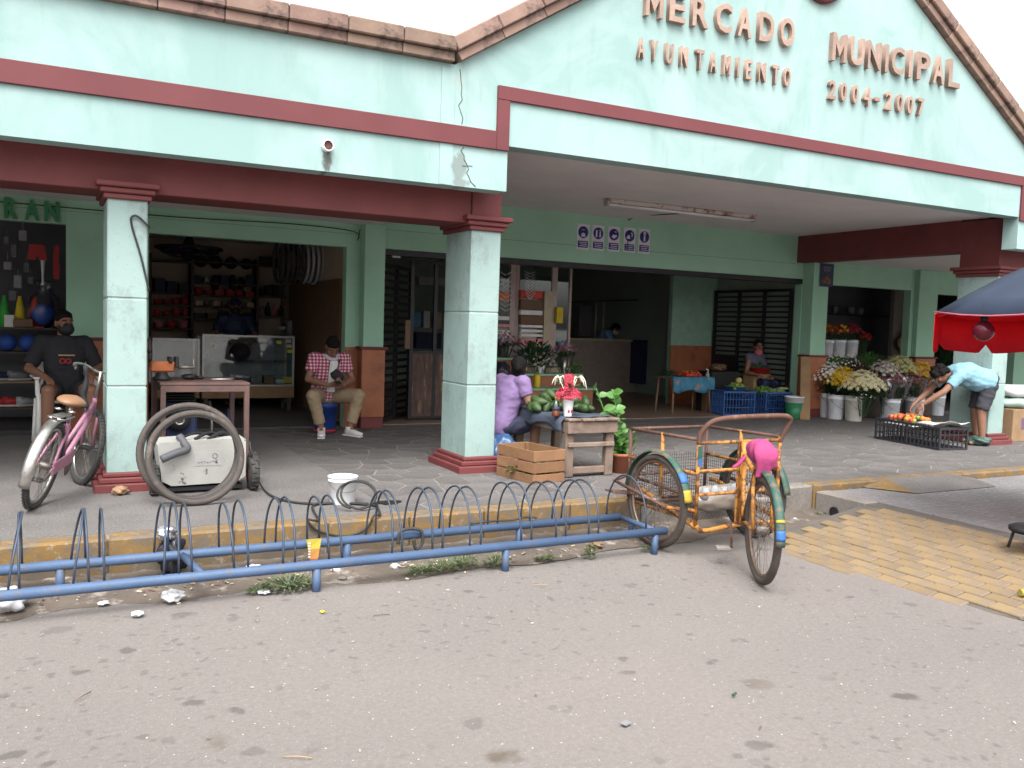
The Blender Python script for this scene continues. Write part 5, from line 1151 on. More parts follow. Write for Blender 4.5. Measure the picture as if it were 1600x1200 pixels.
def hand(g, wrist, d, palmn, curl, side, s=1.0):
    """wrist, finger direction, palm normal (the way the palm faces), curl 0..1, side +1/-1 for the thumb"""
    d = Vector(d).normalized(); pn = Vector(palmn); pn = (pn-d*pn.dot(d)).normalized(); l = d.cross(pn)*side
    w = Vector(wrist); rcone(g, w, w+d*.03*s, .024*s, .026*s, 10)
    loft(g, [(w+d*.01*s, .024*s, .018*s), (w+d*.04*s, .038*s, .016*s), (w+d*.085*s, .042*s, .014*s), (w+d*.098*s, .038*s, .012*s)], l, 12)
    for k, (off, L) in enumerate(((-.031, .062), (-.010, .074), (.011, .080), (.031, .072))):
        p = w+d*.09*s+l*(-off)*s; dr = d.copy(); a = .25+curl*1.0
        for j, q in enumerate((.46, .30, .24)):
            dr = (Matrix.Rotation(a*(.45, .6, .5)[j], 3, d.cross(pn))@dr).normalized(); e = p+dr*L*q*s; rcone(g, p, e, (.0092, .0084, .0078)[j]*s, (.0086, .0079, .0068)[j]*s, 8); p = e
    p = w+d*.03*s+l*.032*s; dr = (d*.75+l*.75+pn*.25).normalized()
    for j, q in enumerate((.038, .030, .026)): e = p+dr*q*s; rcone(g, p, e, (.0125, .011, .0095)[j]*s, (.011, .010, .0075)[j]*s, 8); p = e; dr = (dr+d*.35+pn*.35*curl).normalized()
def frame_of(fw, up=(0, 0, 1)):
    f = Vector(fw).normalized(); u = Vector(up); u = (u-f*u.dot(f)).normalized(); r = f.cross(u); return f, u, r
def person(label, loc, rz, J, shirt, trousers, hair='short', mask=None, shoes=None, vox=.0065, sc=1.0, sleeve=.75, leg=1.0, belly=0, shirt_m=None, trou_m=None, bust=0, skirt=False, hands=True, wide=1.0):
    """J: joints in the person's own frame (facing -Y): pelvis, chest, neck, head, headf (face direction), sL sR eL eR wL wR hL hR kL kR aL aR tL tR, hdL hdR finger directions, pnL pnR palm normals, curl"""
    root = thing('person', label, 'person', loc, rz); root.scale = (sc,)*3
    j = {k: (Vector(v) if hasattr(v, '__len__') else v) for k, v in J.items()}
    lat = (j['sR']-j['sL']).normalized(); g = MB(); P, C, N = j['pelvis'], j['chest'], j['neck']; mid = P.lerp(C, .5)
    back = lat.cross((N-P).normalized()); fwd = -back if (-back).dot(j['headf']) > 0 else back
    if fwd.dot(Vector((0, -1, 0))) < 0 and j.get('bent') is None: fwd = -fwd
    wd = wide
    def torso(g, inf, z0=0, top=True, low=-.09, chestonly=False):
        up = (mid-P).normalized(); secs = [(P+up*low, .10*wd+inf, .09+inf), (P+up*(low*.45), .155*wd+inf, .115+inf), (P, .168*wd+inf, .122+inf+belly*.3), (mid+fwd*belly*.5, .150*wd+inf, .110+inf+belly*.6), (C+fwd*.01, .165*wd+inf, .118+inf+bust*.4), (C.lerp(N, .5), .172*wd+inf, .108+inf), (C.lerp(N, .82), .135*wd+inf, .080+inf), (N+(N-C).normalized()*.01, .062+inf*.6, .060+inf*.6)]
        if z0: secs = secs[z0:]
        loft(g, secs, lat, 20)
        if bust:
            for s in (-1, 1): g.ell(C+lat*s*.075+fwd*(.085+inf*.5), (.075+inf, .075+inf, .075+inf), 12, 9)
    torso(g, 0)
    # head
    f, u, r = frame_of(j['headf'], j.get('headu', (0, 0, 1))); Hc = j['head']; Rm = Matrix((r, f, u)).transposed()
    rcone(g, N-(N-C).normalized()*.02, Hc-u*.05-f*.01, .056, .052, 14)
    g.ell(Hc+u*.025-f*.012, (.074, .094, .092), 18, 14, Rm); g.ell(Hc-u*.035+f*.018, (.060, .072, .080), 16, 12, Rm); g.ell(Hc-u*.092+f*.055, (.030, .026, .022), 12, 8, Rm)
    g.ell(Hc+u*.03+f*.066, (.052, .020, .018), 12, 8, Rm)
    rcone(g, Hc+u*.018+f*.088, Hc-u*.020+f*.104, .008, .013, 10); g.ell(Hc-u*.022+f*.094, (.018, .012, .010), 10, 7, Rm)
    for s in (-1, 1): g.ell(Hc+r*s*.074-f*.012-u*.005, (.010, .020, .032), 10, 8, Rm); g.ell(Hc+r*s*.042-u*.025+f*.062, (.022, .022, .022), 10, 8, Rm)
    g.ell(Hc-u*.062+f*.082, (.025, .014, .012), 10, 7, Rm)
    for s, S, E, Wr, hd_, pn in ((-1, 'sL', 'eL', 'wL', 'hdL', 'pnL'), (1, 'sR', 'eR', 'wR', 'hdR', 'pnR')):
        rcone(g, C.lerp(N, .62)+lat*s*.07, j[S], .070, .062, 12); rcone(g, j[S], j[E], .052, .040, 12); rcone(g, j[E], j[E].lerp(j[Wr], .45), .041, .038, 12); rcone(g, j[E].lerp(j[Wr], .45), j[Wr], .038, .025, 12)
        if hands: hand(g, j[Wr], j[hd_] if hd_ in j else j[Wr]-j[E], j[pn] if pn in j else Vector((0, 0, -1)), j.get('curl'+S[1], .4), 1 if S == 'sR' else -1)
    for h, k, a, t in (('hL', 'kL', 'aL', 'tL'), ('hR', 'kR', 'aR', 'tR')):
        rcone(g, j[h], j[k], .088, .058, 14); c_ = j[k].lerp(j[a], .3); rcone(g, j[k], c_, .056, .056, 12); rcone(g, c_, j[a], .056, .036, 12)
        hl = j[a]-(j[t]-j[a]).normalized()*.03+Vector((0, 0, -.035)); rcone(g, j[a], hl, .036, .034, 10); rcone(g, hl, j[t], .036, .026, 10); rcone(g, j[a], j[t].lerp(j[a], .4), .034, .03, 10)
    body = remesh(g, 'body', SKIN, vox, root)
    # face
    for s in (-1, 1):
        e = MB(); e.ell(Hc+r*s*.031+u*.012+f*.080, (.013, .008, .008), 10, 7, Rm); eo = e.build('eye', EYEW, root); MB().ell(Hc+r*s*.031+u*.012+f*.0865, (.006, .004, .006), 8, 6, Rm).build('iris', COLS['black'], eo)
        MB().tube([Hc+r*s*.018+u*.033+f*.090, Hc+r*s*.034+u*.037+f*.086, Hc+r*s*.052+u*.030+f*.070], .0045, 6).build('eyebrow', HAIR, root)
    if mask is None: MB().tube([Hc-r*.024-u*.058+f*.088, Hc-u*.056+f*.097, Hc+r*.024-u*.058+f*.088], .006, 6).build('mouth', LIP, root)
    else:
        m = MB(); off = j.get('maskoff', 0); d0 = -u*off+f*(-off*.25)
        m.ell(Hc-u*.052+f*.040+d0, (.074, .080, .062), 18, 12, Rm); m.ell(Hc-u*.025+f*.075+d0, (.045, .046, .036), 14, 10, Rm)
        mo = remesh(m, 'face_mask', mask, .008, root)
        for s in (-1, 1): MB().tube(spline([Hc+r*s*.062-u*.03+f*.045+d0, Hc+r*s*.078-u*.0+f*.01, Hc+r*s*.082-u*.01-f*.02, Hc+r*s*.070-u*.05+f*.02+d0], 4), .0025, 5).build('ear_loop', mask, mo)
    hg = MB()
    if hair == 'short' or hair == 'cap':
        hg.ell(Hc+u*.045-f*.022, (.082, .096, .086), 18, 12, Rm); hg.ell(Hc+u*.085+f*.02, (.062, .066, .035), 14, 8, Rm); hg.ell(Hc-u*.01-f*.055, (.070, .05, .07), 14, 10, Rm)
    elif hair == 'bun':
        hg.ell(Hc+u*.040-f*.024, (.085, .099, .088), 18, 12, Rm); hg.ell(Hc-u*.015-f*.050, (.078, .058, .085), 14, 10, Rm); hg.ell(Hc-u*.0-f*.115, (.048, .042, .048), 12, 9, Rm); hg.ell(Hc-u*.08-f*.055, (.055, .04, .05), 12, 9, Rm)
    elif hair == 'curly':
        for k in range(46):
            a = random.uniform(0, 2*math.pi); h = random.uniform(-.05, .11); q = math.sqrt(max(.05, 1-((h-.02)/.12)**2)); p = Hc+r*math.cos(a)*.082*q+f*(math.sin(a)*.092*q-.022)+u*h
            if (p-Hc).dot(f) > .045 and h < .05: continue
            hg.ell(p, random.uniform(.024, .036), 8, 6)
        hg.ell(Hc+u*.035-f*.025, (.078, .092, .088), 16, 12, Rm)
    ho = remesh(hg, 'hair', HAIR, .009, root, 2)
    if hair == 'cap':
        cg = MB(); cg.ell(Hc+u*.062-f*.012, (.087, .102, .075), 18, 12, Rm); cg.ell(Hc+u*.05+f*.10, (.07, .06, .010), 14, 8, Rm); remesh(cg, 'cap', COLS['navy'], .008, root)
    # clothes
    if shirt is not None:
        sg = MB(); torso(sg, .016, 0, True, -.07 if not j.get('longshirt') else -.14)
        for S, E, s in (('sL', 'eL', -1), ('sR', 'eR', 1)):
            rcone(sg, C.lerp(N, .62)+lat*s*.07, j[S], .082, .080, 14); e = j[S].lerp(j[E], sleeve); rcone(sg, j[S], j[S].lerp(j[E], .02), .078, .077, 14); sg.tube([j[S], e], [.077, .066], 16)
        if j.get('longshirt'): pass
        remesh(sg, 'shirt', shirt, .0085, root, 3)
    if trousers is not None:
        tg = MB(); up = (mid-P).normalized()
        loft(tg, [(P-up*.09, .12*wd, .11), (P-up*.04, .168*wd, .132), (P+up*.04, .172*wd, .130), (P+up*.10, .160*wd, .122)], lat, 18)
        for h, k, a in (('hL', 'kL', 'aL'), ('hR', 'kR', 'aR')):
            e = j[h].lerp(j[k], min(1, leg)); rcone(tg, j[h], j[h].lerp(j[k], .05), .103, .102, 14); tg.tube([j[h], e], [.103, .103-.022*min(1, leg) if leg < 1 else .078], 16)
            if leg >= 1: rcone(tg, e, e+(e-j[h]).normalized()*.001, .076, .076, 14); e2 = j[k].lerp(j[a], min(1, leg-1)); tg.tube([j[k], e2], [.075, .064], 16)
        remesh(tg, 'trousers' if leg >= 1 else 'shorts', trousers, .0085, root, 3)
    if shoes is not None:
        for a, t in (('aL', 'tL'), ('aR', 'tR')):
            d = (j[t]-j[a]); d.z = 0; d.normalize(); b = j[a].copy(); b.z = j[t].z; s_ = MB(); bl = b-d*.055
            sd2 = Vector((d.y, -d.x, 0))
            loft(s_, [(bl+Vector((0, 0, .005)), .030, .035), (bl+d*.03+Vector((0, 0, .012)), .040, .046), (bl+d*.11+Vector((0, 0, .010)), .044, .044), (bl+d*.20, .048, .032), (bl+d*.255, .040, .022), (bl+d*.28, .02, .012)], sd2, 14); s_.tube([b+Vector((0, 0, .0)), j[a]+Vector((0, 0, .02))], [.045, .046], 12)
            so_ = remesh(s_, 'shoe', shoes, .008, root, 2); c_ = bl+d*.115; MB().box((c_.x, c_.y, j[t].z-.030), (.088, .30, .020), rotz(math.atan2(d.y, d.x)-math.pi/2), .009).build('sole', shoes, so_)
    return root, j
def seated(seat, kneeh=None, lean=.0, spread=.12, fwd=.40, headf=(0, -1, 0), back=.0):
    """basic seated skeleton facing -Y, pelvis over the origin"""
    z = seat+.095; k = z+.01; t = .50; ln = lean
    J = dict(pelvis=(0, 0, z), chest=(0, -ln*.6+back*.6, z+.30), neck=(0, -ln+back, z+.49), head=(0, -ln-.03+back, z+.62), headf=headf,
             sL=(-.18, -ln*.9+back*.9, z+.43), sR=(.18, -ln*.9+back*.9, z+.43), hL=(-.09, -.02, z-.02), hR=(.09, -.02, z-.02),
             kL=(-.09-spread, -fwd, k), kR=(.09+spread, -fwd, k), aL=(-.10-spread, -fwd+.02, .085), aR=(.10+spread, -fwd+.02, .085), tL=(-.12-spread, -fwd-.14, .035), tR=(.12+spread, -fwd-.14, .035),
             eL=(-.24, -.06-ln, z+.18), eR=(.24, -.06-ln, z+.18), wL=(-.16, -.28, z+.12), wR=(.16, -.28, z+.12))
    return J

# plaid shirt cloth
def m_plaid():
    t = NT('magenta_plaid'); o = t.sep(t.tc.outputs['Object']); 
    def st(ax, f, w, off=0): return t.math('GREATER_THAN', t.math('PINGPONG', t.math('ADD', t.math('MULTIPLY', o[ax], f), off), 1.0), w)
    a, b = st(0, 52, .55), st(2, 52, .55); xy = st(1, 36, .55, .5)
    s = t.math('ADD', t.math('MULTIPLY', t.math('ADD', a, b), .5), 0.0)
    col = t.ramp(s, [(0, (.26, .02, .075)), (.5, (.40, .13, .19)), (1, (.62, .56, .58))], 'CONSTANT'); t.base(col); t.rough(.9); t.bump(t.noise(25, 3), .35, .01); return t.mat
MPLAID = m_plaid(); MKHAKI = mat('khaki_cotton', (.30, .225, .145), (.24, .175, .11), 5, .9, bump=.4, bscale=20)
MBLKC = mat('black_jersey', (.016, .016, .019), (.026, .026, .03), 6, .9, bump=.35, bscale=18); MLAV = mat('lavender_jersey', (.20, .135, .265), (.165, .11, .225), 5, .9, bump=.35, bscale=16)
MSKYS = mat('light_blue_jersey', (.20, .36, .43), (.165, .31, .375), 5, .9, bump=.35, bscale=16); MGREYS = mat('charcoal_shorts', (.045, .045, .055), (.03, .03, .038), 6, .9, bump=.35, bscale=18); MNAVYS = mat('navy_cotton', (.02, .022, .045), (.03, .032, .055), 6, .9, bump=.3, bscale=18)

# ---- man in black T-shirt and mask on a white plastic chair
c = F(106, 694); CH = thing('plastic_chair', 'white plastic armchair under the man in black', 'chair', (c.x-.03, c.y+.10, 0), .10); CH.scale = (1.07,)*3
MWCH = mat('chair_white_plastic', (.72, .71, .68), (.62, .61, .58), 5, .5, bump=.05)
MB().box((0, 0, .42), (.46, .44, .03), bev=.012).build('seat', MWCH, CH)
for sx in (-1, 1):
    MB().tube([(sx*.24, -.21, 0), (sx*.23, -.20, .40), (sx*.245, -.19, .63)], .022, 8).build('leg', MWCH, CH); MB().tube([(sx*.24, .23, 0), (sx*.22, .21, .42)], .022, 8).build('leg', MWCH, CH)
    MB().box((sx*.25, .0, .64), (.055, .46, .022), bev=.008).build('armrest', MWCH, CH)
MB().box((0, .235, .66), (.46, .028, .46), Matrix.Rotation(-.16, 3, 'X'), .012).build('backrest', MWCH, CH)
J = seated(.435, back=.05, spread=.09, fwd=.42, headf=(.35, -1, -.05)); z = .53
J.update(eL=(-.30, .0, z+.19), eR=(.30, .0, z+.19), wL=(-.20, -.24, z+.14), wR=(.20, -.24, z+.14), hdL=(.35, -.8, -.35), hdR=(-.25, -.8, -.4), pnL=(0, 0, -1), pnR=(0, 0, -1), curlL=.25, curlR=.3)
person('seated man in black T-shirt, black mask and shorts behind the pink bicycle', (c.x-.03, c.y+.08, 0), .10, J, MBLKC, MBLKC, 'short', COLS['black'], COLS['grey'], leg=.62, sleeve=.85, sc=1.07)
# red and white print on the T-shirt front
pt_ = bpy.data.objects['person']; PR = thing('dummy', 'x', 'x') if False else None
g = MB(); [g.torus((-.035+k*.05, -.175, z+.27), .022, .006, 16, 6, Matrix.Rotation(math.pi/2+.1, 3, 'X')) for k in range(2)]; g.build('shirt_print', COLS['red'], pt_); MB().box((0, -.174, z+.325), (.14, .006, .014), bev=.002).build('shirt_print', COLS['sand'], pt_)

# ---- man in plaid shirt looking at his phone, on an upturned blue bucket
ky = 10.40; kx = W(508, 640, ky).x
bu2 = thing('blue_bucket', 'blue plastic bucket that the plaid shirted man sits on', 'bucket', (kx, ky, 0)); MB().lathe([(.125, 0), (.13, .01), (.145, .30), (.155, .30), (.155, .36), (.145, .365), (0, .365)], 26).build('pail', cmat((.02, .05, .22), .4), bu2); MB().lathe([(.134, .012), (.135, .045), (0, .045)], 26).build('red_band', COLS['red'], bu2)
J = seated(.37, lean=.13, spread=.19, fwd=.38, headf=(.0, -.62, -.78)); z = .465
J.update(aL=(-.17, -.37, .085), aR=(.17, -.37, .085), tL=(-.215, -.50, .035), tR=(.215, -.50, .035), neck=(0, -.15, z+.48), head=(0, -.215, z+.575), headu=(0, -.6, .8), eL=(-.27, -.16, z+.19), eR=(.27, -.16, z+.19), wL=(-.085, -.36, z+.13), wR=(.085, -.36, z+.13), hdL=(.5, -.5, .25), hdR=(-.5, -.5, .25), pnL=(.4, .4, .7), pnR=(-.4, .4, .7), curlL=.6, curlR=.6)
pm, _ = person('man in magenta plaid shirt and khaki trousers looking down at his phone', (kx, ky-.0, 0), .06, J, MPLAID, MKHAKI, 'short', None, mat('white_trainers', (.62, .61, .60), (.52, .51, .5), 8, .6), leg=1.82, sleeve=.62)
MB().box((0, -.235, z+.22), (.10, .05, .40), Matrix.Rotation(.28, 3, 'X'), .02).build('undershirt', COLS['white'], pm)
g = MB(); g.tube(spline([(.10, -.20, z+.43), (.02, -.285, z+.31), (-.03, -.30, z+.22)], 5), .018, 8, flat=.4); st_ = g.build('bag_strap', COLS['black'], pm); g = MB(); g.ell((.045, -.262, z+.24), (.095, .035, .062), 14, 10, Matrix.Rotation(.6, 3, 'Y')); g.build('chest_bag', MBLKC, pm)
MB().tube(spline([(-.075, -.17, z+.475), (-.05, -.23, z+.44), (0, -.255, z+.425), (.05, -.23, z+.44), (.075, -.17, z+.475)], 4), .020, 8).build('lowered_mask', mat('pale_mask', (.45, .48, .52), (.4, .43, .47), 8, .9), pm)
tag(MB().box((0, 0, 0), (.07, .010, .14), Matrix.Rotation(-.9, 3, 'X'), .004).build('phone', COLS['black'], None, (kx+.015, ky-.43, z+.195), .06), 'black phone held by the man in plaid', 'phone')

# ---- shopkeeper behind the display case
c = W(366, 520, 13.75); J = dict(pelvis=(0, 0, .95), chest=(0, -.03, 1.23), neck=(0, -.04, 1.42), head=(0, -.06, 1.55), headf=(0, -1, -.12), sL=(-.19, -.03, 1.36), sR=(.19, -.03, 1.36), eL=(-.29, -.10, 1.12), eR=(.29, -.10, 1.12), wL=(-.20, -.32, 1.06), wR=(.20, -.32, 1.06), hL=(-.09, 0, .92), hR=(.09, 0, .92), kL=(-.1, 0, .50), kR=(.1, 0, .50), aL=(-.1, .02, .09), aR=(.1, .02, .09), tL=(-.12, -.13, .035), tR=(.12, -.13, .035))
zn = W(366, 468, 13.75).z; person('shopkeeper in dark shirt and cap standing behind the glass display case', (c.x, 13.75, zn-1.66), .0, J, COLS['navy'], COLS['black'], 'cap', COLS['black'], COLS['black'], vox=.009, leg=1.9)
# ---- woman in lavender at the avocado table, seen from behind, on a white bucket
c = F(783, 729); bx, by = c.x+.02, c.y+.16
b3 = thing('white_bucket', 'grey white bucket that the woman in lavender sits on', 'bucket', (bx, by, 0)); MB().lathe(bucket_mesh(.15, .30), 26).build('pail', cmat((.42, .44, .47), .45), b3)
MB().lathe([(.145, .301), (.145, .312), (0, .312)], 24).build('lid', COLS['white'], b3)
J = seated(.315, lean=.20, spread=.05, fwd=.40, headf=(.72, -.66, -.1)); z = .41
J.update(eL=(-.28, -.22, z+.17), eR=(.27, -.20, z+.20), wL=(-.16, -.43, z+.19), wR=(.14, -.42, z+.22), hdL=(.5, -.8, .0), hdR=(-.6, -.7, .1), pnL=(.2, .1, -1), pnR=(-.2, .1, -1), neck=(0, -.22, z+.455), head=(-.01, -.255, z+.57), longshirt=1)
person('woman in lavender T-shirt seated behind the near right column, seen from behind', (bx, by, 0), rad(100), J, MLAV, MNAVYS, 'bun', None, COLS['grey'], leg=.72, sc=.96, sleeve=.50, belly=.02, wide=1.0, bust=.02)
# ---- vegetable seller in apron with pink mask on her chin
c = W(1178, 560, 11.75); zn = W(1178, 531, 11.75).z
J = seated(.44, lean=.06, spread=.06, fwd=.40, headf=(-.55, -.85, -.10)); z = .535; J.update(eL=(-.29, -.10, z+.17), eR=(.29, -.06, z+.15), wL=(-.28, -.33, z+.14), wR=(.10, -.30, z+.12), maskoff=.045)
vs_, _ = person('vegetable seller in grey apron with a pink mask behind the crates', (c.x, 11.75, zn-.535-.735), .1, J, mat('apron_grey_blue', (.11, .11, .15), (.085, .085, .12), 5, .9), COLS['navy'], 'bun', cmat((.55, .13, .17)), COLS['black'], vox=.0075, leg=1.7, sleeve=.12, belly=.05, bust=.05, wide=1.15)
tag(MB().b2(-.2, .2, -.18, .18, 0, .44, .01).build('stool', COLS['brown'], None, (c.x, 11.78, 0)), 'brown box stool under the vegetable seller', 'stool')
# ---- woman in light blue bending over the black crates
fx, fy = F(1520, 694).x, F(1520, 694).y
J = dict(bent=1, pelvis=(.0, .12, .84), chest=(0, -.17, .94), neck=(0, -.37, .925), head=(0, -.50, .90), headf=(0, -.55, -.83), headu=(0, -.83, .5),
         sL=(-.18, -.33, .90), sR=(.18, -.33, .90), eL=(-.20, -.52, .68), eR=(.20, -.54, .69), wL=(-.15, -.74, .50), wR=(.13, -.76, .52), hdL=(.1, -.6, -.75), hdR=(-.1, -.6, -.7), pnL=(.3, .6, -.5), pnR=(-.3, .6, -.5), curlL=.5, curlR=.5,
         hL=(-.10, .12, .80), hR=(.10, .12, .80), kL=(-.11, .06, .44), kR=(.11, .02, .44), aL=(-.11, .10, .085), aR=(.12, .05, .085), tL=(-.13, -.06, .033), tR=(.14, -.11, .033))
person('woman in light blue T-shirt and charcoal shorts bending over the black crates', (fx, fy, 0), rad(-116), J, MSKYS, MGREYS, 'curly', None, None, leg=.92, sleeve=.62, belly=.06, bust=.05, wide=1.2)
# ---- dim figures at the hall counter
c = W(955, 520, 16.0); J = dict(pelvis=(0, 0, .95), chest=(0, -.16, 1.17), neck=(0, -.30, 1.28), head=(0, -.40, 1.35), headf=(0, -.8, -.6), sL=(-.18, -.25, 1.24), sR=(.18, -.25, 1.24), eL=(-.27, -.38, 1.02), eR=(.27, -.38, 1.02), wL=(-.15, -.52, .97), wR=(.15, -.52, .97), hL=(-.09, 0, .92), hR=(.09, 0, .92), kL=(-.1, 0, .50), kR=(.1, 0, .50), aL=(-.1, .02, .09), aR=(.1, .02, .09), tL=(-.12, -.13, .035), tR=(.12, -.13, .035))
person('cook in pale shirt stooping behind the dim hall counter', (c.x, 16.55, 0), .9, J, COLS['skyblue'], COLS['navy'], 'short', COLS['white'], COLS['black'], vox=.011, leg=1.9, hands=False)
c = W(1010, 520, 17.0); J = dict(pelvis=(0, 0, .95), chest=(0, -.03, 1.23), neck=(0, -.04, 1.42), head=(0, -.06, 1.55), headf=(-.5, -1, -.2), sL=(-.19, -.03, 1.36), sR=(.19, -.03, 1.36), eL=(-.27, -.06, 1.10), eR=(.27, -.06, 1.10), wL=(-.22, -.25, 1.0), wR=(.22, -.25, 1.0), hL=(-.09, 0, .92), hR=(.09, 0, .92), kL=(-.1, 0, .50), kR=(.1, 0, .50), aL=(-.1, .02, .09), aR=(.1, .02, .09), tL=(-.12, -.13, .035), tR=(.12, -.13, .035))
person('person in dark clothes standing behind the right end of the hall counter', (c.x, 16.9, 0), .3, J, COLS['grey'], COLS['navy'], 'short', None, COLS['black'], vox=.011, leg=1.9, hands=False)
# ------------------------------------------------------------------ stalls, produce, flowers
rg = random.Random(21)
MLEAF = mat('leaf_green', (.045, .13, .025), (.075, .17, .04), 12, .5, bump=.1); MLEAFD = mat('dark_foliage', (.018, .05, .015), (.03, .075, .022), 12, .6, bump=.1)
MLEAFL = mat('bright_leaf', (.08, .185, .04), (.05, .135, .026), 12, .45, bump=.1)
def leaf(g, p, d, L, w, up=(0, 0, 1), droop=.25, n=4):
    p = Vector(p); d = Vector(d).normalized(); s = d.cross(Vector(up)); s = s.normalized() if s.length > .05 else Vector((1, 0, 0)); u = s.cross(d); vs = []; fs = []
    for i in range(n+1):
        t = i/n; c = p+d*L*t-Vector((0, 0, 1))*droop*L*t*t; ww = w*.5*math.sin(math.pi*min(.97, .08+.9*t))**.8
        vs += [c-s*ww+u*ww*.25, c, c+s*ww+u*ww*.25]
    for i in range(n): a = i*3; fs += [(a, a+1, a+4, a+3), (a+1, a+2, a+5, a+4)]
    g.add(vs, fs, True)
def blossom(g, c, d, r, pet=8, mat=0, cmat_=None):
    c = Vector(c); d = Vector(d).normalized(); a = d.orthogonal().normalized(); b = d.cross(a)
    for ring, (rr_, h, k) in enumerate(((1, -.1, pet), (.68, .22, pet-1), (.36, .38, pet-2))):
        for i in range(k):
            an = 2*math.pi*(i+.5*ring)/k; e = a*math.cos(an)+b*math.sin(an); f = -a*math.sin(an)+b*math.cos(an); w = r*rr_*2.4/k
            g.add([c+d*r*.05, c+e*r*rr_*.6+f*w*.5+d*r*(h+.15), c+e*r*rr_+d*r*h, c+e*r*rr_*.6-f*w*.5+d*r*(h+.15)], [(0, 1, 2, 3)], False, mat)
    if cmat_ is not None: g.ell(c+d*r*.35, r*.28, 6, 4, mat=cmat_)
def bunch(label, loc, R, H, fm, nb, br, dome=.45, fol=MLEAFD, flow=.6, group='cut flowers at the flower stall', spread=1.0, stem=.25):
    dome = dome*1.75; H = H*.92
    """a bunch of cut flowers whose stems stand in a bucket: loc is the rim centre"""
    t = thing('flower_bunch', label, 'flowers', loc, 0, group); g = MB(); fms = fm if isinstance(fm, list) else [fm]
    for i in range(nb):
        q = math.sqrt((i+.5)/nb); a = i*2.39996; x, y = R*q*math.cos(a)*spread, R*q*math.sin(a); z = H+dome*R*(1-q*q)+rg.uniform(-.03, .03)
        blossom(g, (x+rg.uniform(-.01, .01), y+rg.uniform(-.01, .01), z), (x*1.3+rg.uniform(-.03, .03), y*1.3+rg.uniform(-.03, .03), R*.9), br*rg.uniform(.75, 1.2), 8, rg.randrange(len(fms)))
    g.build('blossoms', fms, t, kind='stuff'); g = MB()
    for i in range(int(nb*2.2)):
        a = rg.uniform(0, 6.28); q = rg.uniform(.3, 1.02); z = rg.uniform(.02, H*.96+.01); x, y = R*q*math.cos(a)*(.45+.55*z/H)*spread, R*q*math.sin(a)*(.45+.55*z/H)
        leaf(g, (x, y, z), (math.cos(a), math.sin(a), rg.uniform(-.2, 1)), rg.uniform(.05, .10), rg.uniform(.02, .04))
    for i in range(min(nb, 26)):
        a = rg.uniform(0, 6.28); q = rg.uniform(.1, .9); g.tube([(R*.35*q*math.cos(a), R*.35*q*math.sin(a), -stem), (R*q*math.cos(a)*spread, R*q*math.sin(a), H)], .004, 3, caps=False)
    g.build('foliage', fol, t, kind='stuff'); return t
def flm(c, k=.75): return mat('petal_%d' % len(bpy.data.materials), c, tuple(x*k for x in c), 30, .7, bump=0)
FW, FY, FC, FP, FR, FWI, FPY, FO, FMG, FLV = flm((.80, .80, .74), .9), flm((.80, .52, .02), .85), flm((.80, .74, .48), .9), flm((.55, .16, .22)), flm((.45, .02, .025)), flm((.06, .008, .02)), flm((.62, .58, .28), .85), flm((.62, .27, .03)), flm((.42, .04, .13)), flm((.36, .22, .33))
FPW = flm((.72, .58, .58), .85)
def leaffoliage(label, loc, rx, ry, rz_, n, m=MLEAFD, L=.07, w=.03, name='foliage_bunch', cat='foliage', group=None):
    g = MB()
    for i in range(n):
        a = rg.uniform(0, 6.28); q = math.sqrt(rg.uniform(0, 1)); h = rg.uniform(0, 1); p = (rx*q*math.cos(a), ry*q*math.sin(a), rz_*h*(1-.4*q*q)); leaf(g, p, (math.cos(a)*q, math.sin(a)*q, rg.uniform(.1, 1.2)), L*rg.uniform(.6, 1.2), w)
    for i in range(14): a = i*2.4; g.tube([(0, 0, -.01), (rx*.8*math.cos(a)*(i/14), ry*.8*math.sin(a)*(i/14), rz_*.8)], .004, 3)
    return tag(g.build(name, m, None, loc), label, cat, group)

# ---- avocado table
Y0 = F(893, 748).y; tx0, tx1 = F(889, 748).x-.03, F(960, 744).x+.03; TZ = W(925, 654, Y0).z; TL = 1.15
tb = thing('wooden_table', 'rough grey wooden table with thick legs carrying avocados', 'table', ((tx0+tx1)/2, Y0, 0), .0)
hw = (tx1-tx0)/2; MGW = mat('weathered_grey_wood', (.22, .16, .125), (.145, .105, .085), 5, .85, bump=.5, bscale=28, rnd=.15, dirt=(.07, .05, .04), dscale=4, dlo=.52, dhi=.68)
for k in range(4): MB().box((-hw+hw*2*(k+.5)/4, TL/2-.02, TZ-.011), (hw*2/4-.006, TL+rg.uniform(-.03, .03), .024), bev=.005).build('plank', MGW, tb)
MB().box((0, .022, TZ-.082), (2*hw-.01, .034, .11), bev=.006).build('apron', MGW, tb); MB().box((0, TL-.06, TZ-.082), (2*hw-.02, .034, .11), bev=.006).build('apron', MGW, tb)
for sx in (-1, 1):
    MB().box((sx*(hw-.02), TL/2, TZ-.082), (.03, TL-.16, .10), bev=.006).build('apron', MGW, tb)
    for y in (.085, TL-.11): MB().box((sx*(hw-.055), y, (TZ-.03)/2), (.085, .075, TZ-.03), Matrix.Rotation(sx*.015, 3, 'Y'), .01).build('leg', MGW, tb)
MB().box((0, .036, .30), (2*hw-.05, .028, .04), bev=.005).build('stretcher', MGW, tb); MB().box((0, .085, .06), (2*hw-.20, .05, .06), bev=.005).build('foot_rail', MGW, tb)
MCLO = mat('slate_blue_cloth', (.055, .07, .095), (.04, .05, .07), 4, .95, bump=.5, bscale=14)
g = MB(); vs = []; fs = []; n = 26
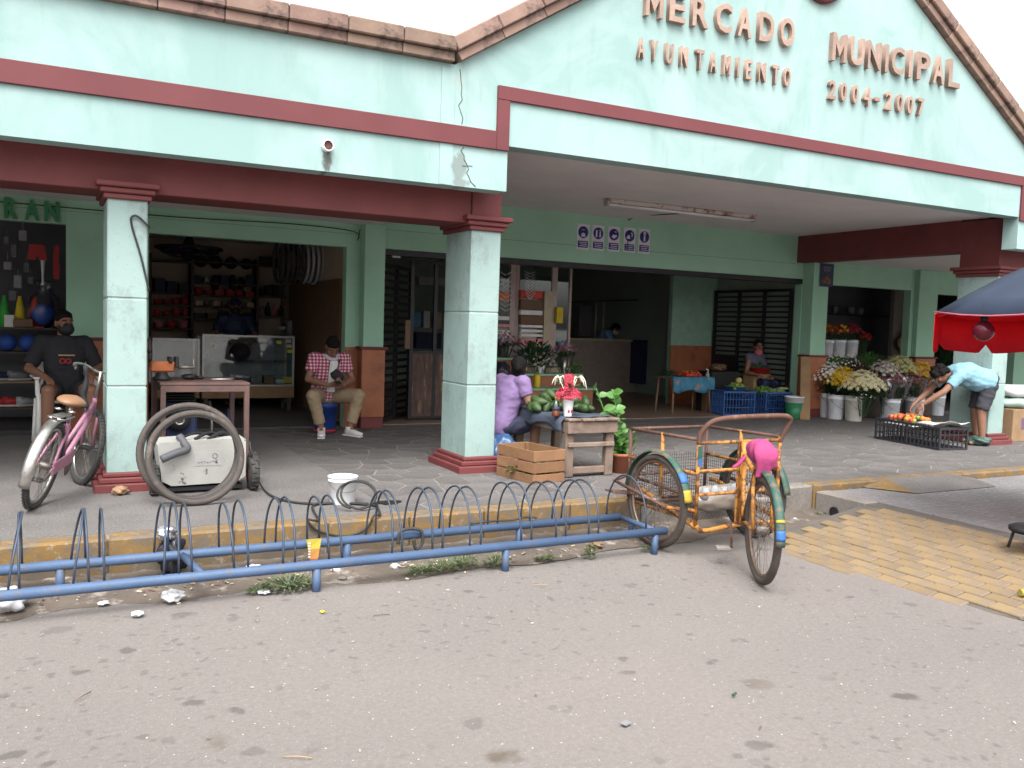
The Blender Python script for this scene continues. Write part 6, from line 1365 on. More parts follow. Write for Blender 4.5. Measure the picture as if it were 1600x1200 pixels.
for i in range(n+1):
    for k in range(17):
        u = i/n; v = k/16; x = -hw-.11+(2*hw+.08)*u; y = .05+.02*math.sin(u*9)+(TL-.10)*v; over = max(0, -hw-x)
        vs.append((max(x, -hw-.022-.02*math.sin(y*14)) if over else x, y, TZ+.008+.004*math.sin(x*31+y*17)*math.sin(y*23)-over*1.0*(1 if True else 0)-(over*.25*math.sin(y*11))))
for i in range(n):
    for k in range(16): a = i*17+k; fs.append((a, a+17, a+18, a+1))
g.add(vs, fs, True); ob = tag(g.build('table_cloth', MCLO, None, tb.location), 'slate blue cloth draped over the avocado table', 'cloth')
sm = ob.modifiers.new('thick', 'SOLIDIFY'); sm.thickness = .004; sm.offset = 1
MAVO = mat('avocado_skin', (.042, .078, .022), (.026, .052, .016), 22, .45, bump=.5, bscale=70, rnd=.25)
av = MB(); vs = []
av.lathe([(.012, -.068), (.030, -.060), (.042, -.035), (.045, -.010), (.040, .020), (.028, .048), (.017, .066), (.006, .074), (0, .075)], 14); av = av.mesh('avocado', MAVO)
def pile(me, name, label, cat, group, c, nx, ny, nz, s, base, jit=.3, rot=True):
    for k in range(nz):
        for i in range(nx-k):
            for j in range(ny-k):
                o = link(name, me, None, (c[0]+(i-(nx-k-1)/2)*s+rg.uniform(-.28, .28)*s, c[1]+(j-(ny-k-1)/2)*s+rg.uniform(-.28, .28)*s, c[2]+base+k*s*.68-(rg.uniform(0, .3)*s if k else 0)))
                o.rotation_euler = (rg.uniform(0, 6.28), rg.uniform(0, 6.28), rg.uniform(0, 6.28)) if rot else (0, 0, rg.uniform(0, 6.28)); tag(o, label, cat, group)
P = W(853, 640, Y0+.62); pile(av, 'avocado', 'dark green avocado in the heap left of the pink flowers', 'avocado', 'avocados left of the pink flowers', (P.x, Y0+.62, TZ+.012), 4, 3, 3, .088, .045)
P = W(910, 642, Y0+.42); pile(av, 'avocado', 'dark green avocado in the heap right of the pink flowers', 'avocado', 'avocados right of the pink flowers', (P.x, Y0+.45, TZ+.012), 2, 3, 2, .088, .045)
P = W(887, 651, Y0+.14); cup = thing('flower_cup', 'white paper cup with red prints holding pink and white flowers', 'flower pot', (P.x, Y0+.14, TZ+.009)); MB().lathe([(.036, 0), (.037, .004), (.051, .145), (.054, .15), (.050, .15), (.046, .14), (0, .14)], 24).build('paper_cup', MWHITEP, cup)
for a in (-1.9, -1.2): MB().ell((.041*math.cos(a), .041*math.sin(a), .05), (.012, .006, .016), 8, 6).build('red_print', COLS['red'], cup)
g = MB(); pk = flm((.62, .07, .12))
for i in range(110):
    a = i*2.4; q = math.sqrt((i+.5)/110); blossom(g, (.115*q*math.cos(a), .10*q*math.sin(a), .185+.07*(1-q*q)+rg.uniform(-.025, .025)), (math.cos(a)*q, math.sin(a)*q, .7), .027, 6)
for i in range(44):
    a = i*2.4; blossom(g, (.04*math.cos(a), .04*math.sin(a), .26+.0028*i), (math.cos(a), math.sin(a), .4), .022, 6)
g.build('pink_blossoms', pk, cup, kind='stuff'); g = MB()
for sx, cx in ((-1, -.10), (1, .085)):
    c = Vector((cx, 0, .345)); g.tube([(0, 0, .14), c], .004, 4)
    for i in range(11):
        a = rg.uniform(0, 6.28); k_ = rg.uniform(.5, 1.1); pts = [c, c+Vector((.04*math.cos(a), .04*math.sin(a), .025))*k_, c+Vector((.075*math.cos(a), .075*math.sin(a), -.015))*k_, c+Vector((.095*math.cos(a), .095*math.sin(a), -.085*rg.uniform(.3, 1.2)))*k_]; g.tube(spline(pts, 3), [.003, .004, .005, .005, .005, .005, .005, .004, .003, .002], 4)
g.build('spider_lily', flm((.66, .68, .52)), cup); g = MB()
for i in range(16): a = rg.uniform(0, 6.28); leaf(g, (.03*math.cos(a), .03*math.sin(a), .18+rg.uniform(0, .15)), (math.cos(a), math.sin(a), .6), .12, .035)
g.build('leaves', MLEAFL, cup)
P = W(870, 648, Y0+.16); bt = thing('soda_bottle', 'orange soda bottle standing left of the flower cup', 'bottle', (P.x-.005, Y0+.17, TZ+.009)); MB().lathe([(.030, 0), (.032, .01), (.032, .075), (0, .075)], 16).build('drink', cmat((.55, .13, .02), .2), bt); MB().lathe([(.033, 0), (.034, .01), (.034, .10), (.026, .125), (.013, .145), (.013, .165)], 16).build('clear_shell', MGLASS, bt); MB().lathe([(.0345, .055), (.0345, .08), (0, .08)], 16).build('label_band', COLS['navy'], bt); MB().lathe([(.015, .158), (.015, .176), (0, .176)], 12).build('cap', COLS['orange'], bt)
# ---- slatted fruit crate
A, B, C_ = F(833, 757), F(882, 752), F(791, 739); ex = (B-A); ey = (C_-A); Lx, Ly = ex.length, min(.55, ey.length); ex.normalize(); ey = Vector((-ex.y, ex.x, 0)); ang = math.atan2(ex.y, ex.x)
cr = thing('wooden_crate', 'open orange brown slatted wooden crate beside the near right column', 'crate', A, ang); HC = .285
MCRT = mat('orange_crate_wood', (.22, .118, .058), (.165, .085, .043), 5, .8, bump=.4, bscale=30, rnd=.14, dirt=(.17, .09, .05), dscale=5)
for k, (z0, z1) in enumerate(((.0, .075), (.092, .180), (.195, HC))):
    for y in (.006, Ly-.006): MB().box((Lx/2, y, (z0+z1)/2), (Lx, .011, z1-z0), bev=.002).build('slat', MCRT, cr)
    for x in (.006, Lx-.006): MB().box((x, Ly/2, (z0+z1)/2), (.011, Ly-.026, z1-z0), bev=.002).build('slat', MCRT, cr)
for x in (.03, Lx-.03):
    for y in (.03, Ly-.03): MB().box((x, y, HC/2), (.035, .035, HC-.01), bev=.003).build('corner_post', MCRT, cr)
for k in range(4): MB().box((Lx*(k+.5)/4, Ly/2, .008), (Lx/4-.012, Ly-.03, .01)).build('slat', MCRT, cr)
ctr = A+ex*Lx*.5+ey*Ly*.5
leaffoliage('green husks lying in the wooden crate', (ctr.x, ctr.y, .03), .16, .16, .12, 90, MLEAF, .10, .04, 'husks', 'husks')
g = MB(); g.box((0, 0, 0), (.16, .005, .10), Euler((.5, .3, .2)).to_matrix()); tag(g.build('pink_paper', COLS['pink'], None, (ctr.x-.08, ctr.y-.05, .19)), 'pink paper sheet stuffed inside the wooden crate', 'paper')
# dark blue plastic bag behind the crate
def crumple(R, seed, flat=.7, n=14, m=10, amp=.18):
    r_ = random.Random(seed); k = [(r_.uniform(2, 6), r_.uniform(0, 6), r_.uniform(2, 6)) for _ in range(4)]
    def fn(ph, a):
        q = 1+amp*(math.sin(k[0][0]*a+k[0][1]+k[0][2]*ph)+.6*math.sin(k[1][0]*1.7*a+k[1][1]-k[1][2]*ph)+.5*math.sin(9*a+k[2][1]+7*ph))*math.cos(ph)
        return Vector((R*q*math.cos(ph)*math.cos(a), R*q*math.cos(ph)*math.sin(a), R*flat*(1+math.sin(ph)*q)))
    return blob(fn, n*2, m*2)
MBAGB = mat('blue_plastic_bag', (.03, .07, .16), (.06, .13, .26), 9, .25, bump=.5, bscale=20); P = F(806, 738)
g = crumple(.15, 3, 1.05); o = g.build('plastic_bag', MBAGB, None, (P.x+.02, P.y+.34, 0)); tag(o, 'dark blue plastic bag between the crate and the white bucket', 'bag')
# ---- potted plants beside the table
P = F(979, 741); pp = thing('potted_plant', 'tall leafy plant in terracotta pot at the table corner', 'plant', (P.x, P.y+.10, 0)); MPOT = mat('terracotta_pot', (.30, .10, .055), (.22, .075, .04), 6, .8, bump=.2)
MB().lathe([(.075, 0), (.10, .16), (.112, .162), (.115, .19), (.104, .19), (.095, .165), (0, .165)], 24).build('pot', MPOT, pp); g = MB(); s = MB()
def rstem(x0, y0, x1, y1, H, n, L, w):
    pts = [(x0, y0, .16), (x0+(x1-x0)*.3, y0+(y1-y0)*.3, H*.45), (x1, y1, H)]; sp = spline(pts, 8); s.tube(sp, .007, 5)
    for i in range(n):
        p = sp[min(len(sp)-1, int((.15+.85*i/n)*len(sp)))]; a = i*2.2+rg.uniform(-.3, .3); leaf(g, p, (math.cos(a), math.sin(a), .75), L*rg.uniform(.8, 1.15), w, up=(rg.uniform(-.7, .7), -.8+rg.uniform(-.5, .5), .7), droop=.3)
rstem(-.02, 0, -.25, .1, .80, 20, .13, .07); rstem(.02, .03, -.04, .1, .74, 30, .11, .085); rstem(0, -.02, -.12, .05, .46, 14, .11, .075); rstem(.02, -.02, -.07, .0, .60, 18, .10, .08)
g.build('leaves', MLEAFL, pp); s.build('stems', MLEAF, pp); g = MB()
for i in range(70): a = rg.uniform(-1, 1.8); q = rg.uniform(.02, .13); leaf(g, (.02+q*math.cos(a), q*math.sin(a)*.6, .17+rg.uniform(0, .20)), (math.cos(a), math.sin(a), 1.2), .09, .016)
g.build('fern_fronds', MLEAFL, pp)

# ---- florist's tiled steps inside the entrance
fs_ = thing('flower_steps', 'terracotta tiled display steps with mint ledges inside the entrance', 'display steps', (0, 0, 0)); YFS = 11.35
def step(x0, x1, ytop, Y, dep):
    l, r = W(x0, ytop, Y).x, W(x1, ytop, Y).x; z = W((x0+x1)/2, ytop+3, Y).z; MB().b2(l, r, Y, Y+dep, 0, z-.03, .004).build('tiled_riser', MTERRA, fs_); MB().b2(l-.03, r+.03, Y-.03, Y+dep+.02, z-.03, z, .006).build('mint_ledge', MWI, fs_); return z
z1 = step(735, 927, 604, YFS, .35); z2 = step(745, 908, 581, YFS+.38, .35); z3 = step(750, 819, 556, YFS+.76, .35)
def vase(x, Y, z, h, r, m, label):
    P = W(x, 560, Y); t = thing('flower_vase', label, 'vase', (P.x, Y, z)); MB().lathe([(r*.55, 0), (r*.6, .01), (r*.5, h*.3), (r, h), (r*.9, h), (r*.4, h*.35), (0, h*.3)], 18).build('vase_body', m, t); return P.x
X = vase(882, YFS+.55, z2, .26, .07, MCHROME, 'silver trumpet vase on the upper florist step'); bunch('dusty pink flowers in the silver vase on florist step', (X, YFS+.55, z2+.24), .20, .10, [FLV, FP], 40, .035, group='florist display flowers', spread=1.25)
X = vase(786, YFS+.95, z3, .16, .07, COLS['grey'], 'grey vase behind the near right column'); bunch('mauve pink flowers in the grey vase beside the near right column', (X, YFS+.95, z3+.15), .22, .08, [FLV, FP], 44, .035, group='florist display flowers', spread=1.2)
X = vase(845, YFS+.5, z2, .12, .08, MWHITEP, 'white bowl vase on the upper florist step'); bunch('small yellow white flowers in the white bowl vase', (X, YFS+.5, z2+.10), .20, .05, [FPY, FW], 26, .025, group='florist display flowers', spread=1.4); leaffoliage('large dark green foliage arrangement above the white bowl vase', (X-.05, YFS+.62, z2+.15), .34, .2, .34, 330, MLEAFD, .11, .035)
X = W(905, 575, YFS+.5).x; leaffoliage('low leafy sprig right of the silver vase', (W(910, 575, YFS+.5).x-.18, YFS+.45, z2+.0), .16, .1, .16, 60, MLEAF, .08, .03)
P = W(839, 600, YFS+.2); tag(MB().lathe([(.045, 0), (.05, .01), (.05, .19), (.046, .2), (0, .2)], 18).build('yellow_tumbler', COLS['yellow'], None, (P.x, YFS+.2, z1)), 'yellow tumbler on the lower florist step', 'tumbler')
tag(crumple(.16, 8, 1.2).build('dark_plastic_bag', mat('black_shiny_bag', (.02, .02, .03), (.05, .05, .07), 9, .2, bump=.5, bscale=22), None, (W(782, 590, YFS+.15).x, YFS+.15, z1)), 'shiny dark plastic bag on the step behind the lavender woman', 'bag')

# ---- vegetable seller's corner
YV = F(1110, 643).y-.25; l, r = W(1052, 600, YV).x, W(1114, 600, YV).x; zt = W(1085, 590, YV).z
vt = thing('small_table', 'small low table under the blue flowered cloth', 'table', ((l+r)/2, YV+.25, 0)); hw = (r-l)/2
MB().box((0, 0, zt-.015), (2*hw, .5, .03), bev=.004).build('tabletop', MWOOD, vt)
for sx in (-1, 1):
    for y in (-.2, .2): MB().tube([(sx*(hw-.05), y, zt-.03), (sx*(hw-.02), y*1.15, 0)], .018, 8).build('leg', MWOOD, vt)
tf = NT('flowered_cloth'); vv = tf.vor(9); cc_ = tf.ramp(vv, [(.0, (.45, .12, .10)), (.22, (.42, .16, .12)), (.30, (.06, .22, .33)), (.7, (.045, .17, .27))]); tf.base(cc_); tf.rough(.9); tf.bump(tf.noise(20, 3), .4, .01); MFLO = tf.mat
g = MB(); vs = []; fs = []; n = 24
for i in range(n+1):
    u = i/n; x = -hw-.02+(2*hw+.04)*u
    for k in range(8):
        y, z = ((.24, zt+.006), (.05, zt+.006), (-.15, zt+.006), (-.258, zt+.004), (-.272-.02*math.sin(u*19), zt-.06), (-.272-.03*math.sin(u*19), zt-.12), (-.27-.035*math.sin(u*19), zt-.18), (-.268-.035*math.sin(u*19), zt-.23-.03*math.sin(u*11)))[k]; vs.append((x, y, z))
for i in range(n):
    for k in range(7): a = i*8+k; fs.append((a, a+1, a+9, a+8))
g.add(vs, fs, True); ob = tag(g.build('flowered_cloth', MFLO, None, (vt.location.x, vt.location.y, 0)), 'blue cloth with orange flowers hanging over the small table', 'cloth'); sm = ob.modifiers.new('t', 'SOLIDIFY'); sm.thickness = .003
tom = MB().ell((0, 0, 0), (.034, .034, .029), 12, 8).mesh('tomato', mat('tomato_red', (.46, .05, .02), (.50, .12, .03), 8, .35, bump=0, rnd=.2, hrnd=.02))
pile(tom, 'tomato', 'ripe red tomato in the heap on the flowered cloth', 'tomato', 'tomatoes on the flowered cloth', (vt.location.x+.03, vt.location.y-.10, zt+.008), 5, 4, 2, .064, .03)
pep = MB().lathe([(.004, -.045), (.018, -.03), (.026, 0), (.026, .025), (.012, .036), (0, .034)], 10).mesh('chilli', mat('yellow_green_chilli', (.34, .36, .05), (.22, .30, .04), 8, .4, bump=0, rnd=.2))
pile(pep, 'chilli_pepper', 'yellow green pepper behind the tomatoes on the flowered cloth', 'pepper', 'peppers on the flowered cloth', (vt.location.x+.12, vt.location.y+.08, zt+.008), 4, 3, 2, .055, .028); leaffoliage('bundled dark green herbs on the left of the flowered cloth', (l+.12, vt.location.y+.05, zt+.006), .16, .14, .08, 90, MLEAFD, .09, .02, 'herb_bundle', 'herbs')
P = W(1118, 612, YV+.1); bt = thing('pump_bottle', 'clear pump bottle of hand gel beside the flowered cloth', 'bottle', (r+.05, YV+.2, zt-.10)); MB().lathe([(.04, 0), (.042, .01), (.042, .15), (.02, .18), (.02, .19), (0, .19)], 14).build('bottle_body', cmat((.35, .36, .34), .2), bt); MB().tube([(0, 0, .19), (0, 0, .225), (-.045, 0, .23)], .008, 6).build('pump_head', MWHITEP, bt)
tag(MB().b2(-.06, .06, -.06, .06, 0, zt-.101, .004).build('bottle_stand', COLS['brown'], None, (r+.05, YV+.2, 0)), 'narrow brown stand under the pump bottle', 'stand')
# blue plastic crates with openwork sides
MBCR = mat('blue_crate_plastic', (.03, .10, .30), (.025, .085, .25), 6, .45, bump=.03)
def crate(label, loc, rz, Lx, Ly, H, m, rows, cols, cat='crate', group=None, name='plastic_crate'):
    t = thing(name, label, cat, loc, rz, group); g = MB()
    g.box((0, 0, .012), (Lx-.01, Ly-.01, .02)); g.build('crate_floor', m, t)
    def side(a, b, nm):
        a, b = Vector(a), Vector(b); d = b-a; L = d.length; d = d/L; R = rotz(math.atan2(d.y, d.x)); q = MB(); c = (a+b)/2
        for z in [0.012]+[H*(k+1)/(rows+1) for k in range(rows)]+[H-.015]: q.box((c.x, c.y, z), (L, .010 if 0.02 < z < H-.02 else .018, .012 if 0.02 < z < H-.02 else .03), R)
        nc = int(cols*L/Lx)+1
        for k in range(nc+1): p = a+d*(L*k/nc); q.box((p.x, p.y, H/2), (.010 if 0 < k < nc else .022, .013 if 0 < k < nc else .021, H-.006), R)
        q.build(nm, m, t)
    x, y = Lx/2, Ly/2; side((-x, -y, 0), (x, -y, 0), 'side_wall'); side((-x, y, 0), (x, y, 0), 'side_wall'); side((-x, -y, 0), (-x, y, 0), 'end_wall'); side((x, -y, 0), (x, y, 0), 'end_wall')
    return t
A, B, C2 = F(1195, 651), F(1236, 649), F(1121, 641); ex = (B-A); Lx = .58; ang = math.atan2(ex.y, ex.x); eyv = (C2-A).normalized()
c1 = A+Vector((.28, .24, 0)); HB = W(1200, 613, A.y).z
crate('blue plastic crate heaped with green vegetables, right one of two', (A.x+.29, A.y+.20, 0), 0, .56, .40, HB, MBCR, 2, 9); crate('blue plastic crate under the blue basin, left one of two', (A.x-.32, A.y+.42, 0), rad(-12), .56, .40, HB, MBCR, 2, 9)
chy = MB().lathe([(.006, -.05), (.03, -.04), (.042, -.005), (.036, .03), (.02, .05), (0, .052)], 12).mesh('chayote', mat('green_squash', (.10, .19, .04), (.06, .13, .025), 10, .5, rnd=.25)); zuc = MB().tube([(-.10, 0, 0), (-.095, 0, 0), (-.03, 0, .002), (.05, 0, .004), (.10, 0, 0), (.112, 0, 0)], [.008, .018, .023, .022, .014, .006], 10).mesh('zucchini', mat('pale_zucchini', (.32, .38, .16), (.24, .32, .11), 8, .5, rnd=.15))
MB().box((0, 0, 0), (.54, .38, .006)) 
tag(MB().box((A.x+.29, A.y+.20, HB-.055), (.53, .37, .008)).build('tray_board', COLS['brown']), 'thin board on the right blue crate under the vegetables', 'board')
pile(chy, 'green_squash', 'round green squash heaped on the right blue crate', 'squash', 'squash on the right blue crate', (A.x+.16, A.y+.24, HB-.05), 4, 3, 2, .085, .045)
for i in range(12):
    o = link('pale_zucchini', zuc, None, (A.x+.42+rg.uniform(-.06, .08), A.y+.08+.05*(i % 5), HB-.022+.036*(i//5))); o.rotation_euler = (0, 0, rg.uniform(-.4, .4)); tag(o, 'pale green zucchini on the right blue crate', 'zucchini', 'zucchini on the right blue crate')
bs = thing('blue_basin', 'round blue basin of limes on the left blue crate', 'basin', (A.x-.30, A.y+.38, HB)); MB().lathe([(.13, 0), (.18, .07), (.195, .072), (.19, .075), (.175, .065), (.125, .008), (0, .008)], 26).build('bowl', cmat((.06, .22, .42), .4), bs)
lime = MB().ell((0, 0, 0), (.026, .026, .03), 10, 7).mesh('lime', mat('lime_skin', (.16, .25, .03), (.24, .30, .05), 8, .4, rnd=.25)); pile(lime, 'lime', 'green lime heaped in the blue basin', 'lime', 'limes in the blue basin', (A.x-.30, A.y+.38, HB+.012), 5, 5, 3, .052, .03)
tag(MB().ell((0, 0, 0), (.06, .05, .05), 12, 8).build('papaya', cmat((.52, .42, .14)), None, (A.x-.27, A.y+.36, HB+.17)), 'yellow papaya on top of the limes', 'papaya')
P = W(1188, 582, 11.55); tag(MB().b2(-.22, .22, -.14, .14, 0, W(1188, 584, 11.55).z, .006).build('tan_box', COLS['sand'], None, (P.x, 11.6, 0)), 'tan box under the red basin', 'box'); rb = thing('red_basin', 'red plastic basin of herbs in front of the vegetable seller', 'basin', (P.x, 11.58, W(1188, 584, 11.55).z)); MB().lathe([(.15, 0), (.19, .10), (.20, .10), (.195, .105), (.18, .095), (.14, .01), (0, .01)], 26).build('bowl', cmat((.45, .03, .03), .4), rb); leaffoliage('green herbs piled in the red basin', (P.x-.02, 11.58, rb.location.z+.05), .15, .13, .14, 150, MLEAF, .08, .025, 'herbs', 'herbs')
tag(crumple(.13, 5, .5).build('brown_sack', COLS['brown'], None, (W(1122, 575, 11.7).x, 11.7, W(1122, 580, 11.7).z)), 'crumpled brown sack left of the vegetable seller', 'sack'); tag(MB().b2(-.3, .3, -.2, .2, 0, W(1122, 580, 11.7).z-.001, .006).build('dark_table', COLS['black'], None, (W(1122, 580, 11.7).x+.05, 11.75, 0)), 'dark box table carrying the brown sack', 'table')
a, b = F(1225, 640), W(1246, 556, 10.55); g = MB(); d = Vector((XP0-.06, 10.64, 1.0))-Vector((XP0-.36, 10.30, 0)); tg = d.normalized(); g.tube([Vector((XP0-.36, 10.30, .0)), Vector((XP0-.36, 10.30, 0))+d], .11, 4, flat=.14, smooth=False, upv=(-.72, -.69, 0)); tag(g.build('wooden_board', mat('raw_board', (.30, .19, .10), (.23, .14, .075), 6, .8, bump=.3), None), 'raw wooden board leaning on the right tiled pilaster', 'board')
P = F(1248, 655); gb = thing('green_bucket', 'green bucket with white rim in front of the right pilaster', 'bucket', (P.x, P.y+.12, 0)); MB().lathe([(.12, 0), (.125, .01), (.14, .26), (0, .26)], 24).build('green_pail', cmat((.02, .17, .075), .4), gb); MB().lathe([(.148, .262), (.15, .34), (.158, .34), (.158, .36), (.147, .36), (.14, .27), (0, .27)], 24).build('white_rim', MWHITEP, gb)

# ---- flower stall
def fbucket(x, y, R, H, m, lab, yb=0):
    P = F(x, y); t = thing('flower_bucket', lab, 'bucket', (P.x, P.y+R, 0), 0, 'buckets at the flower stall'); MB().lathe(bucket_mesh(R, H), 24).build('pail', m, t)
    g = MB(); g.tube([(R*math.cos(a), -.01+R*1.02*math.sin(a), H*.86+H*.42*math.sin(a)) for a in [math.pi+math.pi*k/12 for k in range(13)]], .003, 5); g.build('wire_handle', MSPOKE, t); return (P.x, P.y+R)
MBW, MBI = cmat((.78, .80, .84), .4), cmat((.66, .64, .57), .45)
b1 = fbucket(1301, 653, .135, .40, MBW, 'white flower bucket with dark label marks, leftmost in the front row'); MB().box((0, 0, 0), (.07, .006, .06)); 
o = bpy.data.objects[[q.name for q in bpy.data.objects if q.name.startswith('flower_bucket')][0]]
for k in (-.035, .045): MB().box((k, -.131, .17), (.06, .012, .05)).build('dark_mark', COLS['navy'], o)
b2_ = fbucket(1316, 656, .15, .40, MBW, 'white flower bucket, second from left in the front row'); b3_ = fbucket(1345, 659, .155, .40, MBI, 'ivory flower bucket, third from left in the front row'); b4 = fbucket(1403, 658, .17, .36, MBW, 'wide white flower bucket under the wrapped red flowers'); b5 = fbucket(1441, 655, .165, .36, MBW, 'white flower bucket under the wrapped purple flowers'); b6 = fbucket(1474, 650, .15, .38, MBW, 'white flower bucket, rightmost beside the bending woman')
tag(wb(1362, 620, 1385, 655, F(1375, 655).y+.25, .3).build('yellow_box', COLS['yellow']), 'dull yellow box between the ivory and wide white buckets', 'box')
bunch('white chrysanthemums in the leftmost front bucket', (b1[0]+.02, b1[1], .38), .33, .28, FW, 150, .034, spread=1.15); bunch('bright yellow chrysanthemums in the second front bucket', (b2_[0]+.14, b2_[1], .38), .31, .22, FY, 150, .042); bunch('large cream chrysanthemums in the ivory bucket', (b3_[0]+.16, b3_[1]-.02, .38), .35, .15, FC, 170, .044, spread=1.15)
bunch('small white daisies hanging low beside the ivory bucket', (b3_[0]-.0, b3_[1]-.18, .34), .16, .06, FW, 20, .018)
def wrapped(label, x, y, fm, n, R=.17, H=.28):
    t = bunch(label, (x, y, .34), R, H, fm, n, .036, fol=MLEAFD, group='wrapped bouquets in white buckets'); g = MB(); g.lathe([(.05, -.1), (.10, .05), (R*1.0, H*.8), (R*1.15, H+.06)], 16)
    for i, v in enumerate(g.v): v += Vector((rg.uniform(-.012, .012), rg.uniform(-.012, .012), rg.uniform(-.03, .03) if v.z > H else 0))
    g.f = g.f[:-2]; g.mi = g.mi[:-2]; g.sm = g.sm[:-2]; g.build('clear_wrap', MPLAS, t)
wrapped('clear wrapped bouquet with crimson roses in the wide white bucket', b4[0]-.12, b4[1], [FMG, FP], 14); wrapped('clear wrapped bouquet with coral flowers in the wide white bucket', b4[0]+.16, b4[1]-.02, [flm((.55, .10, .07)), FP], 14); wrapped('clear wrapped bouquet with purple flowers near the bending woman', b5[0]-.02, b5[1], [flm((.18, .03, .14)), FMG], 18)
# tiered stand behind with more flowers
std = thing('flower_stand', 'dark stepped stand holding back rows of flowers', 'stand', (0, 0, 0)); sx0, sx1 = XP1+.08, b6[0]+.5; ys = b3_[1]+.10
MB().b2(b2_[0]+.1, sx1-.75, ys+.20, ys+.42, 0, .42, .01).build('step_box', MDARKW, std); MB().b2(sx0+.3, px(1421, 600, YW)-.05, YW+.16, YW+.5, 0, .62, .01).build('step_box', MDARKW, std)
def backrow(x, y, fm, lab, R=.25, Y=None, H=.24, n=60, br=.03, **k):
    R *= 1.15; br *= 1.25; n = int(n*1.3)
    YY = Y or ys+.32; P = W(x, y, YY); bunch(lab, (P.x, YY, P.z-H-.10), R, H, fm, n, br, stem=max(.02, min(.3, P.z-H-.10-.46)), **k)
backrow(1342, 577, FWI, 'dark wine red flowers in the middle row', .22, n=50); backrow(1380, 575, [FPW, FW], 'blush white chrysanthemums in the middle row', .26, n=70); backrow(1402, 592, [FLV, FPW], 'pale mauve flowers above the wrapped bouquets', .24, n=60); backrow(1404, 570, FPY, 'pale yellow green chrysanthemums in the middle row', .30, ys+.45, n=90, br=.038); backrow(1438, 577, FY, 'bright yellow chrysanthemums at the right of the middle row', .26, ys+.30, n=80); backrow(1432, 596, [FLV, FO], 'mixed lilac and orange flowers beside the bending woman', .2, ys+.2, n=40)
backrow(1315, 563, FW, 'small white filler flowers in the back row', .30, ys+.5, n=70, br=.016, fol=MLEAF)
P = W(1305, 566, ys+.6); leaffoliage('feathery green foliage at the left of the back row', (P.x, ys+.62, P.z-.15), .34, .18, .26, 420, MLEAF, .08, .012); P = W(1357, 562, ys+.6); leaffoliage('feathery dark green foliage at the centre of the back row', (P.x, ys+.6, P.z-.16), .42, .2, .28, 520, MLEAF, .09, .012)
# tall white buckets on a high shelf with roses and gladioli
zs = W(1312, 558, YW+.75).z; tag(MB().b2(W(1280, 560, YW+.55).x, W(1350, 560, YW+.55).x, YW+.55, YW+1.0, 0, zs, .01).build('high_stand', MDARKW), 'dark high stand carrying the tall white buckets', 'stand')
for i, (x, m) in enumerate(((1291, [FR, FO]), (1310, [FY, FR]), (1330, [FMG, FR]))):
    P = W(x, 545, YW+.75); t = thing('tall_bucket', 'tall white bucket on the high stand, %s of three' % ('leftmost', 'middle', 'rightmost')[i], 'bucket', (P.x, YW+.75, zs), 0, 'tall buckets on the high stand'); hh = W(x, 531, YW+.75).z-zs; MB().lathe(bucket_mesh(.135, hh), 22).build('pail', MBW, t)
    bunch(('red and orange roses in the leftmost tall bucket', 'orange yellow flowers in the middle tall bucket', 'magenta and red flowers in the rightmost tall bucket')[i], (P.x, YW+.75, zs+hh-.02), .19, .16, m, 34, .042)
P = W(1350, 528, YW+.6); bunch('bright red flowers leaning out right of the tall buckets', (P.x, YW+.6, P.z-.12), .14, .12, FR, 16, .045)
gd_ = thing('garland', 'hanging straw garland with red bow deep in the flower shop', 'garland', W(1412, 555, 13.2)); 
for k in range(9): MB().ell((.12*math.cos(k*.9), 0, .05+.06*k), (.10, .07, .09), 10, 7, jit=.12).build('straw_bunch', COLS['sand'], gd_)
MB().ell((0, -.08, .28), (.12, .05, .07), 10, 7, jit=.15).build('red_bow', COLS['red'], gd_); MB().tube([(0, 0, .5), (0, 0, 1.2)], .006, 5).build('string', COLS['brown'], gd_)
part(MB().b2(W(1285, 490, 14).x, W(1425, 490, 14).x, 14.0, 14.3, W(1350, 492, 14).z-.02, W(1350, 492, 14).z, .003), 'flower_shop_shelf', COLS['black'])
for k, x in enumerate((1305, 1330, 1345)): P = W(x, 490, 14.1); tag(MB().lathe([(.05, 0), (.08, .1), (.06, .16), (0, .16)], 12).build('dim_vase', COLS['grey'], None, (P.x, 14.12, W(1350, 492, 14).z+.001)), 'dim grey vase on the shelf deep in the flower shop, %s' % ('left', 'middle', 'right')[k], 'vase')
part(MB().b2(W(1396, 500, 13.4).x, W(1424, 500, 13.4).x, 13.4, 13.5, 0, 2.58), 'pale_partition', cmat((.24, .21, .18)))
P = W(1475, 545, 12.2); leaffoliage('dark foliage glimpsed through the right opening', (P.x, 12.2, .55), .4, .3, .7, 260, MLEAFD, .14, .05)
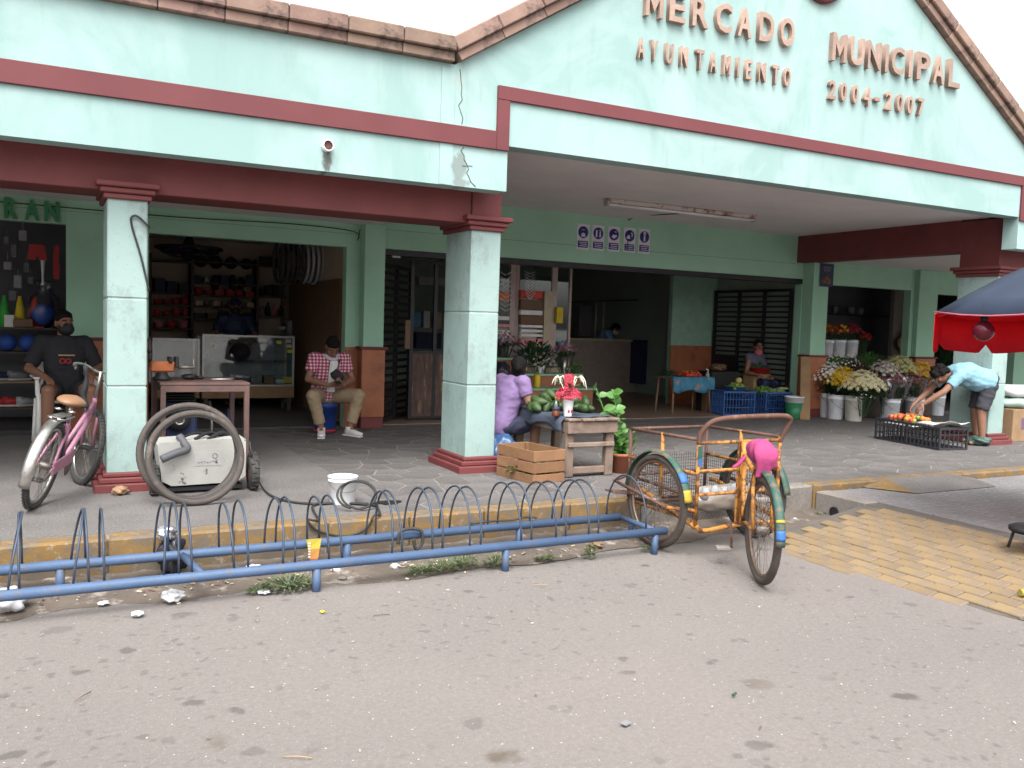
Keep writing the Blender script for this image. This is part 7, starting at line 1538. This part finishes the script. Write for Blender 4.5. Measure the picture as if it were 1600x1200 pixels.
# ---- black crates with tomatoes
A, B, C3 = F(1467, 704), F(1513, 703), F(1367, 685); MKC = mat('black_crate_plastic', (.022, .022, .028), (.035, .035, .04), 7, .5, bump=.05)
vL = (C3-A); Ltot = vL.length; vL.normalize(); HK = W(1467, 668, A.y).z; aL = math.atan2(-vL.y, -vL.x); per = Vector((-vL.y, vL.x, 0)); per = per if per.dot(B-A) > 0 else -per; Wk = .42
LL = min(.62, Ltot/2-.01)
for i in range(2):
    c = A+vL*(LL*(i+.5)+.01*i)+per*Wk*.5; crate(('black openwork crate covered with newspaper, right of two' if i == 0 else 'black openwork crate heaped with tomatoes, left of two'), (c.x, c.y, 0), aL, LL, Wk, HK, MKC, 2, 7)
cc0 = A+vL*(LL*1.35)+per*Wk*.5; MOT = MB().ell((0, 0, 0), (.035, .033, .030), 11, 8).mesh('tomato', mat('mixed_tomato', (.50, .15, .03), (.42, .07, .03), 5, .35, bump=0, rnd=.2, hrnd=.05)); MGT = MB().ell((0, 0, 0), (.033, .033, .028), 11, 8).mesh('green_tomato', mat('green_tomato', (.17, .26, .05), (.25, .28, .05), 6, .35, bump=0, rnd=.2))
tag(MB().box((0, 0, 0), (LL*.95, Wk*.9, .008)).build('paper_lining', COLS['white'], None, (cc0.x, cc0.y, HK-.05), aL), 'pale paper lining under the tomatoes in the black crate', 'paper')
for i in range(60):
    q = rg.uniform(-.42, .42); w = rg.uniform(-.38, .38); p = cc0-vL*q*LL*.98+per*w*Wk; o = link('tomato', MGT if rg.random() < .25 else MOT, None, (p.x, p.y, HK+.012+.05*max(0, (1-(abs(q)+abs(w))*1.4))*rg.uniform(.7, 1.3)+.01)); o.rotation_euler = (rg.uniform(0, 3), rg.uniform(0, 3), 0)
    tag(o, 'green tomato in the left black crate' if o.data == MGT else 'orange red tomato in the left black crate', 'tomato', 'tomatoes in the left black crate')
c = A+vL*LL*.32+per*Wk*.5; g = MB(); vs = []; fs = []
for i in range(9):
    for k in range(7): vs.append((-.25+.06*i, -.2+.065*k, HK+.012+.03*math.sin(i*.9)*math.sin(k*1.1)+.05*max(0, i-5)/3+rg.uniform(0, .006)))
for i in range(8):
    for k in range(6): a_ = i*7+k; fs.append((a_, a_+7, a_+8, a_+1))
g.add(vs, fs, True); tn = NT('newsprint'); lines = tn.math('GREATER_THAN', tn.math('PINGPONG', tn.math('MULTIPLY', tn.sep(tn.tc.outputs['Object'])[1], 90), 1.0), .5); cb = tn.mix(tn.math('MULTIPLY', lines, tn.ramp(tn.noise(14, 2), [(.45, 0), (.5, .8)])), (.42, .40, .37), (.14, .13, .13)); tn.base(cb); tn.rough(.9); ob = tag(g.build('newspaper', tn.mat, None, (c.x, c.y, 0), aL), 'crumpled newspaper lying over the right black crate', 'newspaper'); sm = ob.modifiers.new('t', 'SOLIDIFY'); sm.thickness = .002
P = F(1540, 697); tag(crumple(.15, 12, .42, amp=.12).build('dark_green_bag', mat('dark_green_plastic', (.03, .06, .05), (.06, .10, .085), 9, .25, bump=.5, bscale=18), None, (P.x, P.y+.1, 0)), 'dark green plastic bag on the floor beside the right column', 'bag')
# ---- goods right of the right column
P = F(1585, 691); bx = P.x+.05; cbx = thing('cardboard_box', 'brown cardboard box with purple print right of the right column', 'box', (bx+.22, P.y+.22, 0)); zt = W(1585, 640, P.y).z; MB().b2(-.3, .3, -.2, .2, 0, zt, .006).build('carton', cmat((.27, .17, .095), .85), cbx)
g = MB(); [g.box((-.10+.03*k, -.202, zt*.55), (.018, .003, zt*.35)) for k in range(5)]; g.build('purple_print', cmat((.12, .08, .2)), cbx)
tag(blob(lambda ph, a: Vector((.32*math.cos(ph)**.5*math.cos(a), .22*math.cos(ph)**.5*math.sin(a), .075+.075*math.sin(ph)+.012*math.sin(5*a)*math.cos(ph)))).build('green_sack', mat('pale_green_sack', (.33, .43, .38), (.26, .36, .31), 8, .5, bump=.4, bscale=16), None, (bx+.22, P.y+.22, zt)), 'pale green plastic sack on the cardboard box', 'sack'); tag(blob(lambda ph, a: Vector((.31*math.cos(ph)**.5*math.cos(a), .21*math.cos(ph)**.5*math.sin(a), .085+.085*math.sin(ph)+.014*math.sin(4*a+1)*math.cos(ph)))).build('white_sack', mat('white_sack_plastic', (.58, .57, .56), (.48, .47, .46), 8, .4, bump=.4, bscale=16), None, (bx+.23, P.y+.22, zt+.15)), 'white plastic sack on top of the pale green sack', 'sack')
for k in range(3): leaffoliage('small leafy seedling tray behind the white sack, %s' % ('left', 'middle', 'right')[k], (bx+.05+.22*k, P.y+.62, zt+.20), .1, .1, .16, 60, MLEAFD, .07, .03, 'seedlings', 'seedlings'); 
tag(MB().b2(bx-.1, bx+.65, P.y+.48, P.y+.78, 0, zt+.2, .01).build('seedling_stand', COLS['brown']), 'brown stand behind the cardboard box', 'stand')
# ---- vendor's parasol at the right edge
def clothmat(name, c):
    t = NT(name); d = t.n('ShaderNodeBsdfDiffuse'); q = t.n('ShaderNodeBsdfTranslucent'); m = t.n('ShaderNodeMixShader'); m.inputs[0].default_value = .45
    col = t.ramp(t.noise(5), [(.3, c), (.7, tuple(x*.85 for x in c))]); t.l(col, d.inputs[0]); t.l(col, q.inputs[0]); t.l(d.outputs[0], m.inputs[1]); t.l(q.outputs[0], m.inputs[2]); t.l(m.outputs[0], t.out.inputs[0]); return t.mat
uc = Vector((6.86, 3.62, 0)); 
um = thing('vendor_parasol', 'red and navy vendor parasol with scalloped valance at the right photo edge', 'parasol', uc)
UR, UZ, UA = 1.30, 1.56, 2.16; A0 = rad(12); NS = 8
MUR = clothmat('red_canopy', (.80, .04, .06)); MUN = mat('navy_canopy', (.018, .026, .05), (.025, .035, .06), 4, .6, bump=.1)
def rim(i, r=UR, z=UZ): a = A0+2*math.pi*i/NS; return Vector((r*math.cos(a), r*math.sin(a), z))
apx = Vector((0, 0, UA))
for i in range(NS):
    a, b = rim(i), rim(i+1); g = MB(); vs = []; fs = []; n = 6
    for r_ in range(n+1):
        t = r_/n
        for k in range(n+1): s = k/n; p = apx.lerp(a.lerp(b, s), t); p.z += .12*math.sin(math.pi*t)*.6-.03*math.sin(math.pi*s)*t; vs.append(p)
    for r_ in range(n):
        for k in range(n): q = r_*(n+1)+k; fs.append((q, q+1, q+n+2, q+n+1))
    g.add(vs, fs, True); nav = i in (3, 4); ob = g.build('canopy_panel', MUN if nav else MUR, um); sm = ob.modifiers.new('t', 'SOLIDIFY'); sm.thickness = .003
    if not nav or True:
        g = MB(); vs = []; fs = []; n = 28
        if not nav:
            for k in range(n+1):
                s = k/n; p = a.lerp(b, s)-Vector((0, 0, .03*math.sin(math.pi*s))); dz = .275-max(0, .075-abs(s-.5)*1.0)-max(0, .05-min(s, 1-s)*.8); vs += [p, p-Vector((0, 0, dz*.5)), p-Vector((0, 0, dz))]
            for k in range(n): q = k*3; fs += [(q, q+3, q+4, q+1), (q+1, q+4, q+5, q+2)]
            g.add(vs, fs, True); ob = g.build('valance', MUR, um); sm = ob.modifiers.new('t', 'SOLIDIFY'); sm.thickness = .003
    MB().tube([a+Vector((0, 0, .004)), a.lerp(b, .25)+Vector((0, 0, -.018)), a.lerp(b, .5)+Vector((0, 0, -.026)), a.lerp(b, .75)+Vector((0, 0, -.018)), b+Vector((0, 0, .004))], .006, 5).build('edge_piping', COLS['pink'], um)
    MB().tube([apx-Vector((0, 0, .03)), apx.lerp(a, .5)+Vector((0, 0, .05)), a-Vector((0, 0, .01))], .006, 5).build('rib', COLS['silver'], um)
MB().tube([(0, 0, PZ-.05), (0, 0, UA)], .02, 10).build('pole', COLS['silver'], um)
MB().lathe([(.22, PZ), (.22, PZ+.08), (.04, PZ+.12), (0, PZ+.12)], 20).build('weighted_base', COLS['grey'], um)

# hanging lamp with dark red globe under the parasol, and the pale emblem ring on its navy panel
P = W(1537, 517, 3.95); hl = thing('hanging_lamp', 'dark red glass globe lamp hanging under the vendor parasol', 'lamp', P)
MB().ell((0, 0, 0), .072, 20, 14).build('globe', mat('dark_red_glass', (.11, .008, .02), (.08, .006, .016), 6, .15, bump=0), hl); MB().lathe([(.02, .06), (.026, .075), (.026, .10), (.01, .11), (0, .11)], 14).build('socket', COLS['black'], hl); MB().lathe([(.03, -.03), (.032, .0), (.028, .03), (0, .03)], 14, Matrix.Translation((.066, .01, -.012))@Matrix.Rotation(math.pi/2, 4, 'Y')).build('bulb_base', COLS['cream'], hl)
MB().tube([(0, 0, .10), (0, .01, .20)], .004, 5).build('flex', COLS['black'], hl)
i = 4; a, b = rim(i), rim(i+1); c = apx.lerp(a.lerp(b, .42), .62)+Vector((0, 0, .075)); nn = (a-apx).cross(b-apx).normalized(); nn = nn if nn.z > 0 else -nn; M3 = nn.to_track_quat('Z', 'Y').to_matrix()
g = MB(); g.tube([c+M3@Vector((.15*math.cos(t), .15*math.sin(t), .006)) for t in [rad(40)+rad(280)*k/30 for k in range(31)]], .014, 6, flat=.3); g.build('emblem_ring', COLS['teal'], um)
# ------------------------------------------------------------------ litter, weeds and small things along the kerb
rl = random.Random(77)
MWP = mat('white_litter', (.55, .55, .56), (.42, .42, .44), 12, .6, bump=.4, bscale=30); MFOIL = mat('silver_foil', (.55, .56, .60), (.3, .3, .33), 16, .25, .7, bump=.7, bscale=30); MBB = mat('black_bin_bag', (.012, .012, .016), (.03, .03, .04), 12, .22, bump=.7, bscale=26)
def wad(x, y, z, R, m, lab, cat, seed, flat=.6, name='litter_wad', dy=0):
    P = F(x, y, z); tag(crumple(R, seed, flat).build(name, m, None, (P.x, P.y+dy, z)), lab, cat)
GZ = RZ+.012
wad(270, 940, GZ, .055, MWP, 'white crumpled bag on the gutter dirt under the rack front rail', 'litter', 1); wad(215, 962, GZ, .03, MWP, 'small white paper wad left of the crumpled bag', 'litter', 2, .4); wad(162, 944, GZ, .03, MWP, 'flat white scrap in the gutter left of the crumpled bag', 'litter', 3, .25)
wad(14, 955, GZ, .09, MWP, 'large white plastic bag at the left photo edge under the rack', 'bag', 4, .7, 'plastic_bag'); wad(452, 915, GZ, .05, MWP, 'white scraps tangled in the weeds left of the rack leg', 'litter', 5, .35); wad(413, 927, GZ, .035, MWP, 'white paper scrap left of the weeds', 'litter', 6, .3)
wad(617, 889, GZ, .03, MWP, 'white crumpled tissue under the middle of the rack', 'litter', 7, .6); wad(525, 893, GZ, .03, MWP, 'flat pale wrapper right of the rack leg', 'litter', 8, .3); wad(535, 905, GZ, .025, MKERB, 'grey scrap beside the pale wrapper', 'litter', 9, .3)
wad(397, 895, GZ+.02, .05, MWP, 'clear plastic scrap at the kerb foot behind the rack', 'litter', 10, .5); wad(932, 856, RZ+.006, .05, mat('brown_husk', (.16, .09, .05), (.28, .20, .14), 14, .8, bump=.5), 'brown crumpled husk under the right part of the rack', 'litter', 11, .55)
wad(188, 773, 0, .055, mat('tan_paper', (.30, .19, .11), (.2, .12, .07), 12, .8, bump=.6, bscale=30), 'crumpled brown paper at the foot of the left column', 'litter', 12, .6)
P = W(268, 858, 5.70); bg_ = thing('rubbish_bag', 'black rubbish bag with silver foil top wedged between rack and kerb', 'bag', (P.x, 5.685, RZ+.03)); crumple(.075, 13, 1.5, amp=.22).build('black_bag', MBB, bg_); o = crumple(.05, 14, .9, amp=.25).build('foil_top', MFOIL, bg_, (-.03, 0, .21))
P = W(490, 862, YR1-.045); wr = thing('snack_wrapper', 'yellow and orange snack wrapper caught on the rear rack rail', 'wrapper', (P.x, YR1-.046, P.z)); vs = []
g = MB(); 
for k, (z0, z1, m_) in enumerate(((.02, .085, 0), (-.045, .02, 1), (-.09, -.045, 2))):
    w0, w1 = .05-.012*(k), .05-.012*(k+1); g.add([(-w1, -.004*k, z0), (w1, -.004*k-.006, z0), (w0, -.004*k, z1), (-w0, -.002, z1)], [(0, 1, 2, 3)], mat=m_)
ob = g.build('foil', [cmat((.45, .36, .05)), cmat((.42, .20, .05)), cmat((.36, .09, .05))], wr); sm = ob.modifiers.new('t', 'SOLIDIFY'); sm.thickness = .002
g = MB(); [g.box((-.03, -.008, .06-.018*k), (.014, .002, .009)) for k in range(6)]; g.build('print_marks', COLS['white'], wr)
# black rubber loops hanging on the rack
pts = [W(x, y, YR1-.05) for x, y in ((622, 850), (625, 832), (640, 826), (658, 830), (660, 848), (650, 858), (646, 842))]; tag(MB().tube(spline(pts, 5), .012, 7).build('rubber_strap', MTYRE), 'black rubber strap looped over the rear rack rail', 'strap')
pts = [Vector((px(735, 815, YR1), YR1-.01, ZR+.045)), Vector((px(760, 812, YR1), YR1, ZR+.05)), Vector((px(800, 808, YR1), YR1, ZR+.046)), Vector((px(822, 805, YR1), YR1-.005, ZR+.06)), Vector((px(838, 805, YR1), YR1, ZR+.046))]; tag(MB().tube(spline(pts, 5), .009, 6).build('rubber_strip', MTYRE), 'black rubber strip lying along the rear rack rail', 'strip')
# weeds
def weed(x, y, n, R, H, lab, m=None):
    P = F(x, y, GZ); g = MB()
    for i in range(n):
        a = rl.uniform(0, 6.28); q = math.sqrt(rl.random()); h = rl.uniform(0, 1)
        leaf(g, (R*q*math.cos(a), R*.5*q*math.sin(a), H*h*(1-.5*q)), (math.cos(a), math.sin(a), rl.uniform(.1, 1)), rl.uniform(.018, .04), rl.uniform(.008, .016), n=2)
    for i in range(max(4, n//12)): a = rl.uniform(0, 6.28); q = rl.random(); g.tube([(0, 0, 0), (R*q*math.cos(a), R*.5*q*math.sin(a), H*.8)], .0018, 3, caps=False)
    tag(g.build('weed', m or mat('dusty_weed', (.10, .15, .055), (.16, .19, .09), 12, .8, bump=0), None, P), lab, 'weed', 'weeds growing in the gutter')
weed(455, 920, 420, .17, .10, 'dusty weed clump with litter left of the nearest rack leg'); weed(405, 926, 110, .07, .06, 'small weed left of the big clump'); weed(655, 897, 150, .10, .07, 'low weed under the rack, left of three together'); weed(690, 893, 180, .10, .09, 'low weed under the rack, middle of three together'); weed(725, 886, 200, .10, .10, 'low weed under the rack, right of three together'); weed(775, 884, 170, .09, .09, 'weed at the foot of the middle rack leg'); weed(852, 876, 90, .06, .05, 'small isolated weed right of the middle rack leg'); weed(922, 870, 110, .05, .10, 'upright weed below the brown husk'); weed(1015, 858, 50, .07, .03, 'sparse weed at the foot of the right rack leg')
weed(1290, 803, 60, .10, .03, 'sparse weed in the drain corner of the crossing')
# scattered crumbs and leaf bits: uncountable
g = MB()
for i in range(520):
    if i < 260: x, y = rl.uniform(-.6, 4.2), rl.gauss(5.42, .12); y = min(y, 5.72); z = RZ+.03
    else: x, y = rl.uniform(-1.5, 8), rl.uniform(1.6, 5.0); z = RZ+.012
    if x > 4.6 and y > 2.5: continue
    s = rl.uniform(.004, .014) if i < 260 else rl.uniform(.003, .008); R = Euler((rl.uniform(-.3, .3), rl.uniform(-.3, .3), rl.uniform(0, 6.28))).to_matrix(); g.box((x, y, z), (s*rl.uniform(1, 3), s, s*.3), R, mat=rl.choice((0, 0, 1, 2, 2)))
o = g.build('street_crumbs', [COLS['cream'], COLS['brown'], mat('grey_crumb', (.10, .09, .085), (.3, .28, .26), 30, .9)], None, kind='stuff'); tag(o, 'small leaf bits, pebbles and crumbs scattered on road and gutter', 'debris')
# single bits that stand out on the asphalt
def twig(x, y, L, a, m, lab, nm='twig', r=.0022):
    P = F(x, y, RZ+.010); d = Vector((math.cos(a), math.sin(a), 0)); tag(MB().tube([-d*L/2, Vector((0, 0, .004)), d*L/2], r, 5).build(nm, m, None, P), lab, 'twig' if nm == 'twig' else 'litter')
twig(465, 1183, .11, -.5, COLS['sand'], 'pale straw lying on the road at the bottom of the photo'); twig(130, 1088, .10, .9, COLS['brown'], 'thin dark twig beside the brown stain on the left road'); twig(596, 961, .09, -.1, COLS['brown'], 'dark twig on the road below the weeds'); twig(845, 914, .10, -.45, COLS['sand'], 'pale straw on the road left of the tricycle')
P = F(978, 1131, RZ+.01); tag(MB().box((0, 0, .004), (.045, .03, .004), Euler((.1, .05, .4)).to_matrix(), .001).build('dry_leaf', COLS['grey'], None, P), 'dry pale leaf on the road near the bottom centre', 'leaf'); P = F(1148, 1087, RZ+.012); tag(MB().tube([(-.012, 0, .004), (.014, .008, .006)], .006, 6).build('green_scrap', COLS['dgreen'], None, P), 'tiny dark green scrap on the road', 'litter'); P = F(504, 957, RZ+.012); tag(crumple(.012, 31, .5).build('yellow_scrap', COLS['yellow'], None, P), 'tiny yellow scrap on the road under the rack', 'litter'); P = F(1441, 887, PZ-.17); 
wad(1297, 799, GZ, .03, MWP, 'white scrap lying by the drain pipes of the crossing', 'litter', 33, .5); wad(1243, 812, GZ, .02, MWP, 'small white scrap behind the tricycle wheel', 'litter', 34, .4)
# low black stool and yellow hose end that reach in at the right edge
P = F(1598, 862, PZ); st = thing('low_stool', 'low black stool cut off by the right photo edge', 'stool', (P.x+.12, P.y+.02, PZ)); MB().lathe([(.13, .115), (.145, .13), (.145, .15), (.12, .162), (0, .165)], 22).build('seat', COLS['black'], st)
for k in range(4): a = .8+k*math.pi/2; MB().tube([(.11*math.cos(a), .11*math.sin(a), .12), (.14*math.cos(a), .14*math.sin(a), 0)], .010, 7).build('leg', COLS['black'], st)
P = F(1594, 926, rampz(5.3)+.03); tag(MB().tube([P+Vector((0, 0, 0)), P+Vector((.18, -.06, .01)), P+Vector((.5, -.2, .02))], [.022, .028, .028], 10).build('yellow_hose', cmat((.36, .30, .07))), 'olive yellow hose end at the right photo edge', 'hose')
# dark oil puddle on the pavement by the coil
P = F(607, 786); g = MB(); g.add([(.10*math.cos(a)*(1+.25*math.sin(3*a)), .07*math.sin(a), .0065) for a in [2*math.pi*k/24 for k in range(24)]], [list(range(24))]); g.build('oil_stain', mat('dark_oil', (.02, .018, .016), (.03, .027, .024), 9, .3, bump=.1), pav, (P.x, P.y, 0))
